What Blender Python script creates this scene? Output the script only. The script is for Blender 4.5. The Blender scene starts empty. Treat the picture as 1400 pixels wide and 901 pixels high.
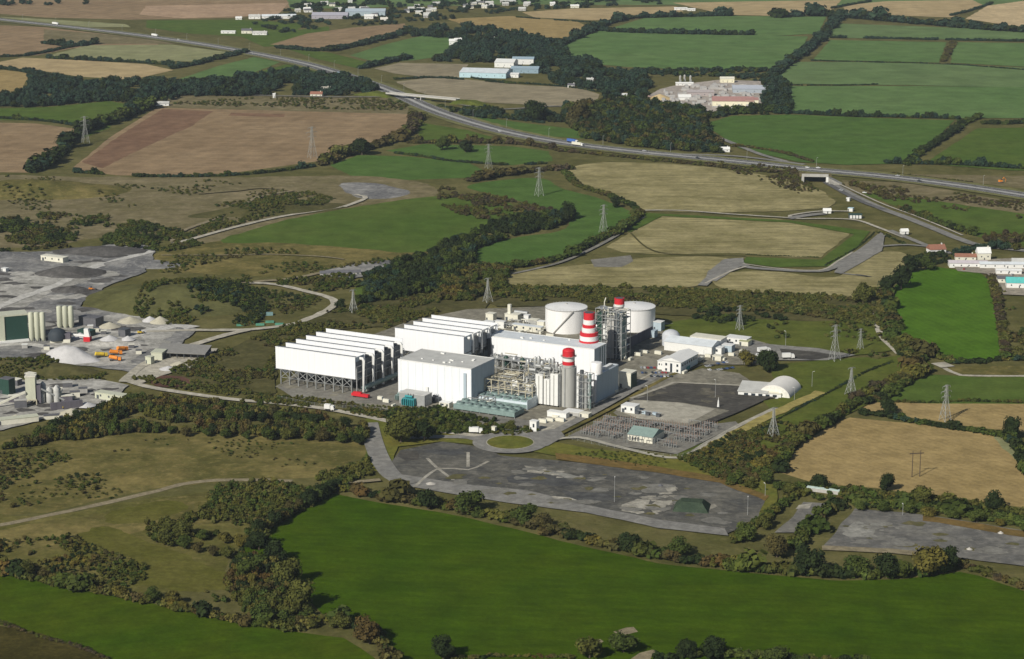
import bpy, bmesh, math, random
import numpy as np
from mathutils import Vector, noise as mnoise
RNG = random.Random(11)
NR = np.random.RandomState(5)
scene = bpy.context.scene
COL = scene.collection
rad = math.radians

# ------------------------------------------------------------------ camera model (photo pixels -> ground)
FPX = 3000.0; CXP = 700.0; CYP = 450.5; CAMH = 485.0; PITCH = math.atan(730.5/FPX)
cP, sP = math.cos(PITCH), math.sin(PITCH)
def G(px, py, z=0.0):
    dx = (px-CXP)/FPX; dy = (CYP-py)/FPX
    y = cP+dy*sP; zz = -sP+dy*cP; t = (z-CAMH)/zz
    return (dx*t, y*t)
def P(x, y, z=0.0):
    Z = z-CAMH; dep = y*cP-Z*sP; up = y*sP+Z*cP
    return (CXP+FPX*x/dep, CYP-FPX*up/dep)
def HG(px, py, pyt):
    x, y = G(px, py); lo, hi = 0.0, 200.0
    for _ in range(40):
        m = (lo+hi)/2
        if P(x, y, m)[1] > pyt: lo = m
        else: hi = m
    return lo

# ------------------------------------------------------------------ materials
MATS = {}
def newmat(name):
    m = bpy.data.materials.new(name); m.use_nodes = True
    nt = m.node_tree; b = nt.nodes['Principled BSDF']
    b.inputs['Specular IOR Level'].default_value = 0.25
    return m, nt, b
def noise(nt, vec, scale, detail=4, rough=0.6):
    n = nt.nodes.new('ShaderNodeTexNoise'); n.inputs['Scale'].default_value = scale
    n.inputs['Detail'].default_value = detail; n.inputs['Roughness'].default_value = rough
    nt.links.new(vec, n.inputs['Vector']); return n.outputs['Fac']
def ramp(nt, fac, a, b):
    r = nt.nodes.new('ShaderNodeMapRange'); r.inputs['From Min'].default_value = a; r.inputs['From Max'].default_value = b
    nt.links.new(fac, r.inputs['Value']); return r.outputs['Result']
def mix(nt, fac, c1, c2, mode='MIX'):
    m = nt.nodes.new('ShaderNodeMix'); m.data_type = 'RGBA'; m.blend_type = mode
    for sock, c in ((6, c1), (7, c2)):
        if isinstance(c, (tuple, list)): m.inputs[sock].default_value = (c[0], c[1], c[2], 1)
        else: nt.links.new(c, m.inputs[sock])
    if isinstance(fac, (int, float)): m.inputs[0].default_value = fac
    else: nt.links.new(fac, m.inputs[0])
    return m.outputs[2]
def mathn(nt, op, a, b=None):
    m = nt.nodes.new('ShaderNodeMath'); m.operation = op
    for i, v in enumerate((a, b)):
        if v is None: continue
        if isinstance(v, (int, float)): m.inputs[i].default_value = v
        else: nt.links.new(v, m.inputs[i])
    return m.outputs[0]
def worldpos(nt, rot=0.0, scl=(1, 1, 1)):
    g = nt.nodes.new('ShaderNodeNewGeometry'); mp = nt.nodes.new('ShaderNodeMapping')
    mp.inputs['Rotation'].default_value = (0, 0, rad(rot)); mp.inputs['Scale'].default_value = scl
    nt.links.new(g.outputs['Position'], mp.inputs['Vector']); return mp.outputs['Vector']
def mul(c, k): return tuple(x*k for x in c)
def ground_mat(name, c, c2=None, c3=None, rot=None, pitch=6.0, samt=0.025, big=0.012, bump=0.3, contrast=1.0, streak=0.0):
    """a natural ground cover: broad patches, medium mottling, fine grain, optional drill / mowing lines"""
    if name in MATS: return MATS[name]
    m, nt, b = newmat(name); b.inputs['Roughness'].default_value = 0.95; b.inputs['Specular IOR Level'].default_value = 0.0
    c2 = c2 or mul(c, 0.72); c3 = c3 or mul(c, 1.25)
    wp = worldpos(nt)
    off = NR.rand()*40
    n1 = ramp(nt, noise(nt, wp, big, 5, .62), 0.5-0.16/contrast, 0.5+0.16/contrast)
    n2 = ramp(nt, noise(nt, wp, big*5.3, 5, .65), 0.36, 0.66)
    n3 = ramp(nt, noise(nt, wp, 0.32, 4, .7), 0.3, 0.7)
    col = mix(nt, n1, c2, c3)
    col = mix(nt, 0.45, col, c)
    if streak:
        ws = worldpos(nt, rot or 0, (0.012, 0.16, 1)); ns = ramp(nt, noise(nt, ws, 1.0, 4, .6), .35, .68)
        col = mix(nt, mathn(nt, 'MULTIPLY', ns, streak), col, mul(c2, .8))
    if contrast > 1.25:
        n4 = ramp(nt, noise(nt, worldpos(nt, 0, (1, 1.0, 1)), big*2.6, 6, .7), .42, .60); col = mix(nt, mathn(nt, 'MULTIPLY', n4, .55), col, c2)
        n5 = ramp(nt, noise(nt, worldpos(nt, 0, (.9, 1.0, 1)), big*9, 5, .7), .52, .66); col = mix(nt, mathn(nt, 'MULTIPLY', n5, .5), col, c3)
    dark = mix(nt, n2, mul((1, 1, 1), 0.80), (1.14, 1.14, 1.14)); col = mix(nt, 1.0, col, dark, 'MULTIPLY')
    grain = mix(nt, n3, mul((1, 1, 1), 0.84), (1.16, 1.15, 1.12)); col = mix(nt, 1.0, col, grain, 'MULTIPLY')
    if rot is not None and samt:
        w = nt.nodes.new('ShaderNodeTexWave'); w.bands_direction = 'Y'; w.inputs['Scale'].default_value = 0.314/pitch
        w.inputs['Distortion'].default_value = 2.2; w.inputs['Detail'].default_value = 2; w.inputs['Detail Scale'].default_value = .25
        nt.links.new(worldpos(nt, rot), w.inputs['Vector'])
        s = mix(nt, w.outputs['Fac'], mul((1, 1, 1), 1-samt), mul((1, 1, 1), 1+samt)); col = mix(nt, 1.0, col, s, 'MULTIPLY')
    nt.links.new(col, b.inputs['Base Color'])
    if bump:
        bp = nt.nodes.new('ShaderNodeBump'); bp.inputs['Strength'].default_value = bump; bp.inputs['Distance'].default_value = 1.2
        nt.links.new(noise(nt, wp, 0.22, 5, .7), bp.inputs['Height']); nt.links.new(bp.outputs['Normal'], b.inputs['Normal'])
    MATS[name] = m; return m
def solid(name, c, rough=0.6, metal=0.0, dirt=0.12, scale=0.35, streaks=False, panel=0, pdir='X', spec=0.3):
    """painted / metal / concrete surface with weathering, optional panel joints"""
    if name in MATS: return MATS[name]
    m, nt, b = newmat(name); b.inputs['Roughness'].default_value = rough; b.inputs['Metallic'].default_value = metal
    b.inputs['Specular IOR Level'].default_value = spec
    tc = nt.nodes.new('ShaderNodeTexCoord'); mp = nt.nodes.new('ShaderNodeMapping'); nt.links.new(tc.outputs['Object'], mp.inputs['Vector'])
    if streaks: mp.inputs['Scale'].default_value = (1, 1, 0.12)
    v = mp.outputs['Vector']
    n1 = ramp(nt, noise(nt, v, scale, 5, .65), .35, .7)
    col = mix(nt, mathn(nt, 'MULTIPLY', n1, 1.0), mul(c, 1.0), mul(c, 1-dirt*1.6))
    if panel:
        w = nt.nodes.new('ShaderNodeTexWave'); w.bands_direction = pdir; w.inputs['Scale'].default_value = 0.314/panel
        nt.links.new(tc.outputs['Object'], w.inputs['Vector'])
        s = mathn(nt, 'GREATER_THAN', w.outputs['Fac'], 0.99); col = mix(nt, mathn(nt, 'MULTIPLY', s, .16), col, mul(c, .45))
    nt.links.new(col, b.inputs['Base Color'])
    MATS[name] = m; return m
def foliage(name='foliage'):
    if name in MATS: return MATS[name]
    m, nt, b = newmat(name); b.inputs['Roughness'].default_value = 0.9; b.inputs['Specular IOR Level'].default_value = 0.03
    a = nt.nodes.new('ShaderNodeAttribute'); a.attribute_name = 'tint'
    n = ramp(nt, noise(nt, worldpos(nt), 0.16, 3, .6), .3, .7)
    v = mix(nt, n, (0.72, 0.76, 0.8), (1.25, 1.18, 1.0)); col = mix(nt, 1.0, a.outputs['Color'], v, 'MULTIPLY')
    nt.links.new(col, b.inputs['Base Color']); MATS[name] = m; return m

# ------------------------------------------------------------------ tagging helpers
def tag(o, label=None, cat=None, group=None, kind=None):
    if label: o['label'] = label
    if cat: o['category'] = cat
    if group: o['group'] = group
    if kind: o['kind'] = kind
    return o
def empty(name, loc, rz=0.0, label=None, cat=None, group=None):
    o = bpy.data.objects.new(name, None); COL.objects.link(o); o.location = loc; o.rotation_euler = (0, 0, rz); o.empty_display_size = 2
    return tag(o, label, cat, group)
def kids(o): return [c for c in bpy.data.objects if c.parent == o]
KIDS = {}
def copy_tree(o, loc=None, rz=None, label=None, group=None, cache=True):
    ks = KIDS.get(o.name)
    if ks is None:
        ks = [(c, kids(c)) for c in kids(o)]; KIDS[o.name] = ks
    r = o.copy(); COL.objects.link(r)
    for c, gs in ks:
        d = c.copy(); COL.objects.link(d); d.parent = r
        for g in gs:
            e = g.copy(); COL.objects.link(e); e.parent = d
    if loc is not None: r.location = loc
    if rz is not None: r.rotation_euler = (0, 0, rz)
    if label: r['label'] = label
    if group: r['group'] = group
    return r

class MB:
    """collects simple shapes and links them as one mesh object"""
    def __init__(s): s.v = []; s.f = []
    def add(s, vs, fs):
        n = len(s.v); s.v += [tuple(p) for p in vs]; s.f += [tuple(i+n for i in f) for f in fs]; return s
    def box(s, x0, x1, y0, y1, z0, z1):
        return s.add([(x0,y0,z0),(x1,y0,z0),(x1,y1,z0),(x0,y1,z0),(x0,y0,z1),(x1,y0,z1),(x1,y1,z1),(x0,y1,z1)],
                     [(0,3,2,1),(4,5,6,7),(0,1,5,4),(1,2,6,5),(2,3,7,6),(3,0,4,7)])
    def cyl(s, x, y, z0, z1, r, r2=None, n=16, cap=True):
        r2 = r if r2 is None else r2; v = []
        for z, q in ((z0, r), (z1, r2)): v += [(x+q*math.cos(2*math.pi*i/n), y+q*math.sin(2*math.pi*i/n), z) for i in range(n)]
        f = [(i, (i+1) % n, n+(i+1) % n, n+i) for i in range(n)]
        if cap: f += [tuple(range(n-1, -1, -1)), tuple(range(n, 2*n))]
        return s.add(v, f)
    def lathe(s, x, y, prof, n=20):
        v = []; 
        for r, z in prof: v += [(x+r*math.cos(2*math.pi*i/n), y+r*math.sin(2*math.pi*i/n), z) for i in range(n)]
        f = []
        for k in range(len(prof)-1): f += [(k*n+i, k*n+(i+1) % n, (k+1)*n+(i+1) % n, (k+1)*n+i) for i in range(n)]
        f += [tuple(range(n-1, -1, -1)), tuple(range((len(prof)-1)*n, len(prof)*n))]
        return s.add(v, f)
    def tube(s, pts, r, n=6):
        pts = [Vector(p) for p in pts]; v = []; f = []
        for k, p in enumerate(pts):
            d = (pts[min(k+1, len(pts)-1)]-pts[max(k-1, 0)]).normalized()
            a = d.cross(Vector((0, 0, 1)));
            if a.length < 1e-3: a = Vector((1, 0, 0))
            a.normalize(); b = d.cross(a)
            for i in range(n):
                t = 2*math.pi*(i+.5)/n; v.append(p+a*(r*math.cos(t))+b*(r*math.sin(t)))
        for k in range(len(pts)-1): f += [(k*n+i, k*n+(i+1) % n, (k+1)*n+(i+1) % n, (k+1)*n+i) for i in range(n)]
        f += [tuple(range(n-1, -1, -1)), tuple(range((len(pts)-1)*n, len(pts)*n))]
        return s.add(v, f)
    def prism(s, poly, axis, a0, a1):
        """poly in the plane across `axis` extruded a0..a1: axis y -> (x,z); x -> (y,z); z -> (x,y)"""
        n = len(poly); v = []
        for a in (a0, a1):
            for p, q in poly: v.append({'y': (p, a, q), 'x': (a, p, q), 'z': (p, q, a)}[axis])
        f = [(i, (i+1) % n, n+(i+1) % n, n+i) for i in range(n)]+[tuple(range(n-1, -1, -1)), tuple(range(n, 2*n))]
        return s.add(v, f)
    def build(s, name, mat, parent=None, loc=None, rz=None, smooth=False):
        me = bpy.data.meshes.new(name); me.from_pydata(s.v, [], s.f)
        bm = bmesh.new(); bm.from_mesh(me); bmesh.ops.recalc_face_normals(bm, faces=bm.faces); bm.to_mesh(me); bm.free()
        me.materials.append(mat)
        if smooth:
            me.shade_smooth()
            try: me.set_sharp_from_angle(angle=rad(40))
            except Exception: pass
        o = bpy.data.objects.new(name, me); COL.objects.link(o)
        if parent: o.parent = parent
        if loc: o.location = loc
        if rz is not None: o.rotation_euler = (0, 0, rz)
        return o

# ------------------------------------------------------------------ ground sheets
SHEETS = []     # (poly, z, bbox)
MOUNDS = []
def inpoly(x, y, poly):
    c = False; n = len(poly); j = n-1
    for i in range(n):
        xi, yi = poly[i]; xj, yj = poly[j]
        if (yi > y) != (yj > y) and x < (xj-xi)*(y-yi)/(yj-yi)+xi: c = not c
        j = i
    return c
def gz(x, y):
    z = 0.0
    for poly, pz, bb in SHEETS:
        if bb[0] <= x <= bb[1] and bb[2] <= y <= bb[3] and pz > z and inpoly(x, y, poly): z = pz
    for f, bb in MOUNDS:
        if bb[0] <= x <= bb[1] and bb[2] <= y <= bb[3]: z = max(z, f(x, y))
    return z
def newz(poly):
    bb = (min(p[0] for p in poly), max(p[0] for p in poly), min(p[1] for p in poly), max(p[1] for p in poly))
    z = 0.0
    for _, pz, b in SHEETS:
        if b[0] < bb[1] and b[1] > bb[0] and b[2] < bb[3] and b[3] > bb[2]: z = max(z, pz)
    z += 0.035; SHEETS.append((poly, z, bb)); return z
def catmull(pts, step, closed=False):
    n = len(pts); out = []
    rng = range(n) if closed else range(n-1)
    for i in rng:
        if closed: p0, p1, p2, p3 = pts[i-1], pts[i], pts[(i+1) % n], pts[(i+2) % n]
        else: p0, p1, p2, p3 = pts[max(i-1, 0)], pts[i], pts[i+1], pts[min(i+2, n-1)]
        d = math.dist(p1, p2); k = max(1, int(d/step))
        for j in range(k):
            t = j/k; a = []
            for q in (0, 1):
                a.append(.5*((2*p1[q])+(-p0[q]+p2[q])*t+(2*p0[q]-5*p1[q]+4*p2[q]-p3[q])*t*t+(-p0[q]+3*p1[q]-3*p2[q]+p3[q])*t**3))
            out.append(tuple(a))
    if not closed: out.append(tuple(pts[-1]))
    return out
def roughen(poly, step, amp, smooth):
    if smooth: pts = catmull(poly, step, True)
    else:
        pts = []
        for i in range(len(poly)):
            a, b = poly[i], poly[(i+1) % len(poly)]; k = max(1, int(math.dist(a, b)/step))
            pts += [(a[0]+(b[0]-a[0])*j/k, a[1]+(b[1]-a[1])*j/k) for j in range(k)]
    if amp:
        o = []
        for x, y in pts:
            d1 = mnoise.noise(Vector((x*.03, y*.03, 3.1)))*amp+mnoise.noise(Vector((x*.14, y*.14, 7)))*amp*.6
            d2 = mnoise.noise(Vector((x*.03, y*.03, 13.1)))*amp+mnoise.noise(Vector((x*.14, y*.14, 17)))*amp*.6
            o.append((x+d1, y+d2))
        pts = o
    return pts
def sheet(name, px, mat, amp=1.0, smooth=False, step=9.0):
    poly = roughen([G(*p) for p in px], step, amp, smooth)
    return sheet_w(name, poly, mat)
def sheet_w(name, poly, mat):
    z = newz(poly)
    me = bpy.data.meshes.new(name); bm = bmesh.new()
    vs = [bm.verts.new((x, y, z)) for x, y in poly]; f = bm.faces.new(vs)
    if f.normal.z < 0 or True:
        bm.normal_update()
        if f.normal.z < 0: f.normal_flip()
    bmesh.ops.triangulate(bm, faces=[f]); bm.to_mesh(me); bm.free(); me.materials.append(mat)
    o = bpy.data.objects.new(name, me); COL.objects.link(o); o['kind'] = 'structure'; return o
def ribbon_pts(px, width, step=8.0, world=False):
    c = catmull(px if world else [G(*p) for p in px], step)
    L, R = [], []
    for i, p in enumerate(c):
        a = c[max(i-1, 0)]; b = c[min(i+1, len(c)-1)]; d = (b[0]-a[0], b[1]-a[1]); l = math.hypot(*d) or 1
        nx, ny = -d[1]/l, d[0]/l
        L.append((p[0]+nx*width/2, p[1]+ny*width/2)); R.append((p[0]-nx*width/2, p[1]-ny*width/2))
    return c, L, R
def road(name, px, width, mat, z=None, wob=0.0):
    c, L, R = ribbon_pts(px, width)
    if wob:
        j = lambda p, s: (p[0]+mnoise.noise(Vector((p[0]*.08, p[1]*.08, s)))*wob, p[1]+mnoise.noise(Vector((p[0]*.08, p[1]*.08, s+9)))*wob)
        L = [j(p, 1) for p in L]; R = [j(p, 5) for p in R]
    poly = L+R[::-1]
    if z is None: z = newz(poly)
    n = len(L); me = bpy.data.meshes.new(name)
    me.from_pydata([(x, y, z) for x, y in L+R], [], [(i, n+i, n+i+1, i+1) for i in range(n-1)]); me.materials.append(mat)
    o = bpy.data.objects.new(name, me); COL.objects.link(o); o['kind'] = 'structure'
    return z
def mound(name, cx, cy, rx, ry, h, mat, rot=0.0, rough=.2, n=44, px=True, p=1.6, seed=0):
    X, Y = G(cx, cy) if px else (cx, cy); ca, sa = math.cos(rad(rot)), math.sin(rad(rot))
    def f(x, y):
        dx, dy = x-X, y-Y; u = (dx*ca+dy*sa)/rx; v = (-dx*sa+dy*ca)/ry; r = math.hypot(u, v)
        r *= 1+.22*mnoise.noise(Vector((x*2/rx, y*2/rx, seed)))
        if r >= 1: return -0.5
        b = (math.cos(r*math.pi)*.5+.5)**(1/p)*h
        return b*(1+rough*mnoise.noise(Vector((x*5/rx, y*5/rx, seed+4))))-.05
    R = max(rx, ry)*1.3; MOUNDS.append((f, (X-R, X+R, Y-R, Y+R)))
    v = []; fs = []
    for i in range(n+1):
        for j in range(n+1):
            x = X+(i/n*2-1)*R; y = Y+(j/n*2-1)*R; v.append((x, y, f(x, y)))
    for i in range(n):
        for j in range(n):
            q = (i*(n+1)+j, (i+1)*(n+1)+j, (i+1)*(n+1)+j+1, i*(n+1)+j+1)
            if max(v[k][2] for k in q) > -.45: fs.append(q)
    me = bpy.data.meshes.new(name); me.from_pydata(v, [], fs); me.materials.append(mat); me.shade_smooth()
    o = bpy.data.objects.new(name, me); COL.objects.link(o); o['kind'] = 'structure'; return o

# ------------------------------------------------------------------ vegetation
def ico(sub):
    bm = bmesh.new(); bmesh.ops.create_icosphere(bm, subdivisions=sub, radius=1.0)
    v = np.array([x.co[:] for x in bm.verts]); f = np.array([[q.index for q in x.verts] for x in bm.faces]); bm.free(); return v, f
ICO1, ICO2 = ico(1), ico(2)
def crown(seed, lumps, leaves, leaf, aspect=1.0, spread=.55, core=.82):
    """unit crown (radius about 1, base at z=0): leafy lumps with gaps, plus rough inner cores"""
    r = np.random.RandomState(seed); V = []; T = []; Q = []; n = 0; S = []
    cs = []
    for k in range(lumps):
        a = r.rand()*6.283; d = spread*math.sqrt(r.rand()); z = .42+r.rand()*1.05*aspect*(1-.45*d)
        cs.append((d*math.cos(a), d*math.sin(a), z, .34+.24*r.rand()))
    cs.append((0, 0, .7*aspect, .52))
    for cx, cy, cz, R in cs:
        v = ICO1[0]*(1+.22*(r.rand(len(ICO1[0]), 1)-.5))*R*core+[cx, cy, cz]
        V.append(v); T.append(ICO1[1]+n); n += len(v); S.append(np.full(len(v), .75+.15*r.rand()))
    w = np.array([c[3]**2 for c in cs]); w /= w.sum()
    pick = r.choice(len(cs), leaves, p=w); C = np.array(cs)[pick]
    d = r.normal(size=(leaves, 3)); d[:, 2] = np.where(d[:, 2] < -.4, -d[:, 2], d[:, 2]); d /= np.linalg.norm(d, axis=1)[:, None]
    p = C[:, :3]+d*C[:, 3:4]*(.86+.34*r.rand(leaves, 1))
    nrm = d+.40*r.normal(size=(leaves, 3)); nrm /= np.linalg.norm(nrm, axis=1)[:, None]
    a = np.cross(nrm, r.normal(size=(leaves, 3))); a /= np.linalg.norm(a, axis=1)[:, None]; b = np.cross(nrm, a)
    s = leaf*(.6+.8*r.rand(leaves, 1))
    q = np.stack([p-a*s-b*s*.6, p+a*s*.7-b*s*.8, p+a*s+b*s*.7, p-a*s*.6+b*s], 1)
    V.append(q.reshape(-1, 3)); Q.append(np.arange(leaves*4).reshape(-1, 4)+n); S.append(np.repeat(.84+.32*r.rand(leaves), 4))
    return np.vstack(V), np.vstack(T), np.vstack(Q), np.concatenate(S)
def np_mesh(name, V, T, Q, tint, mat):
    me = bpy.data.meshes.new(name); me.vertices.add(len(V)); me.vertices.foreach_set('co', V.astype(np.float32).ravel())
    li = np.concatenate([T.ravel(), Q.ravel()]).astype(np.int32); me.loops.add(len(li)); me.loops.foreach_set('vertex_index', li)
    ls = np.concatenate([np.arange(len(T))*3, len(T)*3+np.arange(len(Q))*4]).astype(np.int32)
    me.polygons.add(len(ls)); me.polygons.foreach_set('loop_start', ls); me.update(calc_edges=True)
    at = me.color_attributes.new('tint', 'FLOAT_COLOR', 'POINT')
    c = np.ones((len(V), 4), np.float32); c[:, :3] = tint; at.data.foreach_set('color', c.ravel())
    me.materials.append(mat); return me
BUSH = [crown(100+i, 3, 62, .19, .7, .6) for i in range(5)]
SMALL = [crown(150+i, 3, 14, .34, .6, .6) for i in range(4)]
TREE = [crown(200+i, 7, 200, .125, 1.05, .6) for i in range(6)]
BIGT = [crown(300+i, 12, 1100, .068, 1.0, .64) for i in range(7)]
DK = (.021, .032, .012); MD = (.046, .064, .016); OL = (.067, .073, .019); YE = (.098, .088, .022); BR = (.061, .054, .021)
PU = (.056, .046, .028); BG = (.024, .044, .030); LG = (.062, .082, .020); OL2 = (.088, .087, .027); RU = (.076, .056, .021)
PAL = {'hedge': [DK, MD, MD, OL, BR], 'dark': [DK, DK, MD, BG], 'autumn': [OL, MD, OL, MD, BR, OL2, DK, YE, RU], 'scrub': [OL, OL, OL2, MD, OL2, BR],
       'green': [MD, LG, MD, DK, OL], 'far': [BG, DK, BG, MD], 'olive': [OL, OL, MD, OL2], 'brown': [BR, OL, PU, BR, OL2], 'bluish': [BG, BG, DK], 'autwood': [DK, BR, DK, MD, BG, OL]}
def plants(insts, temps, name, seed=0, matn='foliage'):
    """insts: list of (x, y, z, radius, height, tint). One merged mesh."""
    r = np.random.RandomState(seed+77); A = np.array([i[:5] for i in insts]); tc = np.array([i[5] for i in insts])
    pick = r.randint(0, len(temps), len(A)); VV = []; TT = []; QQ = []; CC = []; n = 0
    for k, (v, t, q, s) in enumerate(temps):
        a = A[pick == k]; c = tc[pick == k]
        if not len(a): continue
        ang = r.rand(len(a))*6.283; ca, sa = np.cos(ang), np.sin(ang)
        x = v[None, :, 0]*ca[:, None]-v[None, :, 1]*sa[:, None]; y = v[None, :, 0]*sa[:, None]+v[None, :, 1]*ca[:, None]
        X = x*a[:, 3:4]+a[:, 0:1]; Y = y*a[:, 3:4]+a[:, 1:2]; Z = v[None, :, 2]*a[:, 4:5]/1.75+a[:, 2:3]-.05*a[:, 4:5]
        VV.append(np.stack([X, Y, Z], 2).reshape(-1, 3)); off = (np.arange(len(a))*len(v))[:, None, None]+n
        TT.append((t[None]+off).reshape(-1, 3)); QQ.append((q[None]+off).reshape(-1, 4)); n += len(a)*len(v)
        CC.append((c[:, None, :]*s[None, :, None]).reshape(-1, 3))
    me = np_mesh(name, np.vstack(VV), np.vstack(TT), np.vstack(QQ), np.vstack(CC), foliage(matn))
    o = bpy.data.objects.new(name, me); COL.objects.link(o); return o
def jit(c, a=.17): k = 1+RNG.uniform(-a, a); return (c[0]*k*RNG.uniform(.9, 1.12), c[1]*k, c[2]*k*RNG.uniform(.85, 1.1))
def along(px, step, world=False):
    return catmull(px if world else [G(*p) for p in px], step)
def hedge(px, w, h, pal, label, step=None, gap=0.0, name='hedgerow', trees=0.0, th=2.1):
    """one hedgerow: shrubs grown together, gaps and taller bushes where the photo has them"""
    pts = along(px, step or max(1.6, w*.42)); ins = []; pl = PAL[pal]; s = RNG.random()*50
    for x, y in pts:
        nz = mnoise.noise(Vector((x*.02, y*.02, s)))
        if gap and nz < -.55+gap*1.1: continue
        t = int((mnoise.noise(Vector((x*.03, y*.03, s+9)))*.9+.5)*len(pl)+RNG.uniform(-.8, .8)) % len(pl)
        k = 1+.35*mnoise.noise(Vector((x*.06, y*.06, s+4)))+RNG.uniform(-.22, .22)
        if RNG.random() < trees: k *= RNG.uniform(1.3, th)
        for _ in range(2 if w > 5 else 1):
            ins.append((x+RNG.uniform(-.28, .28)*w, y+RNG.uniform(-.28, .28)*w, gz(x, y), w*.5*k*RNG.uniform(.8, 1.15), h*k, jit(pl[t])))
    if not ins: return None
    o = plants(ins, BUSH, name, seed=len(ins)); tag(o, label, 'hedge'); return o
def wbox(poly): return (min(p[0] for p in poly), max(p[0] for p in poly), min(p[1] for p in poly), max(p[1] for p in poly))
def scatter(name, px, spacing, r, h, pal, label, thr=-.2, temps=None, freq=.02, cat='wood', cap=9000, rvar=.35):
    poly = [G(*p) for p in px]; bb = wbox(poly); ins = []; pl = PAL[pal]; s = RNG.random()*50
    nx = int((bb[1]-bb[0])/spacing)+1; ny = int((bb[3]-bb[2])/spacing)+1
    for i in range(nx):
        for j in range(ny):
            x = bb[0]+(i+RNG.random())*spacing; y = bb[2]+(j+RNG.random())*spacing
            if not inpoly(x, y, poly): continue
            if mnoise.noise(Vector((x*freq, y*freq, s)))+.35*mnoise.noise(Vector((x*freq*4, y*freq*4, s))) < thr: continue
            t = int((mnoise.noise(Vector((x*.025, y*.025, s+9)))*.9+.5)*len(pl)+RNG.uniform(-1, 1)) % len(pl)
            k = 1+RNG.uniform(-rvar, rvar)+.25*mnoise.noise(Vector((x*.05, y*.05, s+2)))
            ins.append((x, y, gz(x, y), r*k, h*k*RNG.uniform(.85, 1.2), jit(pl[t])))
    if not ins: return None
    if len(ins) > cap: RNG.shuffle(ins); ins = ins[:cap]
    o = plants(ins, temps or BUSH, name, seed=len(ins)); tag(o, label, cat, kind='stuff'); return o
TREE_PROTO = {}
def tree_proto(kind, var):
    """crown + tapered trunk with limbs, crown radius 1, height about 1.9, scaled per tree"""
    k = (kind, var)
    if k in TREE_PROTO: return TREE_PROTO[k]
    base = {'green': MD, 'dark': DK, 'olive': OL, 'yellow': YE, 'brown': BR, 'rust': RU, 'light': LG}[kind]
    v, t, q, s = BIGT[var % len(BIGT)]; v = v.copy(); v[:, 2] = v[:, 2]*.92+.05
    rr = np.random.RandomState(var+9); tint = np.array(base)[None]*s[:, None]*(1+.16*np.sin(v[:, 0:1]*4+var)+.1*np.cos(v[:, 1:2]*5))
    cm = np_mesh('crown', v, t, q, np.clip(tint, 0, 1), foliage())
    b = MB(); b.tube([(0, 0, -.05), (.02, .01, .35), (0, .02, .75), (.03, 0, 1.1)], .075, 7)
    for a in range(4):
        an = a*1.6+var; b.tube([(0, 0, .42+.08*a), (.25*math.cos(an), .25*math.sin(an), .75+.08*a), (.45*math.cos(an), .45*math.sin(an), 1.05)], .03, 5)
    o = b.build('trunk', solid('bark', (.11, .085, .06), .9, dirt=.3)); tm = o.data; bpy.data.objects.remove(o)
    TREE_PROTO[k] = (cm, tm); return TREE_PROTO[k]
NTREE = [0]
def tree(x, y, rad_, h, kind, label, group=None, name='tree'):
    cm, tm = tree_proto(kind, RNG.randrange(7)); NTREE[0] += 1
    e = empty(name, (x, y, gz(x, y)), RNG.random()*6.28, label, 'tree', group); e.scale = (rad_, rad_, h/1.75)
    c = bpy.data.objects.new('crown', cm); COL.objects.link(c); c.parent = e
    t = bpy.data.objects.new('trunk', tm); COL.objects.link(t); t.parent = e
    return e
def tree_px(px, py, wpx, hpx, kind, label, group=None, name='tree'):
    """tree whose foot is at (px,py) in the photo, width and height read in photo pixels"""
    x, y = G(px, py); sc = FPX/(y*cP+CAMH*sP)
    return tree(x, y, wpx/2/sc, hpx/sc/.98, kind, label, group, name)
def tree_row(px, spacing, r, h, kinds, label, group, jitter=1.5, skip=0.0):
    for x, y in along(px, spacing):
        if RNG.random() < skip: continue
        k = RNG.uniform(.72, 1.25)
        tree(x+RNG.uniform(-1, 1)*jitter, y+RNG.uniform(-1, 1)*jitter, r*k, h*k*RNG.uniform(.9, 1.1), RNG.choice(kinds), label, group)
# ================================================================== GROUND
gm_base = ground_mat('rough_ground', (.112, .104, .038), (.072, .074, .022), (.165, .145, .060), big=.009, contrast=1.3)
b = MB(); b.add([(-9000, -400, 0), (9000, -400, 0), (9000, 14000, 0), (-9000, 14000, 0)], [(0, 1, 2, 3)])
g = b.build('ground', gm_base); g['kind'] = 'structure'

M_FG = ground_mat('grass_near', (.045, .086, .003), (.034, .071, .0025), (.068, .095, .005), rot=18, pitch=9, samt=.04, big=.008, contrast=1.1, streak=.55)
M_FG2 = ground_mat('grass_near_left', (.046, .084, .003), (.035, .071, .0025), (.070, .082, .006), rot=-20, pitch=9, samt=.04, big=.012)
M_GR = ground_mat('grass_bright', (.064, .140, .011), (.055, .124, .010), (.082, .148, .018), rot=70, pitch=8, samt=.05, big=.006, contrast=.8, streak=.2)
M_GM = ground_mat('grass_mid', (.074, .122, .022), (.060, .104, .018), (.102, .128, .030), big=.007, streak=.3, rot=5, samt=.03)
M_GF = ground_mat('grass_far_hazed', (.098, .172, .054), (.086, .153, .047), (.122, .180, .066), rot=40, pitch=14, samt=.06, big=.004, contrast=.9, streak=.2)  # distance haze put into the colour as extra blue
M_GF2 = ground_mat('grass_far_pale_hazed', (.112, .178, .066), (.098, .158, .056), (.140, .186, .080), rot=0, pitch=14, samt=.05, big=.003, streak=.2)  # paler far green, blue of the haze put into it too
M_OG = ground_mat('grass_olive', (.088, .112, .020), (.068, .098, .016), (.130, .130, .032), big=.010, streak=.35, rot=20, samt=.03)
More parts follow.
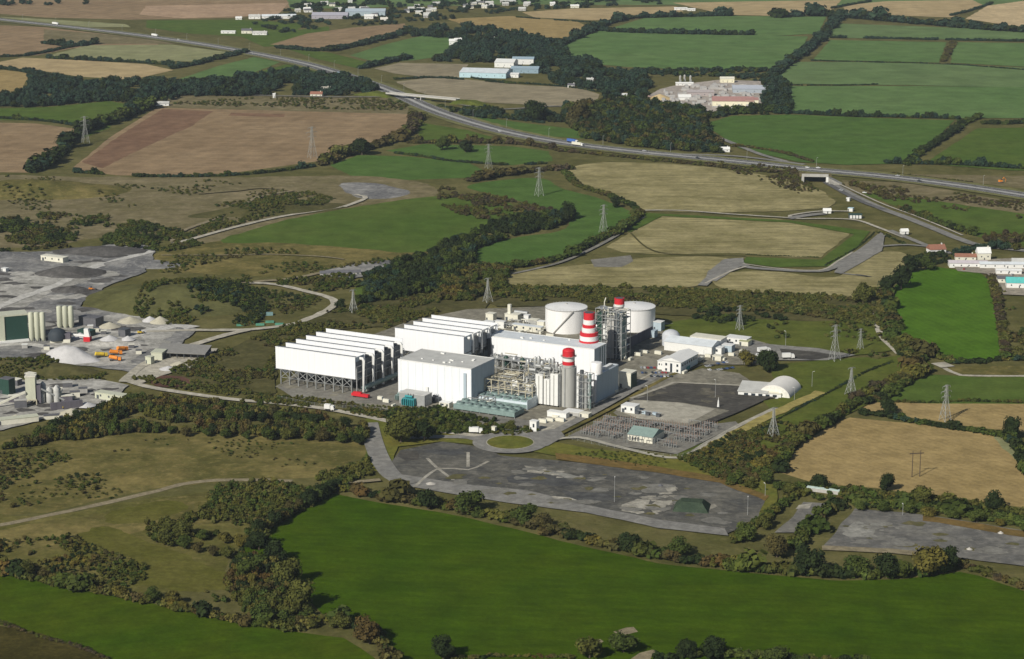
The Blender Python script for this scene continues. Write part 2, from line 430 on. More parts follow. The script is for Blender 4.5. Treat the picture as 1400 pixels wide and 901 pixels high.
M_OL = ground_mat('rough_pasture', (.155, .130, .040), (.070, .072, .022), (.250, .200, .080), big=.016, contrast=1.7, streak=.2, rot=8, samt=0)
M_TAN = ground_mat('stubble', (.310, .230, .098), (.265, .198, .084), (.365, .272, .128), rot=52, pitch=7, samt=.04, big=.010, streak=.35)
M_TAN2 = ground_mat('stubble_pale', (.390, .300, .160), (.340, .262, .140), (.440, .345, .195), rot=20, pitch=9, samt=.03, big=.005, streak=.3)
M_BRN = ground_mat('ploughed', (.275, .196, .112), (.215, .150, .086), (.325, .240, .145), rot=-72, pitch=26, samt=.035, big=.006, streak=.55)
M_BRD = ground_mat('ploughed_dark', (.200, .120, .075), (.160, .095, .060), (.240, .155, .095), rot=-72, pitch=26, samt=.04, big=.01, streak=.5)
M_SG = ground_mat('stubble_green', (.240, .245, .125), (.200, .210, .100), (.285, .280, .155), rot=15, pitch=9, samt=.05, big=.006, streak=.3)
M_OCH = ground_mat('dry_grass', (.290, .248, .118), (.160, .148, .062), (.430, .375, .200), big=.014, contrast=1.24, streak=.6, rot=3, samt=.03)
M_SAND = ground_mat('sandy_scrub', (.190, .155, .082), (.120, .108, .050), (.270, .225, .140), big=.012, contrast=1.3, streak=.5, rot=4, samt=.03)
M_LAWN = ground_mat('verge_grass', (.120, .130, .026), (.085, .108, .020), (.175, .145, .036), big=.02, contrast=1.2)
M_YARDD = ground_mat('worn_tarmac', (.088, .090, .090), (.062, .064, .066), (.125, .124, .116), big=.03, contrast=1.8, bump=.05, streak=.5, rot=27)
M_OLV = ground_mat('grass_dull', (.104, .102, .022), (.078, .082, .015), (.150, .134, .040), big=.02, streak=.3, rot=15)
M_BRF = ground_mat('far_ploughed', (.265, .228, .150), (.215, .185, .120), (.315, .272, .185), rot=-50, pitch=20, samt=.03, big=.006, streak=.4)
M_GR2 = ground_mat('grass_bluish', (.070, .132, .028), (.060, .116, .024), (.090, .142, .038), rot=60, pitch=8, samt=.03, big=.007, contrast=.9, streak=.3)
M_RUST = ground_mat('autumn_weeds', (.160, .100, .035), (.110, .085, .030), (.210, .140, .050), big=.03, contrast=1.3)
M_YARD = ground_mat('old_tarmac', (.112, .110, .098), (.066, .067, .066), (.200, .188, .155), big=.024, contrast=1.8, bump=.05, streak=.4, rot=27)
M_YARDL = ground_mat('broken_concrete', (.330, .310, .260), (.200, .190, .160), (.450, .430, .370), big=.04, contrast=1.6, bump=.05)
M_GRAV = ground_mat('grey_gravel', (.190, .182, .160), (.150, .145, .130), (.240, .230, .200), big=.03, contrast=1.2, bump=.3)
M_CONC = ground_mat('pale_concrete', (.360, .340, .280), (.310, .290, .240), (.400, .380, .320), big=.02, bump=.03)
M_ASPH = ground_mat('asphalt', (.118, .118, .117), (.095, .095, .095), (.14, .138, .134), big=.02, bump=.03)
M_ASPD = ground_mat('dark_asphalt', (.080, .076, .068), (.058, .056, .052), (.120, .112, .096), big=.02, contrast=1.5, bump=.03, streak=.5, rot=28, samt=.05)
M_ROAD = ground_mat('worn_road', (.210, .205, .190), (.170, .168, .158), (.250, .242, .220), big=.03, bump=.03)
M_TRACK = ground_mat('gravel_track', (.400, .375, .310), (.320, .300, .245), (.470, .440, .370), big=.04, contrast=1.3, bump=.1)
M_DIRT = ground_mat('dirt_track', (.230, .195, .125), (.180, .155, .100), (.290, .250, .170), big=.04, contrast=1.3, bump=.1)
M_QUA = ground_mat('quarry_floor', (.205, .205, .200), (.110, .112, .118), (.380, .368, .340), big=.022, contrast=2.0, bump=.3, streak=.4, rot=30)
M_TRK2 = ground_mat('quarry_track', (.46, .45, .42), (.38, .37, .34), (.54, .53, .50), big=.05)
M_QUAL = ground_mat('quarry_dust', (.360, .350, .320), (.200, .195, .175), (.520, .505, .465), big=.03, contrast=1.8, bump=.2)
M_QUAD = ground_mat('dark_spoil', (.100, .096, .092), (.065, .062, .060), (.150, .145, .138), big=.03, contrast=1.4, bump=.6)
M_CPARK = ground_mat('compound_floor', (.215, .203, .160), (.130, .122, .096), (.310, .290, .235), big=.03, contrast=1.3, bump=.05)
M_SCRB = ground_mat('scrub_floor', (.085, .080, .030), (.055, .056, .020), (.120, .105, .045), big=.02, contrast=1.3)

# ---- far country, back to front
S = sheet
S('far_field', [(-900,-60),(300,-90),(2300,-60),(2300,4),(1200,8),(700,6),(420,12),(-700,14)], M_GF2, 8)
S('far_stubble', [(-60,-14),(390,-6),(398,14),(330,24),(180,27),(60,24),(-60,14)], M_BRN, 3)
S('far_stubble', [(200,8),(395,4),(380,20),(250,25),(190,20)], ground_mat('stubble_pink', (.37,.26,.17), rot=10), 3)
S('far_stubble', [(-60,20),(60,26),(170,33),(180,37),(120,37),(40,30),(-60,24)], M_SG, 3)
S('far_stubble', [(-60,32),(60,37),(120,44),(220,56),(215,62),(100,66),(50,76),(-60,80)], M_BRN, 3)
S('far_stubble', [(60,40),(200,52),(240,60),(120,60),(60,56)], M_SAND, 3)
S('far_stubble', [(62,77),(120,62),(235,61),(318,72),(270,84),(190,84),(120,78)], M_SG, 2)
S('far_stubble', [(-40,92),(30,79),(100,82),(200,88),(238,96),(180,109),(110,105),(50,96)], M_TAN2, 2)
S('far_stubble', [(-60,97),(8,96),(40,101),(30,122),(18,132),(-60,134)], M_TAN, 2)
S('far_pasture', [(42,110),(90,108),(92,118),(50,120)], M_SG, 2)
S('far_pasture', [(215,118),(300,90),(356,76),(384,85),(330,106),(262,122),(225,124)], M_GF, 2)
S('far_pasture', [(340,102),(392,88),(440,95),(425,112),(362,113)], M_GM, 2)
S('far_pasture', [(200,28),(330,27),(420,32),(400,44),(330,50),(260,46),(200,38)], M_GM, 3)
S('far_pasture', [(330,50),(450,36),(450,44),(400,62),(360,64)], M_GM, 3)
S('far_stubble', [(-60,166),(50,169),(102,176),(84,208),(40,236),(-60,235)], M_BRN, 2)
S('far_pasture', [(-60,150),(70,146),(150,138),(184,145),(150,160),(108,172),(50,165),(-60,163)], M_GM, 2)
S('far_pasture', [(108,172),(160,160),(150,175),(110,190)], M_GM, 2)
S('ploughed_field', [(98,231),(150,188),(215,147),(330,150),(560,156),(551,178),(520,198),(470,212),(430,221),(300,239),(160,240)], M_BRN, 1.5)
S('ploughed_strip', [(112,222),(160,188),(222,149),(292,152),(262,172),(190,205),(140,230)], M_BRD, 3)
S('ploughed_strip', [(316,154),(390,156),(388,160),(312,158)], M_BRD, 2)
S('roadside_bank', [(210,130),(360,131),(535,134),(560,146),(556,156),(330,150),(222,147)], M_SAND, 2)
S('far_stubble', [(370,61),(420,46),(480,38),(553,32),(558,42),(500,60),(445,69),(400,63)], M_BRN, 2)
S('far_pasture', [(478,76),(530,60),(590,46),(640,52),(620,75),(570,82),(520,86)], M_GF, 2)
S('far_pasture', [(390,66),(450,72),(520,90),(490,94),(430,80)], M_GM, 2)
S('far_stubble', [(512,94),(545,86),(640,88),(632,107),(590,107),(540,101)], M_BRF, 2)
S('far_stubble', [(540,112),(600,105),(720,117),(790,120),(820,129),(815,139),(760,146),(700,142),(620,138),(570,126)], M_BRF, 2)
S('far_stubble', [(610,26),(700,22),(790,30),(806,38),(780,53),(742,52),(700,46),(640,36)], M_TAN, 2)
S('far_stubble', [(714,17),(780,12),(925,9),(935,16),(870,26),(810,28),(730,24)], M_TAN2, 2)
S('far_stubble', [(920,4),(1150,0),(1135,18),(1060,22),(990,20)], M_TAN2, 3)
S('far_stubble', [(1150,8),(1210,2),(1330,0),(1345,8),(1300,24),(1240,22),(1160,18)], M_TAN2, 3)
S('far_stubble', [(1350,8),(1410,0),(1480,0),(1480,40),(1400,38),(1320,26)], ground_mat('stubble_bright', (.46,.36,.21), rot=60), 3)
S('far_pasture', [(838,38),(880,25),(1000,22),(1130,23),(1118,46),(1050,50),(1000,46),(860,41)], M_GF, 2)
S('far_pasture', [(758,66),(820,42),(1000,48),(1105,50),(1085,86),(1055,94),(960,96),(860,92),(790,86)], M_GF, 2)
S('far_pasture', [(1135,32),(1250,36),(1480,46),(1480,54),(1300,54),(1130,52)], M_GF2, 2)
S('far_pasture', [(1112,82),(1135,55),(1294,58),(1284,86),(1200,84)], M_GF, 2)
S('far_pasture', [(1304,58),(1480,60),(1480,96),(1300,86)], M_GF, 2)
S('far_pasture', [(1060,98),(1092,85),(1200,85),(1480,96),(1480,122),(1250,117),(1075,115)], M_GF2, 2)
S('far_pasture', [(1062,118),(1250,118),(1480,121),(1480,162),(1290,162),(1150,158),(1080,154)], M_GF, 2)
S('far_pasture', [(962,170),(1000,159),(1080,157),(1200,162),(1304,165),(1266,205),(1236,224),(1160,226),(1090,222),(1010,203)], M_GR2, 2)
S('far_pasture', [(1264,224),(1300,200),(1336,176),(1480,174),(1480,234),(1380,234)], M_GM, 2)
S('roadside_field', [(1240,238),(1480,242),(1480,262),(1400,258),(1280,244)], M_SAND, 3)
S('far_pasture', [(640,158),(700,166),(800,178),(810,190),(740,186),(660,168)], M_GR2, 2)
S('far_pasture', [(560,165),(640,178),(700,195),(640,196),(580,194)], M_GM, 2)
S('far_pasture', [(450,226),(490,212),(560,214),(640,222),(662,234),(640,243),(560,246),(480,240)], M_GR2, 2)
S('far_pasture', [(528,206),(580,197),(700,200),(750,207),(756,220),(700,226),(620,219),(560,212)], M_GR2, 2)
# ---- middle country
S('sandy_ground', [(-40,246),(120,242),(300,243),(470,240),(560,246),(600,262),(560,280),(470,288),(300,330),(180,322),(60,335),(-40,330)], M_SAND, 8, True)
S('grey_spoil', [(470,250),(520,252),(560,262),(540,270),(500,272),(470,262)], M_QUA, 5, True)
S('rough_pasture', [(220,345),(330,328),(480,338),(600,345),(560,372),(440,380),(300,375),(200,368)], M_OL, 6, True)
S('green_pasture', [(300,331),(380,304),(460,288),(560,272),(640,268),(700,280),(690,300),(620,335),(560,345),(470,338),(380,332)], M_GM, 5, True)
S('winding_pasture', [(640,256),(680,247),(740,244),(770,258),(820,272),(862,290),(852,308),(810,330),(770,352),(700,364),(648,358),(648,344),(700,326),(765,316),(780,300),(776,290),(740,282),(690,270)], M_GR2, 3, True)
S('rough_pasture', [(-40,700),(60,706),(200,684),(300,670),(420,664),(400,700),(340,730),(300,790),(200,815),(60,792),(-40,776)], ground_mat('rough_pasture_olive', (.120,.110,.032), (.080,.082,.020), (.175,.150,.055), big=.02, contrast=1.5), 6)
S('green_patch', [(486,394),(560,388),(640,392),(600,410),(500,410)], M_GM, 4, True)
S('dry_grassland', [(776,234),(810,224),(900,224),(1000,233),(1090,250),(1130,266),(1130,284),(1000,291),(885,288),(846,274),(796,252)], M_OCH, 4, True)
S('dry_grassland', [(830,338),(870,312),(904,294),(1060,299),(1120,308),(1167,316),(1122,352),(1080,352),(1010,346),(900,348),(850,345)], M_OCH, 2)
S('drain_verge', [(872,291),(905,293),(1080,302),(1190,317),(1172,338),(1140,365),(1060,366),(1015,360),(1020,352),(1122,356),(1168,321),(1080,305),(905,296),(862,318),(854,316)], M_GM, 1)
S('dry_grassland', [(690,376),(760,366),(830,360),(900,352),(1000,356),(960,390),(900,394),(780,392),(700,390)], M_OCH, 3, True)
S('dry_grassland', [(982,376),(1060,372),(1140,380),(1180,350),(1230,345),(1240,360),(1212,392),(1170,408),(1080,404),(990,396)], M_OCH, 3, True)
S('gravel_pad', [(808,356),(862,350),(866,358),(850,366),(812,366)], M_GRAV, 1)
S('pasture_slope', [(1170,258),(1240,262),(1320,276),(1480,300),(1480,345),(1390,335),(1330,322),(1250,292)], M_GM, 3, True)
S('roadside_slope', [(1150,246),(1240,250),(1340,268),(1480,290),(1480,305),(1330,282),(1230,268),(1160,262)], M_SAND, 4)
S('paddock_field', [(1222,428),(1224,392),(1246,372),(1280,366),(1340,374),(1352,384),(1362,440),(1368,492),(1300,494),(1264,478),(1232,462)], M_GR, 2)
S('lower_pasture', [(1190,552),(1230,528),(1276,512),(1330,516),(1480,516),(1480,552)], M_GM, 2)
S('verge', [(1290,500),(1480,500),(1480,514),(1310,512)], M_OL, 2)
S('stubble_strip', [(1170,560),(1196,550),(1300,552),(1480,552),(1480,596),(1400,592),(1320,582),(1240,570)], M_TAN, 1.5)
S('stubble_field', [(1066,646),(1096,606),(1130,584),(1162,571),(1260,580),(1372,594),(1392,622),(1420,660),(1480,700),(1400,694),(1300,680),(1200,668),(1120,662)], M_TAN, 1.5)
S('green_headland', [(1356,594),(1376,598),(1400,626),(1408,646),(1380,622)], M_SG, 3)
S('corridor_grass', [(920,624),(1000,590),(1050,565),(1130,530),(1200,492),(1262,482),(1276,506),(1226,530),(1180,556),(1130,584),(1080,620),(1020,664),(960,648)], M_OG, 2)
S('corridor_grass', [(1052,500),(1120,494),(1184,490),(1206,494),(1130,532),(1054,566),(1044,550),(1066,546)], M_OG, 2)
S('rough_meadow', [(890,445),(1000,432),(1100,436),(1200,440),(1220,480),(1140,492),(1060,484),(960,462)], M_OG, 4)
S('brown_scrubland', [(640,400),(760,396),(900,398),(1060,404),(1200,412),(1220,440),(1100,440),(1000,436),(900,430),(760,420),(680,420)], M_SCRB, 4)
S('scrub_slope', [(220,520),(330,470),(480,420),(560,400),(680,400),(660,430),(560,445),(450,452),(376,480),(376,540),(300,530)], M_SCRB, 4)
# ---- near-left rough ground
S('rough_grassland', [(-40,610),(90,590),(220,580),(380,588),(500,596),(500,625),(440,652),(330,656),(200,670),(60,700),(-40,706)], M_OL, 5)
S('rough_grassland', [(-40,730),(120,706),(260,676),(380,664),(440,680),(360,712),(220,720),(120,745),(-40,760)], M_OL, 5)
S('olive_lawn', [(90,744),(150,722),(210,742),(262,766),(308,782),(322,804),(280,810),(200,800),(130,776)], M_OLV, 7, True, 4)
S('upper_lawn', [(150,700),(240,684),(260,694),(200,712),(150,716)], M_OLV, 7, True, 4)  # lawn patch in the same dull grass as the olive lawn
# ---- foreground fields
S('foreground_field', [(322,760),(338,738),(382,710),(448,674),(520,688),(600,700),(700,722),(800,748),(900,770),(950,776),(1050,786),(1150,794),(1240,792),(1310,782),(1340,788),(1420,816),(1500,850),(1500,960),(545,960),(540,905),(500,862),(440,840),(400,800)], M_FG, 1.5)
S('foreground_meadow', [(-60,770),(0,780),(60,797),(190,822),(330,852),(400,864),(470,872),(512,900),(530,940),(130,940),(140,900),(60,872),(-20,848),(-60,835)], M_FG2, 2)
S('meadow_corner', [(-60,850),(20,858),(70,872),(150,900),(160,960),(-60,960)], ground_mat('rank_growth', (.052,.045,.012), (.034,.032,.008), (.085,.072,.02), big=.04, contrast=1.5), 3)
S('bare_patch', [(842,864),(856,858),(868,858),(874,863),(860,867),(850,869)], M_DIRT, 3.5, True, 4)
S('bare_patch', [(862,900),(876,893),(890,888),(894,890),(888,900),(880,908),(866,908)], M_DIRT, 3, True, 4)
S('bare_patch', [(814,877),(824,874),(828,877),(820,881)], M_DIRT, 2, True, 4)

# ---- the big disused yard and its neighbours
S('verge_strip', [(500,560),(760,606),(800,614),(925,626),(1010,640),(1060,665),(1064,700),(1030,716),(986,660),(900,646),(780,628),(690,612),(600,605),(545,612),(530,650),(500,640)], M_LAWN, 2)
S('old_yard', [(524,648),(548,617),(604,605),(662,613),(684,624),(760,631),(900,646),(985,661),(1046,686),(1034,714),(990,733),(900,722),(800,700),(700,686),(600,668),(556,664)], M_YARD, 1.2)
S('yard_apron', [(524,646),(560,652),(640,664),(720,672),(800,692),(900,712),(990,724),(996,734),(900,724),(800,702),(700,690),(600,674),(540,662)], M_ROAD, 1)
def patches(name, px, n, r0, r1, mat, amp=4):
    poly = [G(*p) for p in px]; bx0 = (min(p[0] for p in poly), max(p[0] for p in poly), min(p[1] for p in poly), max(p[1] for p in poly)); k = 0; t = 0
    while k < n and t < 4000:
        t += 1; x = RNG.uniform(bx0[0], bx0[1]); y = RNG.uniform(bx0[2], bx0[3])
        if not inpoly(x, y, poly): continue
        r = RNG.uniform(r0, r1); a0 = RNG.random()*6; m = 9
        pts = [(x+r*RNG.uniform(.45, 1.2)*math.cos(a0+i*6.283/m)*1.5, y+r*RNG.uniform(.45, 1.2)*math.sin(a0+i*6.283/m)) for i in range(m)]
        sheet_w(name, roughen(pts, 2.0, amp*.4, True), mat); k += 1
S('broken_concrete_pad', [(884,666),(922,667),(929,673),(904,678),(880,673)], M_YARDL, 7)
S('broken_concrete_pad', [(850,692),(872,684),(890,686),(878,696),(846,699)], M_YARDL, 7)
S('broken_concrete_pad', [(884,694),(900,686),(920,690),(908,700),(890,703)], M_YARDL, 7)
S('concrete_patch', [(716,638),(744,642),(738,650),(720,648)], M_YARDL, 3)
S('concrete_patch', [(742,643),(802,654),(796,658),(740,650)], ground_mat('worn_patch', (.24,.235,.21), contrast=1.8, big=.05), 4)
S('concrete_patch', [(752,680),(800,683),(796,687),(756,684)], M_YARDL, 1.5)
S('concrete_patch', [(950,700),(975,690),(980,694),(958,704)], M_YARDL, 1.5)
road('yard_marking', [(566,668),(600,642),(640,644),(668,632)], 2.5, M_YARDL)
road('yard_marking', [(584,628),(596,640),(620,658)], 2.5, M_YARDL)
road('yard_marking', [(640,620),(640,640)], 2.5, M_YARDL)
S('dark_patch', [(547,619),(570,618),(572,630),(556,632),(545,626)], M_ASPD, 1, True)
S('dark_patch', [(580,618),(632,616),(636,622),(600,625)], M_YARDD, 5, True)
S('dark_patch', [(690,654),(760,652),(800,664),(770,668),(720,664)], M_YARDD, 9, True)
S('dark_patch', [(760,672),(820,674),(850,684),(800,688),(770,680)], M_YARDD, 9, True)
M_YARD2 = ground_mat('old_tarmac_pale', (.165, .160, .145), (.105, .104, .100), (.24, .23, .20), big=.024, contrast=1.8, bump=.05, streak=.4, rot=27)
S('old_yard', [(1058,730),(1084,708),(1098,688),(1132,690),(1110,712),(1090,730)], M_YARD2, 1)
S('concrete_patch', [(1092,692),(1110,690),(1106,697),(1088,698)], M_YARDL, 1.5)
S('old_yard', [(1124,750),(1148,722),(1168,697),(1230,702),(1300,711),(1400,727),(1500,745),(1500,800),(1400,776),(1340,768),(1290,762),(1220,756)], M_YARD2, 1.5)
S('broken_concrete_pad', [(1168,716),(1200,722),(1196,732),(1160,738),(1150,732)], ground_mat('worn_patch', (.24,.235,.21)), 3)
S('yard_apron', [(1124,748),(1220,752),(1300,760),(1300,766),(1220,758),(1124,754)], M_DIRT, 1)

# ---- country outside the frame on either side, seen only from a step aside
for i, (py0, py1, mt) in enumerate([(2,40,M_TAN2),(44,84,M_GF),(90,150,M_GF2),(156,230,M_GR),(300,400,M_GM),(408,500,M_TAN),(520,600,M_GR),(612,700,M_TAN),(812,960,M_FG)]):
    S('outer_field', [(1500+i*6, py0), (1760+i*8, py0+6), (1780, py1+6), (1510, py1)], mt, 3)
    S('outer_field', [(1770+i*8, py0+8), (2100, py0+14), (2120, py1+10), (1800, py1+7)], [M_GM, M_BRN, M_GR, M_OL][i % 4], 3)
for i, (py0, py1, mt) in enumerate([(20,70,M_BRN),(78,150,M_GM),(160,240,M_BRN),(250,340,M_OL),(350,470,M_GR),(480,590,M_OG),(600,740,M_TAN),(760,960,M_FG2)]):
    S('outer_field', [(-70, py0), (-340, py0-4), (-360, py1-2), (-80, py1)], mt, 3)
    S('outer_field', [(-360, py0-4), (-700, py0-6), (-720, py1), (-380, py1-4)], [M_GR, M_TAN, M_GM, M_OL][i % 4], 3)
# ---- compound of the power station
S('compound', [(376,530),(480,470),(560,440),(640,424),(760,420),(900,440),(1000,458),(1060,474),(1040,500),(960,500),(905,520),(735,594),(640,580),(520,560),(420,548)], M_CPARK, 1)
S('gravel_yard', [(380,532),(470,500),(560,510),(560,556),(470,552),(400,545)], M_GRAV, 1.5)
S('pale_yard', [(560,556),(640,580),(720,590),(740,580),(700,572),(640,560)], M_GRAV, 1)
S('car_park', [(862,500),(884,488),(908,498),(940,520),(905,528),(870,520)], M_CPARK, 1)
S('tarmac_pad', [(1010,470),(1050,472),(1120,478),(1170,487),(1130,494),(1060,494),(1020,490)], M_ROAD, 1.5)
S('dark_tarmac_pad', [(1066,478),(1110,482),(1150,488),(1110,494),(1070,490)], M_ASPD, 1.5)
S('contractors_yard', [(905,520),(960,505),(1010,512),(1062,545),(1040,548),(940,586),(850,574),(838,566)], M_CPARK, 1)
S('dark_tarmac_pad', [(862,548),(900,534),(934,524),(1012,530),(1048,542),(1000,563),(930,552)], M_ASPD, 1)
S('pale_concrete_pad', [(842,562),(866,549),(925,552),(978,561),(940,581),(872,574)], M_CONC, 1)
S('switchyard_gravel', [(777,598),(806,584),(832,571),(900,578),(935,586),(1006,578),(1010,582),(966,604),(925,623),(850,612)], M_GRAV, .6)
S('gravel_yard', [(735,576),(765,567),(792,574),(770,589),(738,592),(722,588)], M_CONC, .8)
S('green_strip', [(920,470),(1000,462),(1010,440),(960,440),(900,446)], M_OG, 1)

# ---- quarry floor, left
S('quarry_floor', [(-60,345),(40,346),(110,342),(170,332),(215,340),(200,372),(140,395),(110,420),(170,430),(240,445),(268,452),(240,480),(180,510),(100,500),(20,500),(-60,520)], M_QUA, 5)
S('quarry_dust', [(-60,400),(20,380),(90,372),(130,380),(70,402),(20,425),(-60,430)], M_QUAL, 6, True)
S('quarry_dust', [(100,440),(180,432),(240,446),(210,475),(160,500),(90,500),(60,480)], M_QUAL, 4, True)
S('quarry_yard', [(-60,515),(60,520),(130,518),(176,528),(160,548),(100,560),(60,575),(0,590),(-60,600)], M_QUAL, 3)
S('red_earth_patch', [(205,516),(250,517),(262,527),(214,530)], ground_mat('red_earth', (.11,.06,.045)), 2, True)
S('quarry_yard', [(168,520),(200,496),(250,480),(296,478),(280,500),(230,512),(186,528)], M_TRACK, 2)

patches('concrete_patch', [(846,700),(880,682),(925,664),(930,672),(925,694),(896,706)], 22, 1.5, 5, M_YARDL)
patches('weedy_patch', [(560,640),(640,628),(760,636),(900,650),(1020,685),(990,730),(850,706),(700,682),(600,666)], 26, 1.5, 5, ground_mat('yard_weeds', (.120,.108,.055), (.08,.08,.035), (.17,.15,.08), big=.06, contrast=1.5))
patches('weedy_patch', [(1140,742),(1168,702),(1260,708),(1390,728),(1400,772),(1300,760)], 16, 1.5, 5, ground_mat('yard_weeds', (.120,.108,.055)))
patches('concrete_patch', [(716,636),(800,652),(800,660),(740,652)], 8, 1.2, 3.5, M_YARDL)
patches('worn_patch', [(560,640),(640,630),(760,640),(900,655),(1010,690),(980,722),(850,700),(700,676),(600,664)], 26, 3, 9, ground_mat('worn_patch_grey', (.19,.185,.165), contrast=1.6, big=.05))
patches('worn_patch', [(1140,740),(1168,704),(1260,710),(1390,730),(1400,770),(1300,758)], 22, 2, 8, ground_mat('worn_patch_grey', (.19,.185,.165)))
patches('concrete_patch', [(1150,735),(1170,712),(1210,720),(1200,736)], 8, 1.5, 5, ground_mat('worn_patch', (.24,.235,.21)))
patches('dirt_patch', [(860,545),(930,528),(1040,542),(1000,560),(930,550)], 12, 2, 6, ground_mat('worn_patch_brown', (.13,.12,.095), contrast=1.6, big=.05))
patches('quarry_patch', [(0,360),(60,380),(180,340),(200,360),(100,420),(180,432),(240,450),(180,500),(60,500),(0,440)], 46, 4, 14, M_QUAD)
patches('quarry_patch', [(0,360),(60,380),(180,340),(200,360),(100,420),(180,432),(240,450),(180,500),(60,500),(0,440)], 40, 4, 12, M_QUAL)
patches('quarry_patch', [(0,530),(120,525),(170,530),(100,556),(0,585)], 22, 2, 7, M_QUAD)
patches('muddy_patch', [(380,532),(470,500),(620,540),(720,580),(640,580),(480,556)], 20, 2, 6, M_CPARK)
patches('worn_patch', [(850,520),(905,500),(940,510),(900,540),(850,560)], 14, 1.5, 5, M_GRAV)

S('rusty_weeds', [(1262,708),(1300,712),(1400,728),(1500,744),(1500,752),(1400,737),(1300,720),(1262,714)], M_RUST, 3)
S('rusty_weeds', [(760,621),(820,628),(900,640),(985,655),(1050,680),(1046,688),(985,662),(900,648),(820,638),(760,630)], M_RUST, 2.5)
# ================================================================== ROADS
# dual carriageway
MW = [(-400,-22),(-160,2),(-60,18),(0,27),(100,38),(200,50),(300,65),(400,84),(450,97),(500,113),(545,130),(590,150),(640,167),(700,183),(770,196),(850,206),(950,216),(1050,226),(1100,232),(1200,241),(1300,253),(1400,268),(1520,288),(1700,322),(1900,366)]
road('motorway_verge', MW, 56, ground_mat('verge_far', (.150,.150,.062)), wob=4)
MZ = road('motorway', MW, 34, M_ASPH)
mc, ml, mr = ribbon_pts(MW, 1)
def offset_px(d):
    c, L, R = ribbon_pts(MW, 2*abs(d)); return L if d > 0 else R
def line(name, d, w, mat, z):
    o = offset_px(d); return road(name, o[::1], w, mat, z) if False else road_w(name, o, w, mat, z)
def road_w(name, pts, w, mat, z):
    c, L, R = ribbon_pts(pts, w, 12, world=True); n = len(L)
    me = bpy.data.meshes.new(name); me.from_pydata([(x, y, z) for x, y in L+R], [], [(i, n+i, n+i+1, i+1) for i in range(n-1)]); me.materials.append(mat)
    o = bpy.data.objects.new(name, me); COL.objects.link(o); o['kind'] = 'structure'; return o
WHT = solid('road_paint', (.75, .75, .72), .7)
road_w('median', [(p[0], p[1]) for p in mc], 5.5, solid('barrier_concrete', (.38,.375,.35), .8), MZ+.04)
for d in (3.6, -3.6, 14.6, -14.6): road_w('edge_line', offset_px(d), .45, WHT, MZ+.045)
for d in (7.3, 11, -7.3, -11):
    o = offset_px(d); vs = []; fs = []
    for i in range(0, len(o)-1, 2):
        a, b2 = o[i], o[i+1]; dx, dy = b2[0]-a[0], b2[1]-a[1]; l = math.hypot(dx, dy) or 1; nx, ny = -dy/l*.12, dx/l*.12; k = len(vs)
        vs += [(a[0]+nx, a[1]+ny, MZ+.045), (a[0]-nx, a[1]-ny, MZ+.045), (b2[0]-nx, b2[1]-ny, MZ+.045), (b2[0]+nx, b2[1]+ny, MZ+.045)]; fs.append((k, k+1, k+2, k+3))
    me = bpy.data.meshes.new('lane_line'); me.from_pydata(vs, [], fs); me.materials.append(WHT)
    q = bpy.data.objects.new('lane_line', me); COL.objects.link(q); q['kind'] = 'structure'
road('slip_road', [(880,212),(940,212),(1000,214),(1040,218),(1100,226)], 9, M_ROAD)
road('slip_road', [(985,190),(1010,200),(1040,212),(1075,222)], 9, M_ROAD)
# access roads
road('access_road', [(1140,254),(1170,270),(1205,286),(1240,299),(1280,315),(1312,328),(1350,338),(1480,352)], 12, M_ROAD)
road('cycle_path', [(1146,252),(1176,266),(1212,282),(1248,295),(1290,312),(1316,323)], 3, M_TRACK)
road('access_road', [(1128,250),(1160,268),(1186,280),(1210,288)], 8, M_ASPH)
road('estate_road', [(1236,326),(1200,312),(1170,302),(1130,300),(1090,300),(1080,296),(1120,290),(1160,290)], 5, M_TRACK)
road('estate_road', [(1078,300),(1100,296),(1128,293)], 12, M_ROAD)
road('estate_road', [(870,289),(930,289),(1000,294),(1078,299)], 5, M_TRACK)
road('estate_road', [(1300,348),(1270,338),(1240,326),(1216,316)], 8, M_ROAD)
road('estate_road', [(960,392),(978,376),(1004,358),(1020,366),(1060,370),(1110,372),(1136,368),(1180,343),(1206,322)], 10, M_ROAD)
S('road_junction', [(968,372),(990,356),(1016,354),(1018,364),(1000,372),(980,386),(964,384)], M_ROAD, 1)
S('road_junction', [(1140,374),(1160,352),(1192,336),(1204,318),(1210,318),(1206,344),(1176,362),(1150,376)], M_ROAD, 1)
road('kerb_path', [(1016,362),(1060,368),(1120,371),(1146,358),(1166,346)], 2.6, M_TRACK)
road('estate_road', [(964,389),(1000,372),(1020,366)], 3, M_TRACK)
road('estate_road', [(1150,375),(1190,380),(1170,377)], 4, M_ROAD)
road('estate_road', [(1204,338),(1240,336),(1280,340)], 6, M_ROAD)
road('farm_track', [(700,376),(760,362),(800,346),(840,325),(866,306),(880,298)], 5, M_GRAV)
road('farm_track', [(862,320),(900,346),(1000,350),(1020,352)], 2.5, M_SCRB)
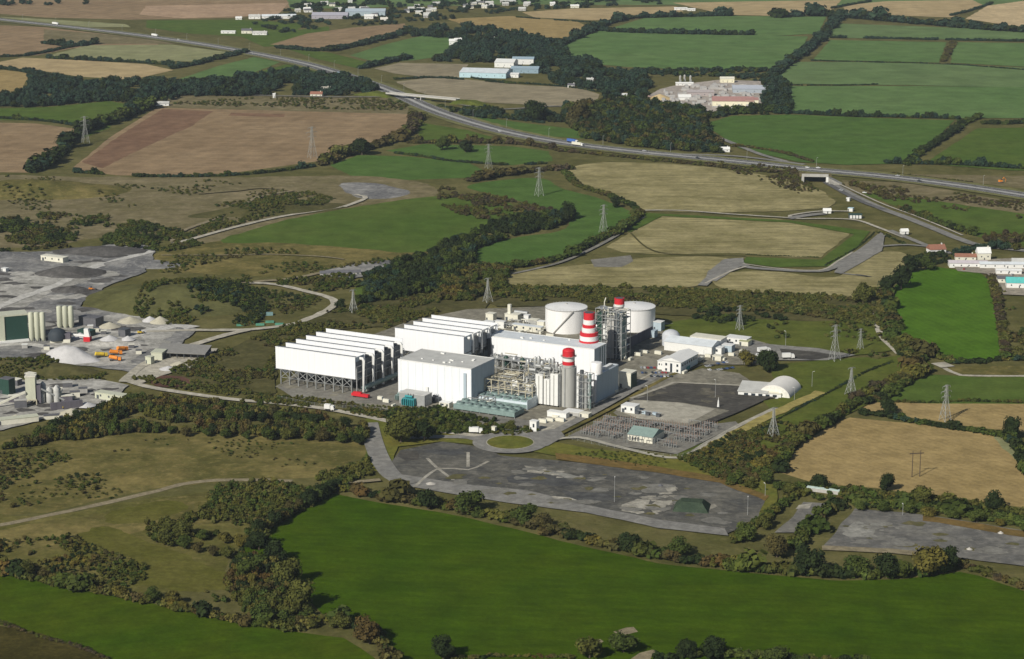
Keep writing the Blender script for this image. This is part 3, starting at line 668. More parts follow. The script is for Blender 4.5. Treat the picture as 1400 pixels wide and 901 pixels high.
# plant roads
road('perimeter_road', [(560,600),(640,600),(672,612),(700,615),(735,608),(752,596),(820,560),(905,512),(960,488),(1000,476),(1040,470)], 8, M_ROAD)
road('perimeter_path', [(745,590),(812,556),(898,509),(955,485)], 2.2, M_TRACK)
road('grass_verge', [(752,602),(830,563),(915,516),(960,498)], 4, M_OL)
road('main_access_road', [(170,520),(200,530),(260,540),(320,548),(380,553),(440,560),(500,571),(560,584),(620,594),(660,598)], 7.5, M_TRACK, wob=.5)
road('service_road', [(504,580),(510,604),(520,630),(536,652),(560,664)], 15, M_ROAD)
road('substation_road', [(740,606),(790,600),(850,614),(925,628),(970,606),(1010,584),(1060,560)], 5, M_CONC)
road('service_road', [(842,572),(890,580),(938,587),(990,570),(1044,546),(1060,540)], 8, M_ASPD)
road('yellow_verge', [(940,634),(1010,592),(1070,562),(1124,538)], 10, ground_mat('straw_verge', (.30,.25,.08), (.2,.18,.06), (.36,.30,.12), big=.03), wob=2.5)
road('yard_kerb', [(862,547),(898,534),(922,525)], 3.5, M_CONC)
road('yard_kerb', [(922,525),(1010,529)], 3.5, M_CONC)
road('yard_kerb', [(1010,529),(1044,541)], 3, M_CONC)
# roundabout by the gate
def disc(name, px, py, r, mat, n=40):
    x, y = G(px, py); return sheet_w(name, [(x+r*math.cos(i*2*math.pi/n), y+r*math.sin(i*2*math.pi/n)) for i in range(n)], mat)
S('gate_forecourt', [(640,600),(672,596),(740,592),(764,588),(772,598),(750,612),(700,620),(660,614)], M_ROAD, 1)
disc('roundabout', 697.5, 607, 29, M_ROAD)
disc('roundabout_kerb', 697.5, 607, 18.6, M_CONC)
disc('roundabout_island', 697.5, 607, 17.8, M_LAWN)
# gravel tracks on the left
road('dirt_road', [(-60,727),(0,718),(60,706),(130,691),(200,675),(262,660),(330,656),(400,658)], 6.5, M_DIRT, wob=1.2)
road('dirt_road', [(470,662),(500,660),(520,658)], 6, M_DIRT)
road('gravel_road', [(-20,430),(30,408),(80,390),(120,370),(165,356),(210,345)], 11, M_TRK2, wob=3)
road('gravel_road', [(150,470),(190,458),(240,447),(262,450)], 14, M_TRK2, wob=4)
road('gravel_road', [(-20,476),(30,472),(70,476)], 9, M_TRK2, wob=2)
road('gravel_road', [(236,334),(262,328),(320,312),(380,298),(430,290),(466,284)], 7, M_TRACK, wob=1)
road('gravel_road', [(236,332),(240,322),(262,312),(300,298),(330,282),(356,270),(400,262)], 6, M_DIRT, wob=2)
road('gravel_road', [(400,262),(360,258),(320,262),(270,266)], 7, M_SAND, wob=2)
road('gravel_road', [(470,284),(500,272),(486,267)], 7, M_TRACK, wob=2)
road('gravel_road', [(340,388),(376,390),(420,400),(450,408),(458,414),(450,424),(420,438),(392,446),(340,452),(260,453),(200,455)], 8, M_TRACK, wob=1.5)
road('gravel_road', [(330,388),(400,382),(440,374),(500,362),(540,362)], 7, M_DIRT, wob=1.5)
S('gravel_pad', [(440,374),(500,360),(540,358),(562,364),(520,376),(470,382)], M_QUA, 3, True)
road('thin_track', [(220,350),(300,350),(370,349),(440,352),(470,356)], 3, M_DIRT, wob=1)
road('gravel_road', [(168,524),(200,498),(250,478),(300,462),(340,452)], 9, M_TRACK, wob=1.5)
road('lane', [(1188,422),(1196,440),(1206,462),(1222,478),(1229,485)], 6, M_TRACK, wob=.6)
road('lane', [(1284,498),(1300,508),(1314,513),(1400,514),(1500,513)], 5, M_TRACK, wob=.6)
road('forecourt', [(1282,497),(1296,503)], 14, M_CONC)
road('field_track', [(1120,670),(1160,677),(1172,674)], 5, M_CONC)
road('overpass_road', [(200,128),(350,131),(450,133),(535,133)], 9, M_GRAV)
road('overpass_road', [(622,142),(680,150),(760,146),(830,150)], 9, M_GRAV)
# mounds and heaps
mound('grassy_hill', 40, 262, 130, 60, 14, M_OL, seed=3)
mound('grassy_hill', 240, 410, 95, 80, 15, ground_mat('hill_grass', (.105,.105,.04), contrast=1.4), seed=8)
mound('scrubby_bank', 370, 288, 92, 40, 9, M_SCRB, rot=20, seed=5)
mound('dark_spoil_heap', 95, 375, 42, 30, 8, M_QUAD, seed=1)
mound('dark_spoil_heap', 96, 398, 26, 18, 5, M_QUAD, seed=2)
mound('grey_spoil_heap', 140, 345, 60, 30, 6, M_QUAD, seed=7)
mound('grey_spoil_heap', 190, 362, 50, 26, 5, M_QUA, seed=9)
mound('white_gravel_heap', 92, 492, 34, 22, 13, solid('pale_sand', (.52,.51,.50), .95, dirt=.1), rot=-12, p=1.2, rough=.12, seed=6)
mound('pale_gravel_heap', 160, 470, 34, 20, 5, M_QUAL, seed=11)
mound('green_bank', 35, 505, 70, 22, 8, M_SCRB, rot=-8, seed=12)
# ================================================================== VEGETATION
H = hedge
# hedgerows: (pixel line, width, height, palette, label, extra)
HR = [
 ([(345,735),(385,710),(448,676)], 9, 8, 'hedge', 'tall dark hedge rising along the upper left edge of the foreground field', {}),
 ([(452,668),(520,681),(600,694),(700,715),(800,741),(900,762),(950,770),(1000,775)], 13, 8, 'autumn', 'long reddish brown hedge between the foreground field and the old grey yard', {'trees': .05}),
 ([(1000,778),(1060,783),(1150,790),(1240,788),(1290,782)], 11, 9, 'green', 'thick green hedge below the two small grey yards on the right', {'trees': .1}),
 ([(1310,772),(1345,785),(1400,805),(1480,835)], 7, 5, 'brown', 'clipped brown hedge running off the right edge below the old yard', {}),
 ([(1004,742),(1040,716),(1064,696),(1084,682),(1100,676)], 8, 6, 'olive', 'olive hedge on the left side of the small grey yard', {}),
 ([(1086,750),(1106,728),(1132,704),(1156,684),(1166,674)], 10, 8, 'autumn', 'broad hedge between the small grey yard and the long yard on the right', {'trees': .1}),
 ([(1172,690),(1260,696),(1340,708),(1420,722),(1480,730)], 11, 6, 'green', 'bushy hedge of green and yellow between the stubble field and the right-hand yard', {'trees': .12}),
 ([(1168,680),(1240,682),(1330,694),(1420,708)], 8, 7, 'olive', 'second row of bushes directly under the large stubble field', {'trees': .1}),
 ([(0,782),(60,797),(190,822),(320,850),(400,862)], 8, 6, 'autumn', 'yellowing hedge along the top of the bottom left meadow', {'trees': .15}),
 ([(410,862),(440,850),(490,860),(520,882),(535,905)], 8, 6, 'autumn', 'rusty hedge at the corner between meadow and foreground field', {'trees': .2}),
 ([(0,852),(50,870),(110,886),(150,905)], 4, 2, 'brown', 'low brown hedge at the bottom left corner', {'gap': .3}),
 ([(560,905),(640,900),(700,898),(780,900)], 5, 2.5, 'autumn', 'low ragged hedge along the bottom edge left of the bare earth', {'gap': .45}),
 ([(900,902),(960,898),(1040,900),(1100,904),(1180,906)], 7, 5, 'green', 'leafy hedge along the bottom edge right of the bare earth', {}),
 ([(1178,566),(1230,574),(1280,583),(1340,592),(1374,598)], 8, 5, 'dark', 'dark hedge between the two stubble fields', {'trees': .15}),
 ([(1378,600),(1392,616),(1400,640),(1420,664)], 10, 9, 'dark', 'dark tree hedge at the right end of the large stubble field', {}),
 ([(1190,549),(1260,551),(1330,549),(1420,552)], 4, 3, 'hedge', 'thin hedge under the lower green pasture', {}),
 ([(1062,644),(1092,604),(1128,582),(1166,556),(1200,548),(1240,524),(1270,508)], 9, 7, 'hedge', 'dark hedge climbing from the yard past the pylons to the lane', {'trees': .2}),
 ([(1000,664),(1040,640),(1080,612),(1130,576)], 10, 6, 'autumn', 'autumn coloured shrub belt beside the overgrown strip', {'gap': .1}),
 ([(1226,520),(1200,534),(1166,548)], 10, 7, 'brown', 'short brown bush row above the corridor pylon', {}),
 ([(1234,524),(1256,500),(1264,482)], 12, 8, 'autumn', 'tall russet bushes beside the lane corner', {'trees': .3}),
 ([(1040,590),(1080,566),(1130,540),(1180,512),(1220,496)], 3, 1.6, 'dark', 'thin dark drain hedge across the pylon corridor', {}),
 ([(1220,470),(1218,430),(1212,396)], 10, 7, 'hedge', 'hedge on the left side of the bright paddock field', {'trees': .2}),
 ([(1226,466),(1262,480),(1300,496)], 9, 7, 'olive', 'hedge rounding the lower left corner of the bright paddock', {'trees': .2}),
 ([(1300,497),(1340,496),(1375,492),(1440,494)], 8, 5, 'dark', 'dark hedge under the bright paddock', {'trees': .2}),
 ([(1356,380),(1364,410),(1370,450),(1376,492)], 9, 5, 'brown', 'brown hedge on the right side of the bright paddock', {}),
 ([(1200,318),(1215,324),(1236,334)], 5, 3, 'green', 'short green hedge beside the estate road bend', {}),
 ([(1196,318),(1170,340),(1128,364)], 2.6, 1.5, 'dark', 'thin dark hedge slanting down the dry grassland', {}),
 ([(1020,348),(1060,350),(1118,352)], 2.6, 1.3, 'green', 'low green drain hedge under the dry grassland', {}),
 ([(1164,252),(1200,266),(1224,274)], 6, 5, 'brown', 'sparse young trees on the bank beside the underpass road', {'gap': .5, 'trees': .3}),
 ([(1228,286),(1262,298),(1300,312),(1332,322)], 7, 6, 'hedge', 'bushes between the access road and the pasture slope', {'gap': .3, 'trees': .3}),
 ([(1240,226),(1262,208),(1296,186),(1318,170),(1336,162)], 12, 9, 'dark', 'dark diagonal hedge below the far pastures on the right', {}),
 ([(1080,155),(1150,159),(1240,161),(1310,163)], 7, 7, 'far', 'long far hedge between two green pastures on the right', {'trees': .2}),
 ([(1344,170),(1380,170),(1440,168)], 9, 9, 'dark', 'far dark hedge reaching the right edge', {}),
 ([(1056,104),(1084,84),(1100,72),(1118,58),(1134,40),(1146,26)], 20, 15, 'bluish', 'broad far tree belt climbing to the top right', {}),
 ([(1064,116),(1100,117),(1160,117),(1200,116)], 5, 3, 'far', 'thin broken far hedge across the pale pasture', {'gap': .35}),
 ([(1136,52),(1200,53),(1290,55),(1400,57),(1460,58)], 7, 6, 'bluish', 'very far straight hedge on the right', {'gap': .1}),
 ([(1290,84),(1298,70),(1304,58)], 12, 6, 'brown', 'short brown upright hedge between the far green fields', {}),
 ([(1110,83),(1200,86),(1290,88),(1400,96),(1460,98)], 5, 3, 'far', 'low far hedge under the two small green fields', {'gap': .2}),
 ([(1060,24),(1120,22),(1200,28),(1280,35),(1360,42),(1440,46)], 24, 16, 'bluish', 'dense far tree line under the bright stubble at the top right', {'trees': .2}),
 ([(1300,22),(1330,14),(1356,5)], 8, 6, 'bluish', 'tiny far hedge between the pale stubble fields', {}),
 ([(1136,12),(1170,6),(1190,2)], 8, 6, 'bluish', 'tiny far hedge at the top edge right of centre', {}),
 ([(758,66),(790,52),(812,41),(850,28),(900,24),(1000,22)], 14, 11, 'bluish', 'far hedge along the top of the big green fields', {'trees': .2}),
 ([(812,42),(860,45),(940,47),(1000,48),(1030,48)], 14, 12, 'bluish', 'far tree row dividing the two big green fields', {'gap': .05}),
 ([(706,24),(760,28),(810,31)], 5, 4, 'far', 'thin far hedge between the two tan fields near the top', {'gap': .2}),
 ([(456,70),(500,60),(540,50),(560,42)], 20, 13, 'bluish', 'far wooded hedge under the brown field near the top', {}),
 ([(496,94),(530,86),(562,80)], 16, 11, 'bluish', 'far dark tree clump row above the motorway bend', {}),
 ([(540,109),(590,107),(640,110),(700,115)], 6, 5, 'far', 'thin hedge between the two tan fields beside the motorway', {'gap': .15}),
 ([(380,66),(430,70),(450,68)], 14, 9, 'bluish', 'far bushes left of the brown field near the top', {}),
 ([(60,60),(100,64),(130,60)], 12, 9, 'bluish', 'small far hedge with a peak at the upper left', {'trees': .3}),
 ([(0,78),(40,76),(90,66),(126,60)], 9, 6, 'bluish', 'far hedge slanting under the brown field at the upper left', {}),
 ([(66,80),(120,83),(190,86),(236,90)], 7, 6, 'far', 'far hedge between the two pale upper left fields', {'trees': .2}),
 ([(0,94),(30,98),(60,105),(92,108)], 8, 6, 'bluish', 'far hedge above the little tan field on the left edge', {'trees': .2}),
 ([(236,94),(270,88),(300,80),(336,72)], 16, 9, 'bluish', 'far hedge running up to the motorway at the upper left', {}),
 ([(0,162),(60,166),(108,173)], 6, 5, 'far', 'hedge above the left edge brown field', {'trees': .2}),
 ([(44,236),(76,218),(98,192),(130,175),(160,165),(206,146)], 16, 11, 'dark', 'thick dark hedge along the left side of the ploughed field', {'trees': .2}),
 ([(100,236),(200,242),(300,241),(370,236),(430,228)], 6, 5, 'dark', 'hedge along the bottom of the ploughed field', {'gap': .15, 'trees': .1}),
 ([(440,226),(476,212),(520,200),(548,190),(566,174),(570,160)], 16, 9, 'brown', 'brown tree hedge at the right end of the ploughed field', {'trees': .3}),
 ([(540,210),(580,215),(620,221),(700,226),(745,224)], 6, 4, 'far', 'thin hedge between the two bright pastures above the plant', {'gap': .1}),
 ([(560,196),(620,196),(700,197),(760,205)], 8, 7, 'brown', 'brown hedge at the foot of the motorway bank', {'trees': .2}),
 ([(648,248),(690,240),(740,234),(780,232)], 14, 8, 'brown', 'brown scrub hedge above the winding pasture', {'trees': .2}),
 ([(772,236),(790,254),(830,268),(866,284),(876,296)], 9, 6, 'hedge', 'hedge between winding pasture and dry grassland', {}),
 ([(872,298),(850,316),(812,332),(776,352),(730,362),(690,368)], 10, 7, 'hedge', 'curving hedge along the lower side of the winding pasture', {'trees': .15}),
 ([(1000,200),(1060,208),(1110,222)], 7, 4, 'brown', 'brown bushes below the motorway slip road', {'gap': .3}),
 ([(760,206),(860,216),(960,226),(1060,236),(1100,240)], 11, 5, 'brown', 'brown scrub on the near bank of the motorway', {}),
 ([(600,146),(680,160),(740,168)], 9, 5, 'far', 'roadside bushes right of the overpass', {'gap': .2}),
 ([(1220,238),(1300,246),(1400,256)], 4, 2, 'brown', 'low growth on the far verge of the motorway at right', {'gap': .4}),
 ([(1212,224),(1300,226),(1400,232),(1440,236)], 6, 6, 'far', 'hedge between the motorway and the far right pasture', {'gap': .2, 'trees': .3}),
 ([(630,104),(680,112),(760,118),(820,126)], 5, 4, 'far', 'dark hedge in front of the pale blue warehouses', {}),
]
for px, w, h, pal, lab, kw in HR: H(px, w, h, pal, lab, **kw)

for i, (px_, w_, h_, pl_) in enumerate([([(1430,664),(1520,704),(1640,712),(1780,716)],9,7,'green'),([(1500,805),(1620,812),(1790,820)],10,8,'hedge'),([(1500,508),(1620,512),(1790,516)],8,6,'dark'),([(1508,404),(1640,408),(1780,412)],8,6,'hedge'),([(1500,236),(1600,250),(1760,262)],10,8,'far'),([(1470,152),(1600,153),(1770,158)],10,8,'far'),([(1496,86),(1620,88),(1770,94)],12,9,'bluish')]):
    H(px_, w_, h_, pl_, ['hedge beyond the right edge of the picture under the outer stubble','hedge beyond the right edge above the foreground field','hedge beyond the right edge level with the bright paddock','hedge beyond the right edge level with the business park','hedge beyond the right edge below the motorway','far hedge beyond the right edge above the motorway','very far hedge beyond the right edge'][i], trees=.15)
for i, (px_, w_, h_, pl_) in enumerate([([(-60,768),(-200,752),(-360,748)],10,8,'autumn'),([(-60,596),(-200,594),(-360,592)],10,8,'hedge'),([(-60,474),(-200,474),(-370,474)],9,7,'green'),([(-60,244),(-200,244),(-360,242)],9,7,'dark'),([(-60,155),(-200,153),(-360,150)],10,8,'bluish')]):
    H(px_, w_, h_, pl_, ['hedge beyond the left edge level with the bottom left meadow','hedge beyond the left edge level with the lower quarry works','hedge beyond the left edge level with the quarry silos','hedge beyond the left edge level with the ploughed field','far hedge beyond the left edge level with the dark wood'][i], trees=.15)
# individual trees
G1 = 'trees in the hedge between the foreground field and the old yard'
for px, py, w, h, k, lab in [
 (585,696,32,30,'dark','round dark green tree where the service road meets the foreground hedge'),
 (640,699,44,32,'green','widest round green tree standing in the hedge beside the yard left of centre'),
 (716,716,38,30,'green','bushy green tree in the foreground hedge right of the widest one'),
 (744,722,30,22,'brown','low brownish tree beside the bushy green one in the foreground hedge'),
 (862,755,36,28,'dark','dark green tree in the foreground hedge below the broken concrete pads'),
 (930,760,34,26,'green','round green tree in the foreground hedge below the square mound'),
 (1062,762,34,34,'brown','brown-topped tree at the bottom left corner of the small grey yard'),
 (1104,784,44,42,'dark','big rounded dark tree between the small yard and the foreground field'),
 (1170,786,36,30,'green','green rounded tree below the left end of the long yard'),
 (1212,790,40,34,'dark','broad dark green tree left of the yellow-green one'),
 (1268,787,54,46,'yellow','large yellow-green tree at the edge of the long grey yard'),
 (1296,780,38,36,'dark','dark green tree growing against the yellow-green one'),
 (1018,740,30,28,'light','yellow-green tree at the right end of the old yard'),
 (1044,722,26,22,'olive','olive tree in the gap between the two yards'),
 (394,800,42,40,'olive','tall olive tree leaning over the left side of the foreground field'),
 (408,834,42,44,'olive','large spreading olive tree below the tall olive one beside the foreground field'),
 (374,770,34,32,'dark','dark rounded tree behind the tall olive one'),
 (354,752,32,30,'dark','dark tree just above the left corner of the foreground field'),
 (340,792,34,30,'green','green tree at the upper end of the olive lawn'),
 (362,850,34,28,'green','green bushy tree left of the spreading olive one'),
 (466,858,30,22,'olive','small olive tree at the meadow corner'),
 (505,880,42,40,'rust','rusty tree at the bottom of the hedge beside the foreground field'),
 (606,902,36,34,'dark','dark bush tree at the bottom edge left of centre'),
 (852,892,44,30,'green','spreading green tree beside the bare earth at the bottom edge'),
 (806,900,38,32,'olive','olive tree left of the bare earth at the bottom edge'),
 (940,898,30,28,'dark','first dark tree right of the bare earth at the bottom edge'),
 (976,900,34,30,'dark','second dark tree right of the bare earth at the bottom edge'),
 (1060,905,36,22,'green','wide low tree on the bottom edge right of centre'),
 (548,606,50,42,'olive','large olive tree at the start of the service road'),
 (580,604,32,30,'dark','dark tree beside the service road start with a deep shadow'),
 (1246,372,26,24,'dark','round dark tree at the upper left corner of the bright paddock'),
 (1232,396,30,34,'dark','tall dark tree on the left side of the bright paddock'),
 (1212,400,26,26,'dark','dark rounded tree left of the bright paddock'),
 (1265,370,24,20,'green','green tree above the bright paddock beside the red-roofed house'),
 (1180,416,28,30,'olive','olive tree where the pale lane begins'),
 (1022,500,26,22,'yellow','yellow-brown tree behind the arched store'),
 (1050,508,30,30,'dark','dark green conifer-like tree behind the arched store'),
 (1042,500,16,22,'green','small green tree beside the cars behind the arched store'),
 (1215,566,26,22,'dark','round dark tree in the hedge between the two stubble fields'),
 (1212,672,22,26,'dark','dark tree on the bottom edge of the large stubble field'),
 (1258,690,32,26,'olive','grey-green tree in the hedge under the large stubble field'),
 (1360,700,30,30,'dark','dark tree in the hedge near the right edge'),
 (1120,668,24,20,'dark','dark tree beside the pale field track'),
 (1382,600,26,32,'dark','tall dark tree at the top right corner of the large stubble field'),
 (778,300,22,26,'dark','dark rounded tree at the tip of the wooded tongue in the winding pasture'),
 (842,284,14,16,'dark','small dark tree in the hedge above the winding pasture'),
 (495,212,30,26,'dark','dark tree at the lower right corner of the ploughed field'),
 (605,205,22,20,'green','pale green tree at the foot of the motorway bank'),
 (636,208,20,18,'dark','dark tree in the bright pasture hedge under the motorway'),
 (732,165,32,30,'dark','large dark tree right of the overpass'),
 (790,170,34,34,'brown','brown tree at the left of the roadside wood'),
 (66,92+118,0,0,None,None)]:
    if k: tree_px(px, py, w, h, k, lab)
# conifer-like windbreak by the business park (one clipped dark row)
H([(1308,350),(1330,342),(1358,340),(1372,342)], 12, 9, 'bluish', 'dark clipped evergreen windbreak above the business park')
# tree rows
tree_row([(456,672),(430,686),(400,702),(372,720),(348,738)], 8, 5.5, 10, ['dark','dark','brown'], 'dark tree in the row shading the upper left of the foreground field', 'row of trees shading the foreground field')
tree_row([(215,742),(250,750),(290,760),(330,768),(352,778)], 10, 6, 10, ['olive','green','brown'], 'tree in the row between rough grass and olive lawn', 'trees above the olive lawn')
tree_row([(230,730),(280,738),(330,746),(356,748)], 10, 6, 10, ['olive','olive','green','yellow'], 'tree in the back row behind the olive lawn', 'trees above the olive lawn, back row')
tree_row([(20,786),(60,792),(110,808),(160,815),(210,822),(250,834)], 10, 5, 8, ['olive','yellow','brown','green'], 'autumn tree in the hedge above the bottom left meadow', 'trees in the bottom left meadow hedge', skip=.2)
tree_row([(390,848),(430,858)], 8, 5, 8, ['olive','brown'], 'tree at the right end of the bottom left meadow hedge', 'trees at the meadow hedge end')
tree_row([(1176,700),(1240,703),(1300,710),(1370,720),(1400,728)], 14, 4.6, 7, ['light','yellow','green'], 'yellow-green tree behind the long grey yard', 'trees behind the long grey yard', skip=.15)
tree_row([(1076,676),(1050,664),(1024,668)], 9, 5, 8, ['green','olive'], 'tree at the top right corner of the old yard', 'trees at the top right of the old yard')
tree_row([(105,598),(180,590),(260,596),(340,600),(420,602),(490,606)], 13, 5.5, 9, ['dark','green','olive','brown'], 'tree on the lower edge of the wood left of the service road', 'trees on the lower edge of the left wood', jitter=3)
tree_row([(60,604),(110,576),(180,556),(240,562),(300,572),(380,578),(470,588)], 12, 5.5, 9, ['dark','green','dark','rust'], 'tree on the upper edge of the wood left of the service road', 'trees on the upper edge of the left wood', jitter=3)
tree_row([(595,588),(640,592),(700,590)], 10, 4.5, 7, ['green','olive'], 'green tree in the shrub belt in front of the cooling units', 'trees in front of the cooling units')
tree_row([(470,420),(520,410),(560,400),(600,392),(650,388)], 12, 5, 9, ['dark','green','olive'], 'tree on the wooded slope behind the power station', 'trees behind the power station', jitter=5)
tree_row([(540,372),(590,350),(640,330),(700,316),(760,306)], 13, 5.5, 10, ['dark','green','dark'], 'dark tree in the wooded tongue beside the winding pasture', 'trees beside the winding pasture', jitter=5)
tree_row([(800,182),(850,196),(900,200),(950,208)], 16, 6, 12, ['brown','dark','brown'], 'tree on the lower edge of the roadside wood', 'trees on the lower edge of the roadside wood', jitter=6)
print('individual trees', NTREE[0])

# woods and scrub nobody could count
W = scatter
W('wood', [(20,610),(90,580),(180,548),(300,556),(420,570),(500,584),(504,606),(420,600),(300,594),(180,592),(90,606),(0,616)], 3.6, 3.2, 6.5, 'autumn', 'dense autumn wood of green and russet trees below the white gravel road', thr=-.45, temps=TREE)
W('scrub', [(-40,620),(120,600),(300,600),(500,612),(500,628),(300,650),(120,690),(-40,710)], 6, 1.3, 1.6, 'scrub', 'patchy low scrub on the rough grassland at the lower left', thr=.2)
W('scrub', [(-40,620),(60,612),(130,640),(140,670),(60,690),(-40,700)], 5, 2, 3, 'autumn', 'bushes on the slope at the left edge', thr=.0)
W('scrub', [(300,664),(400,656),(480,640),(505,628),(512,648),(470,668),(440,684),(360,700),(270,700)], 4, 2.6, 4.5, 'olive', 'olive scrub wood at the head of the foreground field', thr=-.3)
W('scrub', [(-20,740),(100,735),(160,760),(260,800),(330,830),(330,848),(190,818),(60,792),(-20,776)], 4.4, 2.0, 3.4, 'autumn', 'autumn bushes above the bottom left meadow', thr=.0)
W('scrub', [(320,760),(378,768),(400,800),(424,846),(400,856),(340,850),(310,806)], 3.6, 3, 6, 'autumn', 'mixed trees and bushes beside the foreground field corner', thr=-.3, temps=TREE)
W('scrub', [(200,700),(300,690),(420,676),(440,686),(360,730),(260,736),(200,736)], 4, 2.4, 4.2, 'olive', 'scrubby hillside above the olive lawn', thr=-.02)
W('scrub', [(180,520),(230,510),(300,480),(380,450),(460,424),(540,404),(600,396),(600,430),(530,450),(460,450),(380,474),(370,545),(320,542),(240,532)], 3.4, 2.1, 2.9, 'scrub', 'brown-green scrub slope left of the power station', thr=-.12)
W('scrub', [(376,530),(420,545),(500,556),(560,560),(640,580),(720,585),(735,592),(700,598),(640,594),(560,580),(440,562),(350,552),(320,540)], 3.0, 1.7, 2.6, 'scrub', 'shrub belt along the fence in front of the power station', thr=-.25)
W('scrub', [(520,566),(600,560),(700,584),(720,592),(640,596),(560,594)], 3.6, 2.4, 4.2, 'green', 'green shrubbery below the cooling units', thr=-.3)
W('scrub', [(220,385),(330,372),(360,400),(350,444),(300,450),(230,450),(180,430),(200,404)], 4.4, 2.4, 3.8, 'olive', 'bushes over the grassy hill beside the quarry', thr=.0)
W('scrub', [(262,400),(330,395),(370,420),(356,442),(290,444),(256,420)], 4, 3, 5, 'dark', 'dark trees on the far side of the quarry hill', thr=-.1)
W('scrub', [(0,300),(60,292),(180,300),(250,318),(280,335),(230,345),(120,338),(0,345)], 5, 3.2, 4.5, 'hedge', 'dark scrub on the ridge above the quarry', thr=-.12)
W('scrub', [(-20,240),(160,244),(300,248),(430,262),(330,300),(200,300),(60,290),(-20,290)], 8, 2.6, 2.8, 'scrub', 'scattered scrub over the sandy ground', thr=.26)
W('scrub', [(240,330),(300,296),(360,272),(420,262),(458,272),(440,284),(370,296),(300,314),(250,330)], 4.6, 2.4, 3.2, 'olive', 'bushes over the long scrubby bank', thr=-.35)
W('scrub', [(220,345),(330,340),(480,345),(540,352),(520,362),(440,372),(330,384),(220,376)], 6, 2.2, 2.8, 'scrub', 'scrub on the rough pasture beside the thin track', thr=.08)
W('scrub', [(330,392),(420,402),(440,412),(400,430),(340,430)], 5, 2.2, 3.2, 'hedge', 'scrub inside the bend of the pale gravel road', thr=-.1)
W('scrub', [(380,384),(480,376),(500,392),(440,400),(380,392)], 4.5, 2.6, 3.6, 'hedge', 'scrub above the bend of the pale gravel road', thr=-.3)
W('wood', [(500,380),(560,360),(600,340),(660,316),(700,300),(760,292),(784,290),(782,302),(760,312),(700,324),(650,342),(646,362),(600,400),(540,412),(490,416),(500,396)], 5.2, 4.2, 7.5, 'dark', 'dark deciduous wood winding behind the power station', thr=-.35, temps=TREE)
W('wood', [(600,256),(650,264),(690,272),(740,284),(770,292),(700,300),(640,300),(600,280)], 5.5, 3.2, 4.5, 'brown', 'brown scrub wood above the winding pasture bend', thr=-.1)
W('wood', [(600,380),(660,364),(700,370),(690,396),(640,414),(600,412)], 5, 3.8, 6, 'autumn', 'mixed wood behind the condenser halls', thr=-.35, temps=TREE)
W('scrub', [(640,398),(700,392),(900,394),(1060,402),(1200,410),(1216,440),(1190,446),(1080,430),(980,426),(900,420),(760,412),(650,416)], 5, 3.2, 4.2, 'scrub', 'brown scrubland behind the storage tanks', thr=-.3)
W('scrub', [(940,428),(1010,424),(1080,440),(1060,452),(1010,446),(950,440)], 5.5, 3.4, 5.4, 'dark', 'dark thicket at the foot of the pylon behind the sheds', thr=-.15)
W('scrub', [(1060,440),(1200,440),(1224,480),(1200,492),(1120,478),(1060,466)], 6.5, 2.6, 3.4, 'scrub', 'scrub dotted over the meadow left of the lane', thr=.0)
W('scrub', [(1180,400),(1212,396),(1222,440),(1232,470),(1262,484),(1262,500),(1228,488),(1206,454),(1192,424)], 4.6, 3.2, 5, 'autumn', 'thick scrub along the pale lane', thr=-.35)
W('scrub', [(1150,252),(1240,256),(1400,276),(1400,300),(1280,284),(1180,268)], 6, 2.6, 2.8, 'brown', 'brown scrub on the motorway embankment at the right', thr=.05)
W('scrub', [(980,222),(1090,232),(1120,262),(1100,268),(1000,236)], 6, 2.6, 3, 'brown', 'brown scrub on the embankment left of the underpass', thr=-.1)
W('scrub', [(1240,346),(1290,344),(1300,360),(1250,366),(1236,362)], 5, 3.4, 5, 'dark', 'trees round the red-roofed house', thr=-.2)
W('scrub', [(1372,342),(1440,348),(1440,334),(1390,322),(1340,326)], 6, 4, 6, 'brown', 'trees behind the evergreen windbreak', thr=-.2, temps=TREE)
W('scrub', [(1370,400),(1480,420),(1480,480),(1376,490)], 6, 3, 4, 'scrub', 'scrub right of the bright paddock', thr=-.1)
W('scrub', [(930,630),(1000,596),(1060,568),(1110,570),(1080,606),(1040,640),(1004,660)], 3.6, 2, 2.8, 'autumn', 'rank autumn growth along the overgrown pylon corridor', thr=-.1)
W('scrub', [(780,612),(925,626),(1000,642),(1060,668),(1050,684),(985,658),(900,644),(790,626)], 4.4, 1.2, 1.3, 'olive', 'weeds along the top edge of the old yard', thr=.1)
W('scrub', [(1056,664),(1120,662),(1168,672),(1160,684),(1100,684),(1062,690)], 4, 2.6, 4.2, 'green', 'bushes round the pale field track', thr=-.2)
W('scrub', [(1168,672),(1240,678),(1330,690),(1420,704),(1440,728),(1340,712),(1260,698),(1172,694)], 3.6, 2.4, 3.6, 'green', 'green and yellow undergrowth between the stubble field and the long yard', thr=-.45)
W('scrub', [(925,630),(1000,606),(1060,576),(1100,590),(1070,640),(1030,664),(980,656)], 3.2, 2.2, 3.2, 'autumn', 'dense olive and brown thicket right of the switchyard', thr=-.3)
W('scrub', [(700,404),(1000,404),(1200,412),(1216,440),(1080,430),(900,422)], 4.4, 2.6, 3.2, 'scrub', 'olive undergrowth filling the scrubland behind the tanks', thr=-.2)
W('scrub', [(-20,496),(60,494),(110,504),(150,514),(170,520),(60,522),(-20,520)], 3.4, 2.2, 3, 'olive', 'bushes over the green bank between the two quarry works', thr=-.15)
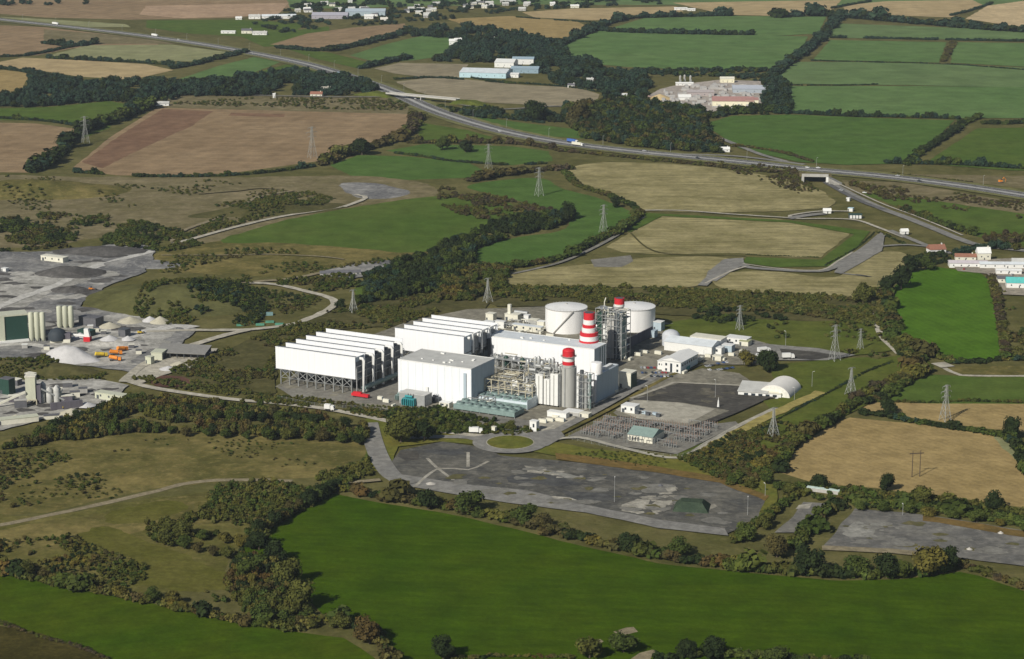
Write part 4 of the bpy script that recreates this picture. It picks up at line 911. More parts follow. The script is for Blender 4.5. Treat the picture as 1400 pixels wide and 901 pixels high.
# far woods
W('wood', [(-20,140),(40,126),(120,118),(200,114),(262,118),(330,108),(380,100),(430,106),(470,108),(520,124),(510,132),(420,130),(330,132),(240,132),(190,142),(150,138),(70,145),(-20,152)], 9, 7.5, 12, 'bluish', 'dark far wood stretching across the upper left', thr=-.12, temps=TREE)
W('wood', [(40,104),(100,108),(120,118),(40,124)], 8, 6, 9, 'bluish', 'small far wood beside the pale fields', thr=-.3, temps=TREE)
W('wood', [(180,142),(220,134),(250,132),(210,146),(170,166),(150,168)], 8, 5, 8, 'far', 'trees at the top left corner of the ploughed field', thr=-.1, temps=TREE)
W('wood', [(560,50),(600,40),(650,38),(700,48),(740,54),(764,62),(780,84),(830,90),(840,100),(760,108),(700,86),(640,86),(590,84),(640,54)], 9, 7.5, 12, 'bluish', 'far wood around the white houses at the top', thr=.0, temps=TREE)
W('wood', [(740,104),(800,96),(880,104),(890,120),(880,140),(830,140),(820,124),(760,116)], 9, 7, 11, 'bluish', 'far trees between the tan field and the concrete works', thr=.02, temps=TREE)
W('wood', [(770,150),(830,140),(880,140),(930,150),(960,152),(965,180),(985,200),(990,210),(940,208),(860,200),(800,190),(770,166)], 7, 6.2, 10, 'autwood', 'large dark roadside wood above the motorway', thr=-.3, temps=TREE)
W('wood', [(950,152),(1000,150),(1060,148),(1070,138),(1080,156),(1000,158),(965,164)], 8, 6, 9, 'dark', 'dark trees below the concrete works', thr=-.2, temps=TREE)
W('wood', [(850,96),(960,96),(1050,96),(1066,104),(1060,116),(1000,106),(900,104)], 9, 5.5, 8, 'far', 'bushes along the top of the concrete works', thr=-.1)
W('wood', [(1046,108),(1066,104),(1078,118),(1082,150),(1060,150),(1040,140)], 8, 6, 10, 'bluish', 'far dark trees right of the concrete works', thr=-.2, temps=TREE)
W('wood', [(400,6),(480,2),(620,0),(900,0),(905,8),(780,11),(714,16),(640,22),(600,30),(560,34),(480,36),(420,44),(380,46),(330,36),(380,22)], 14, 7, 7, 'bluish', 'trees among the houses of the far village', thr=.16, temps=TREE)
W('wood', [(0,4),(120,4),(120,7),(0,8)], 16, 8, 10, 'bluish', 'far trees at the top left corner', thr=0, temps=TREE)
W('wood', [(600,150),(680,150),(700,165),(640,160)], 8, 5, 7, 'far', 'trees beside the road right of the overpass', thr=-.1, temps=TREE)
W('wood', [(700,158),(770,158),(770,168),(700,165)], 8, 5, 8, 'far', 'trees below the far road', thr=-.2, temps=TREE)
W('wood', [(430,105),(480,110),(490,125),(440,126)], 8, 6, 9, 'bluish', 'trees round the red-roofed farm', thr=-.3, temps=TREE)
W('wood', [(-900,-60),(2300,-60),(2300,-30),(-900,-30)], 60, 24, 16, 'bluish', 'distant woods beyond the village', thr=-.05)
W('roadside_scrub', [(350,134),(530,136),(560,144),(550,152),(340,147),(220,142)], 8, 3, 3.4, 'scrub', 'scrub on the embankment left of the overpass', thr=-.05)
# ================================================================== POWER STATION
ROT = rad(-28.0)
def frame(px, py, z=0.0, rz=ROT):
    x, y = G(px, py, z); return x, y
def along_u(x, y, z, pxR, rz=ROT, ang=0.0):
    lo, hi = 0.0, 400.0; ux, uy = math.cos(rz+ang), math.sin(rz+ang)
    for _ in range(40):
        m = (lo+hi)/2
        if P(x+ux*m, y+uy*m, z)[0] < pxR: lo = m
        else: hi = m
    return lo
def site(name, tl, h, xr, xs, label, cat, rz=ROT, group=None, dmax=None):
    """footprint from the top front-left corner (tl), front-right x (xr) and far-right x (xs); returns root, length, depth"""
    x, y = G(tl[0], tl[1], h); a = along_u(x, y, h, xr, rz)
    cx, cy = x+math.cos(rz)*a, y+math.sin(rz)*a
    d = along_u(cx, cy, h, xs, rz, math.pi/2) if xs else 10
    if dmax: d = min(d, dmax)
    return empty(name, (x, y, 0), rz, label, cat, group), a, d
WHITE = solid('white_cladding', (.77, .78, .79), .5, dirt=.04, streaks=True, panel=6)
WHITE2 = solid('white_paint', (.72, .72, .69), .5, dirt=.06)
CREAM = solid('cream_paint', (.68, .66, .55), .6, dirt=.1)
BLUEW = solid('bluish_and_shaded_cladding', (.60, .68, .72), .45, dirt=.05, streaks=True, panel=5)  # bluish cladding, also the painted shade on the office side
GREYC = solid('grey_and_shaded_cladding', (.40, .48, .53), .5, dirt=.1, streaks=True, panel=4)  # real grey cladding, also the painted shade on right-hand walls
ROOFG = solid('grey_roof', (.50, .50, .47), .8, dirt=.14, scale=.12)
ROOFW = solid('pale_roof', (.62, .66, .68), .7, dirt=.12, scale=.12)
STEEL = solid('galvanised_steel', (.42, .43, .42), .45, .35, dirt=.15)
STEELD = solid('dark_steel', (.10, .11, .12), .6, .2, dirt=.2)
BUFF = solid('buff_steel', (.48, .44, .32), .6, dirt=.15)
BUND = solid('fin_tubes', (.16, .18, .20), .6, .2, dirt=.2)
TEAL = solid('teal_paint', (.05, .30, .32), .5, dirt=.12)
TEALG = solid('green_grey_paint', (.21, .29, .27), .55, dirt=.15)
RED = solid('red_paint', (.55, .02, .03), .5, dirt=.08)
GLASS = solid('window_glass', (.03, .04, .05), .15, dirt=0, spec=.6)
TANKW = solid('tank_white', (.80, .79, .77), .5, dirt=.06, streaks=True, scale=.2)
SGREY = solid('stack_grey', (.40, .40, .37), .6, dirt=.12, streaks=True)
BROWNW = solid('dark_and_shaded_concrete', (.13, .12, .14), .85, dirt=.2, streaks=True)  # dark surfaces, also the bund wall's painted shade
CONCW = solid('wall_concrete', (.42, .41, .38), .8, dirt=.15, streaks=True)
GREENR = solid('green_roof', (.22, .30, .27), .6, dirt=.12)
REDROOF = solid('red_roof', (.28, .13, .085), .8, dirt=.15)
ORANGE = solid('orange_paint', (.75, .25, .03), .5, dirt=.12)
YELLOW = solid('yellow_paint', (.7, .5, .05), .5, dirt=.12)
DKGREEN = solid('dark_green_paint', (.022, .060, .045), .5, dirt=.12)
SLATE = solid('slate_roof', (.12, .12, .13), .8, dirt=.15)
SILO = solid('silo_cream', (.52, .53, .41), .55, dirt=.1, streaks=True)
RUBBER = solid('rubber', (.02, .02, .02), .8, dirt=.1)

LEGS = solid('shaded_leg_steel', (.30, .31, .30), .5, .3, dirt=.15)  # darker steel, shade under the condenser halls put into the colour
SWG = solid('switchgear_steel', (.26, .27, .26), .5, .3, dirt=.15)
def acc(tl, xr, D, nst, label, steps, rib, nleg):
    """air cooled condenser: parallel white wind walls over A-frame bundles, fan deck on a braced leg field, steam risers on the right"""
    e, a, _ = site('air_cooled_condenser', tl, 33, xr, None, label, 'condenser hall'); sp = D/nst; z0, z1 = 14.5, 33.0
    for k in range(nst+1):
        y = k*sp; off = steps*k
        b = MB().box(off, a+off*.55, y, y+.35, z0 if k in (0, nst) else 22, z1-.0)
        b.box(off-.1, a+off*.55+.1, y-.12, y+.5, z1, z1+.45)
        b.build('wind_wall', WHITE, e)
    # roof-level bundles between the walls
    for k in range(nst):
        y = k*sp; off = steps*k
        b = MB().prism([(y+1.0, 19.5), (y+sp-1.0, 19.5), (y+sp/2+.5, 30.2), (y+sp/2-.5, 30.2)], 'x', off+1, a+off*.55-1)
        b.build('tube_bundle', BUND, e)
        b = MB().tube([(off+2, y+sp/2, 30.8), (a+off*.55+2.5, y+sp/2, 30.8)], 1.35, 10).build('steam_header', WHITE2, e, smooth=True)
    m = MB(); xe = a+steps*nst*.55
    m.box(0, a, .4, D, 17.6, 18.4)
    for k in range(nst+1): m.box(0, a, k*sp-.3 if k else .4, k*sp+.6, 14.6, 17.5)
    m.build('fan_deck', STEELD, e)
    # fan shrouds below the deck, deepened and dark to add shade there
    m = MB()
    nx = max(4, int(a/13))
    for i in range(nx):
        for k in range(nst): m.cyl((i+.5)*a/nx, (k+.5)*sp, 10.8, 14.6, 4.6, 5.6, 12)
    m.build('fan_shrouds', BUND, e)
    for i in range(nleg):
        for k in range(0, nst+1, 2 if nst > 5 else 1):
            x = (i+.5)*a/nleg; y = min(k*sp+1, D-1)
            MB().box(x-.45, x+.45, y-.45, y+.45, 0, 14.6).build('leg', LEGS, e)
    m = MB()
    for i in range(nleg-1):
        x = (i+.5)*a/nleg; x2 = (i+1.5)*a/nleg
        for y in (1, sp*2+1, sp*4+1):
            if y > D: continue
            m.tube([(x, y, 14), (x2, y, 7)], .28, 4); m.tube([(x2, y, 14), (x, y, 7)], .28, 4); m.tube([(x, y, 7), (x2, y, 7)], .22, 4)
    m.build('bracing', STEEL, e)
    # right hand end: first street closed by a grey panel, the rest open, dark panels painting their inner shade
    MB().box(a-.4, a-.05, .4, sp-.6, z0, z1-.1).build('end_panel', GREYC, e)
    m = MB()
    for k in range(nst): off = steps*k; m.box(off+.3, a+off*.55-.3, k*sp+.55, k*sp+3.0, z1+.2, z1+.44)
    m.build('ridge_shade_strip', BUND, e)  # dark strips added behind the wall tops as painted ridge shade
    if rib:
        for k in range(nst):
            y = (k+.5)*sp; x = a+3.4+steps*(k+.5)*.55
            MB().tube([(x, y, 2.5), (x, y, 29.6), (x-.6, y, 30.8), (x-3.4, y, 30.8)], 1.25, 12).build('steam_riser', WHITE2, e, smooth=True)
            MB().box(a-.3+steps*k*.3, a+steps*k*.3, y-sp/2+.8, y+sp/2-.8, 15, 29).build('shade_end_panel', BUND, e)
        MB().tube([(a+3.4, sp*.5, 6), (a+3.6+steps*nst*.5, D-sp*.3, 6)], 2.1, 12).build('main_duct', TEALG, e, smooth=True)
        m = MB()
        for k in range(nst+1): m.box(a+1+steps*k*.5, a+1.7+steps*k*.5, k*sp-.3, k*sp+.3, 0, 24)
        for z in (14, 20, 25): m.tube([(a+1.3, 0, z), (a+1.3+steps*nst*.5, D, z)], .35, 4)
        m.build('end_frame', STEEL, e)
    else:
        for k in range(1, nst):
            y = k*sp
            m = MB().box(a+steps*k*.55-.1, a+steps*k*.55+.9, y-.2, y+1.5, 16, z1-.05); m.box(a+steps*k*.55-.1, a+steps*k*.55+.8, y+1.5, y+sp-1.8, z1-2.2, z1-.1); m.build('portal_frame', WHITE2, e)
            MB().box(a+steps*k*.3-1, a+steps*k*.3-.7, y+1.6, y+sp-1.8, 16, z1-2.3).build('shade_end_panel', BUND, e)  # dark panel paints the inner shade of the open end
    # walkway rail along the near top edge
    m = MB(); m.tube([(0, -1.2, z0), (a, -1.2, z0)], .12, 4)
    for i in range(int(a/5)): m.tube([(i*5, -1.2, z0-.8), (i*5, -1.2, z0)], .1, 4)
    m.build('walkway', STEEL, e)
    return e, a
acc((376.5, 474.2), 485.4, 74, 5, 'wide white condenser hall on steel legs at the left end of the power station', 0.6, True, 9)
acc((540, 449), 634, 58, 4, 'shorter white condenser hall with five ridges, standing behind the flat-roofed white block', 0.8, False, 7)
# red plinth at the foot of the near riser
x, y = G(493, 545)
e = empty('flatbed_trailer', (x, y, gz(x, y)), ROT, 'long low red trailer at the foot of the white pipes of the left condenser hall', 'trailer')
MB().box(-8, 8, -1.6, 1.6, 1.0, 3.2).build('bed', RED, e); MB().box(-6.5, 1, -1.3, 1.3, 3.2, 4.4).build('load', RED, e)
for wx in (-6, -4.6, 4.4, 5.8):
    m = MB(); m.prism([(wx+.5*math.cos(t*.785), .52+.5*math.sin(t*.785)) for t in range(8)], 'y', -1.7, 1.7); m.build('wheel', RUBBER, e)

# ---- big white block (steam hall)
def hall(tl, h, xr, xs, label, wall, side, roofm, D=None, cat='hall', name='turbine_hall', vents=0, door=False, windows=0, para=.6, base=0.0):
    e, a, d = site(name, tl, h, xr, xs, label, cat); d = D or d
    w = MB().box(0, a, 0, d, 0, h-.3); w.build('wall', wall, e)
    m = MB().box(.35, a-.35, .35, d-.35, h-.28, h-.02); m.build('roof', roofm, e)
    m = MB().box(-.15, a+.15, -.15, .3, h-.5, h+para*.4).box(-.15, a+.15, d-.3, d+.15, h-.5, h+para*.4).box(-.15, .3, .3, d-.3, h-.5, h+para*.4).box(a-.3, a+.15, .3, d-.3, h-.5, h+para*.4)
    m.build('parapet', WHITE2, e)
    r = random.Random(int(a*10))
    for i in range(vents):
        vx = r.uniform(.1, .85)*a; vy = r.uniform(.15, .85)*d; s = r.uniform(.8, 1.6)
        MB().box(vx, vx+s*1.6, vy, vy+s, h, h+s*.7).build('roof_vent', WHITE2, e)
    if door: MB().box(a*.1, a*.1+5, -.12, 0, 0, 6).build('door', GREYC, e)
    for i in range(windows): MB().box(a*(i+.7)/(windows+.4), a*(i+.7)/(windows+.4)+1.4, -.1, .02, h*.55, h*.55+2.2).build('window', GLASS, e)
    return e, a, d
e, a, d = hall((544, 491), 32, 644, 676, 'tall white flat-roofed block with a grey roof in the middle of the power station', WHITE, GREYC, ROOFG, cat='hall', vents=12, name='turbine_hall')
MB().box(a-6.5, a-4.2, -1.2, -.02, 0, 28).build('duct', GREYC, e)
MB().box(a*.39, a*.39+2.2, -1.4, -.02, 0, 12).build('duct', WHITE2, e)
MB().box(a, a+.25, .2, d-.2, 0.3, 31.4).build('side_wall', GREYC, e)  # shaded right side of the white block put into colour
m = MB()
for i in range(9): m.box(a*.04+i*a*.1, a*.04+i*a*.1+.25, -.18, 0, 0, 31.4)
m.build('cladding_joint', BLUEW, e)
MB().box(2, 9, -.1, 0, 0, 6).build('door', GREYC, e)
# low buildings and clutter at its front
def block(px, py, a, d, h, wall, roofm, label, name='plant_building', cat='building', rz=ROT, pitch=0, win=0, group=None, door=True, winm=None):
    x, y = G(px, py); e = empty(name, (x, y, gz(x, y)), rz, label, cat, group)
    MB().box(0, a, 0, d, 0, h).build('wall', wall, e)
    if pitch:
        m = MB().prism([(-.4, h+.02), (d+.4, h+.02), (d/2, h+pitch)], 'x', -.4, a+.4)
    else: m = MB().box(-.25, a+.25, -.25, d+.25, h+.01, h+.4)
    m.build('roof', roofm, e)
    for i in range(win): MB().box(a*(i+.6)/(win+.3), a*(i+.6)/(win+.3)+min(1.6, a/(win+1)*.5), -.08, .02, h*.42, h*.78).build('window', winm or GLASS, e)
    if door: MB().box(a*.06, a*.06+min(2.4, a*.2), -.07, .02, 0, min(h*.8, 3.2)).build('door', STEELD, e)
    return e
block(546, 553, 24, 12, 9, solid('grey_box', (.30, .31, .30), .7), ROOFG, 'low grey transformer house in front of the tall white block')
# transformers: teal with radiators and bushings
def transformer(px, py, label, mat=TEAL, s=1.0):
    x, y = G(px, py); e = empty('transformer', (x, y, gz(x, y)), ROT, label, 'transformer')
    MB().box(-4*s, 4*s, -2*s, 2*s, .6, 4.6*s).build('tank', mat, e)
    for sx in (-1, 1):
        m = MB()
        for i in range(6): m.box((-3.6+i*1.3)*s, (-3.2+i*1.3)*s, sx*2.1*s if sx > 0 else -3.4*s, 3.4*s if sx > 0 else -2.1*s, .8, 4.4*s)
        m.build('radiator', mat, e)
    MB().tube([(-3*s, 0, 5.6*s), (2*s, 0, 5.6*s)], .7*s, 8).build('conservator', mat, e)
    for i in range(3): MB().lathe((-1.5+i*1.8)*s, .9*s, [(.35, 4.6*s), (.15, 5.4*s), (.32, 5.8*s), (.12, 7.4*s)], 8).build('bushing', STEELD, e)
    return e
transformer(560, 556, 'bright teal transformer in front of the grey transformer house', TEAL, 1.35)
transformer(548, 549, 'pale green transformer left of the bright teal one', TEALG, 1.0)
transformer(596, 551, 'dark transformer right of the grey transformer house', STEELD, .9)
block(601, 558, 9, 6, 4, CREAM, WHITE2, 'little cream cabin right of the dark transformer', win=2)
block(616, 549, 10, 5, 5, WHITE2, WHITE2, 'small white cabin against the foot of the tall white block')
block(588, 545, 7, 6, 6, CREAM, WHITE2, 'cream annex with a pipe on its roof at the foot of the tall white block')

# ---- finfan cooling units
def cooling(px, py, a, d, h, nx, ny, label, body, par):
    x, y = G(px, py); e = empty('cooling_unit', (x, y, 0), ROT, label, 'cooling unit')
    MB().box(0, a, 0, d, 2.2, h).build('casing', body, e)
    MB().box(0, a, -.1, 0, 2.4, h*.75).build('louvre', TEALG, e)
    for i in range(nx):
        for k in range(ny):
            cx, cy = (i+.5)*a/nx, (k+.5)*d/ny; r = min(a/nx, d/ny)*.42
            f = MB().lathe(cx, cy, [(r, h+.02), (r*.9, h+1.3), (r*.95, h+1.6), (r*.8, h+1.6)], 14).build('fan_ring', TEALG, e, smooth=True)
            m = MB()
            m.box(cx-r*.8, cx+r*.8, cy-.2, cy+.2, h+1.62, h+1.7).box(cx-.2, cx+.2, cy-r*.8, cy+r*.8, h+1.72, h+1.8); m.build('fan', STEELD, f)
    if par:
        MB().box(-.2, a+.2, d, d+.4, 1, h+3.2).build('screen', WHITE2, e)
        MB().box(a, a+.35, -.2, d+.4, 0, h+2.2).build('side_panel', BLUEW, e)
    m = MB()
    for i in range(nx+1):
        for yy in (.3, d-.3): m.box(i*a/nx-.2, i*a/nx+.2, yy-.2, yy+.2, 0, 2.2)
    m.build('legs', STEEL, e); return e
cooling(620, 562, 56, 17, 6.0, 7, 2, 'long green-grey cooling unit with rows of fans facing the shrub belt', TEALG, False)
cooling(648, 552, 49, 18, 7.0, 6, 2, 'cooling unit with a white screen wall and blue-grey end, behind the green-grey one', BLUEW, True)

# ---- long white turbine hall behind the stacks
e, a, d = hall((667, 459), 25, 812.5, 829, 'long white turbine hall with a pale roof running behind the front stack', WHITE, GREYC, ROOFW, vents=5, name='turbine_hall')
MB().box(a, a+.2, .3, d*.45, .3, 24.2).build('side_wall', GREYC, e)  # blue-grey panel paints the shade on the hall's right end
m = MB()
for i in range(3): m.box(a+.02, a+.5, d*(.47+.18*i), d*(.47+.18*i)+.7, 0, 24.6)
m.build('pilaster', TEALG, e)
MB().box(.8, 3.6, -1.5, 0, 6, 23).build('louvre', STEELD, e)
# front annex of the turbine hall
block(672, 492, 46, 12, 13, CREAM, ROOFW, 'low cream annex along the front of the long turbine hall', win=6)
block(655, 470, 9, 14, 18, WHITE2, WHITE2, 'narrow white duct house at the left end of the long turbine hall')

# ---- corner block with the white silo
e, a, d = site('boiler_house', (803, 512), 24, 815.6, 845.5, 'white block, its side tinted blue-grey as shade, with a round silo at its near end, beside the front chimney', 'boiler house')
MB().box(0, a, 0, d, 0, 24).build('wall', WHITE, e)
MB().box(a, a+.3, .2, d-.2, .3, 23.6).build('side_wall', GREYC, e)  # side's blue-grey is shade put into the colour
MB().box(.3, a-.3, .3, d-.3, 24.02, 24.28).build('roof', ROOFW, e)
MB().box(3, 4.2, -.9, 0, 0, 15).build('pipe_chase', STEELD, e)
m = MB(); m.box(a-4, a-1, d*.45, d*.8, 24.3, 26.5); m.build('roof_vent', WHITE2, e)
x, y = e.location.x+math.cos(ROT)*a*.62-math.sin(ROT)*6.2, e.location.y+math.sin(ROT)*a*.62+math.cos(ROT)*6.2; e = empty('water_tank', (x, y, 24.3), 0, 'round white silo rising above the near end of the block beside the front chimney', 'silo')
MB().lathe(0, 0, [(5.0, 0), (5.0, 8.4), (4.6, 9.2), (.4, 10)], 24).build('shell', TANKW, e, smooth=True)
e = block(846, 531, 11, 12, 13, CREAM, CREAM, 'cream cube-shaped store behind the block with the round silo')
MB().box(11.02, 11.3, .5, 11.5, 0, 11.8).build('shutter', DKGREEN, e)

# ---- stacks and heat recovery boilers
def stack(px, py, H_, r, bands, label, name='chimney', lower=None, lowm=SGREY, ringz=None):
    x, y = G(px, py); e = empty(name, (x, y, 0), ROT, label, 'chimney')
    MB().cyl(0, 0, 0, bands[0][0], lower or r*1.12, lower or r*1.12, 24).build('shaft', lowm, e, smooth=True)
    for z0, z1, rr, m in bands: MB().cyl(0, 0, z0, z1, rr, rr, 24).build('band', m, e, smooth=True)
    zt = bands[-1][1]; rt = bands[-1][2]
    MB().lathe(0, 0, [(rt+.02, zt), (rt+.02, zt+.4), (rt-.5, zt+.4)], 24).build('rim', RED, e, smooth=True)
    MB().cyl(0, 0, zt+.41, zt+.5, rt-.7, rt-.7, 20).build('flue_mouth', STEELD, e)
    for z in (ringz or [bands[0][0]]):
        m = MB().lathe(0, 0, [(r*1.1, z), (r*1.55, z), (r*1.55, z+.3), (r*1.1, z+.3)], 20)
        for i in range(12): t = i*math.pi/6; m.tube([(r*1.5*math.cos(t), r*1.5*math.sin(t), z), (r*1.5*math.cos(t), r*1.5*math.sin(t), z+1.6)], .1, 4)
        m.build('platform', STEEL, e)
    m = MB()
    m.box(-.4, .4, -(lower or r*1.12)-.7, -(lower or r*1.12)-.1, 1, bands[0][0]); m.build('ladder', STEEL, e)
    return e
st1 = stack(777, 556, 48, 4.2, [(33.5, 35.8, 5.2, SGREY), (35.8, 38.8, 5.1, RED), (38.8, 42.8, 5.0, WHITE2), (42.8, 46.8, 5.1, RED)],
      'front grey chimney with a red cap and one red band, nearest to the roundabout', lower=6.6, ringz=[33.5, 42.6])
MB().lathe(0, 0, [(5.1, 47.31), (4.4, 48.4), (2.4, 49.2)], 24).build('cap', RED, st1, smooth=True)
st2 = stack(805, 505, 50, 5.0, [(18, 23.5, 9.0, WHITE2), (23.5, 26.6, 8.6, RED), (26.6, 30.6, 8.2, WHITE2), (30.6, 33.8, 7.9, RED), (33.8, 37.8, 6.4, WHITE2), (37.8, 40.6, 5.8, RED), (40.6, 44.8, 5.3, WHITE2), (44.8, 50.5, 4.9, RED)],
      'red and white striped chimney stepping inwards, rising behind the long turbine hall', lower=9.0, ringz=[33])
st3 = stack(846, 484, 50, 4.0, [(38, 44, 4.2, SGREY), (44, 46, 4.6, WHITE2), (46, 51, 4.5, RED)],
      'red-topped chimney standing against the right-hand storage tank', lower=4.6, ringz=[40])
def dense_pipes(e, x0, x1, y0, y1, z0, z1, n, seed, mats, r=(.2, .6)):
    R_ = random.Random(seed)
    for k, mt in enumerate(mats):
        m = MB()
        for i in range(n//len(mats)):
            x = R_.uniform(x0, x1); y = R_.uniform(y0, y1); z = R_.uniform(z0, z1); q = R_.uniform(*r); L = R_.uniform(4, 14)
            t = R_.random()
            if t < .35: m.tube([(x, y, z), (min(x+L, x1), y, z)], q, 6)
            elif t < .55: m.tube([(x, y, z), (x, min(y+L, y1), z)], q, 6)
            elif t < .85: m.tube([(x, y, max(z0, z-L)), (x, y, z)], q, 6)
            else: m.tube([(x, y, max(z-L, z0)), (x, y, z), (min(x+L*.6, x1), y, z)], q, 6)
        m.build('pipework', mt, e, smooth=True)
def steel_frame(e, x0, x1, y0, y1, z1, nx, ny, nz, mat, r=.3):
    m = MB()
    for i in range(nx+1):
        for k in range(ny+1):
            x = x0+(x1-x0)*i/nx; y = y0+(y1-y0)*k/ny; m.box(x-r, x+r, y-r, y+r, 0, z1)
    m.build('columns', mat, e); m = MB()
    for j in range(1, nz+1):
        z = z1*j/nz
        for k in range(ny+1): y = y0+(y1-y0)*k/ny; m.box(x0, x1, y-r*.8, y+r*.8, z-r, z+r*.9)
        for i in range(nx+1): x = x0+(x1-x0)*i/nx; m.box(x-r*.75, x+r*.75, y0, y1, z-r*1.1, z+r)
    m.build('beams', mat, e); m = MB()
    for j in range(2, nz+1, 2): m.box(x0+.4, x1-.4, y0+.4, y1-.4, z1*j/nz-.08, z1*j/nz+.04)
    m.build('walkway', STEEL, e)
    m = MB()
    for i in range(nx):
        xa = x0+(x1-x0)*i/nx; xb = x0+(x1-x0)*(i+1)/nx
        if i % 2 == 0:
            for j in range(nz): m.tube([(xa, y0-.02, z1*j/nz), (xb, y0-.02, z1*(j+1)/nz)], .16, 4)
    m.build('bracing', mat, e)
# front boiler: white casings, rounded drums and silencers on top
x, y = G(732, 555); e = empty('heat_recovery_boiler', (x, y, 0), ROT, 'front boiler with white upright casings and grey drums on top, left of the front chimney', 'boiler')
for i, (cx, w, dd, hh) in enumerate([(0, 6.5, 12, 27), (7.6, 5.2, 12, 24), (13.6, 6.8, 12, 29), (-8.5, 6, 11, 17)]):
    MB().box(cx, cx+w, 0, dd, 2.5, hh).build('casing', WHITE2, e)
    MB().box(cx+w*.42, cx+w*.52, -.35, -.02, 2.5, hh-1).build('stiffener', SGREY, e)
for i in range(6):
    cx = -6+i*4.6; MB().tube([(cx, 1+(i % 3)*3, 30+(i % 2)*3), (cx+6, 1+(i % 3)*3, 30+(i % 2)*3)], 1.5, 12).build('steam_drum', STEEL, e, smooth=True)
for i in range(7):
    MB().lathe(-9+i*4.2, 4+(i*5 % 7), [(1.3, 31), (1.6, 33), (1.6, 36+(i % 3)*1.5), (.6, 37.5+(i % 3)*1.5)], 10).build('silencer', STEEL, e, smooth=True)
steel_frame(e, -12, 21, 3, 14, 32, 6, 2, 6, STEEL, .22)
dense_pipes(e, -12, 20, -1, 14, 24, 36, 70, 4, [STEEL, SGREY, BUFF], (.2, .5))
dense_pipes(e, -12, 1, -2, 6, 2, 28, 50, 7, [STEEL, WHITE2], (.2, .45))
# auxiliary vessels right of the front chimney
x, y = G(787, 560); e = empty('duct_tower', (x, y, 0), ROT, 'cluster of tall grey upright ducts just right of the front chimney', 'duct tower')
for i, (cx, cy, r, hh, mt) in enumerate([(1, 2, 1.1, 28, WHITE2), (4, 3, 1.6, 33, STEELD), (7.6, 3.4, 1.5, 26, STEEL), (10.4, 5, 1.2, 30, TEALG)]):
    MB().cyl(cx, cy, 0, hh, r, r, 12).build('duct', mt, e, smooth=True)
steel_frame(e, 0, 12, 1, 9, 30, 2, 1, 5, STEEL, .22)
# rear boiler tower
x, y = G(829, 492); e = empty('heat_recovery_boiler', (x, y, 0), ROT, 'tall rear boiler tower of cream and dark steel in front of the right-hand storage tank', 'boiler')
MB().box(0, 7, 0, 16, 2, 38).build('casing', CONCW, e)
MB().box(7.1, 12, 1, 15, 2, 43).build('casing', solid('blue_dark', (.12, .17, .20), .5), e)
MB().box(12.1, 13.6, 2, 13, 2, 40).build('duct', TEALG, e)
for i in range(4): MB().cyl(8+i*1.7, .6, 3, 44-i, .55, .55, 8).build('pipe', STEEL if i % 2 else STEELD, e)
steel_frame(e, -1, 15, -1, 17, 44, 3, 2, 7, STEEL, .22)
dense_pipes(e, -1, 15, -1, 16, 36, 47, 40, 9, [STEEL, CREAM], (.2, .5))
dense_pipes(e, -6, 1, -1, 16, 2, 44, 30, 19, [STEEL, DKGREEN], (.2, .5))
# small lattice mast between tank and rear boiler
x, y = G(826, 462); e = empty('vent_mast', (x, y, 0), 0, 'thin pale vent mast between the two storage tanks', 'mast')
MB().tube([(0, 0, 0), (0, 0, 34), (1.2, 0, 38)], .5, 6).build('pole', CREAM, e); MB().box(-1.4, 1.4, -1.4, 1.4, 30, 30.6).build('platform', STEEL, e)
x, y = G(816, 474); e = empty('duct_tower', (x, y, 0), ROT, 'dark green tower directly right of the striped chimney', 'duct tower')
MB().box(0, 5, 0, 8, 0, 32).build('casing', DKGREEN, e); steel_frame(e, -1, 12, -1, 9, 36, 2, 1, 6, STEEL, .2)
dense_pipes(e, 0, 12, 0, 9, 20, 38, 30, 21, [CREAM, STEEL], (.2, .5))
MB().box(6, 11, 0, 7, 8, 22).build('casing', WHITE2, e)
# pipe racks between the blocks
x, y = G(663, 548); e = empty('pipe_rack', (x, y, 0), ROT, 'maze of grey and buff pipework between the tall white block and the front boiler', 'pipe rack')
steel_frame(e, 0, 44, 0, 30, 19, 7, 3, 3, BUFF, .28)
dense_pipes(e, 0, 44, 0, 30, 3, 21, 150, 3, [STEEL, BUFF, CREAM, SGREY, STEELD], (.22, .6))
for i in range(8):
    vx = 3+i*5; vy = 3+(i*7 % 20); MB().lathe(vx, vy, [(.8, 0), (1.6, .5), (1.6, 8+(i % 3)*3), (.5, 9.5+(i % 3)*3)], 12).build('vessel', CREAM if i % 2 else STEEL, e, smooth=True)
for i in range(5): MB().box(4+i*8, 9+i*8, 10+(i % 2)*8, 15+(i % 2)*8, 0, 10+(i % 3)*4).build('plant_cabin', STEEL if i % 2 else WHITE2, e)
x, y = G(668, 512); e = empty('pipe_rack', (x, y, 0), ROT, 'pipework and filter houses close under the long turbine hall', 'pipe rack')
steel_frame(e, 0, 60, 0, 14, 15, 8, 1, 2, STEEL, .25)
dense_pipes(e, 0, 60, 0, 14, 5, 18, 90, 13, [STEEL, SGREY, BUFF], (.3, .8))
for i in range(5): MB().lathe(6+i*8, 6, [(2.6, 8), (3.0, 9), (3.0, 14), (1.2, 17)], 14).build('filter_drum', DKGREEN if i % 2 else STEEL, e, smooth=True)
x, y = G(640, 556); e = empty('pipe_rack', (x, y, 0), ROT, 'low pipe bridge at the right corner of the tall white block', 'pipe rack')
steel_frame(e, 0, 20, 0, 10, 8, 3, 1, 1, STEEL, .22); dense_pipes(e, 0, 20, 0, 10, 3, 8, 24, 17, [STEEL, CREAM], (.2, .4))
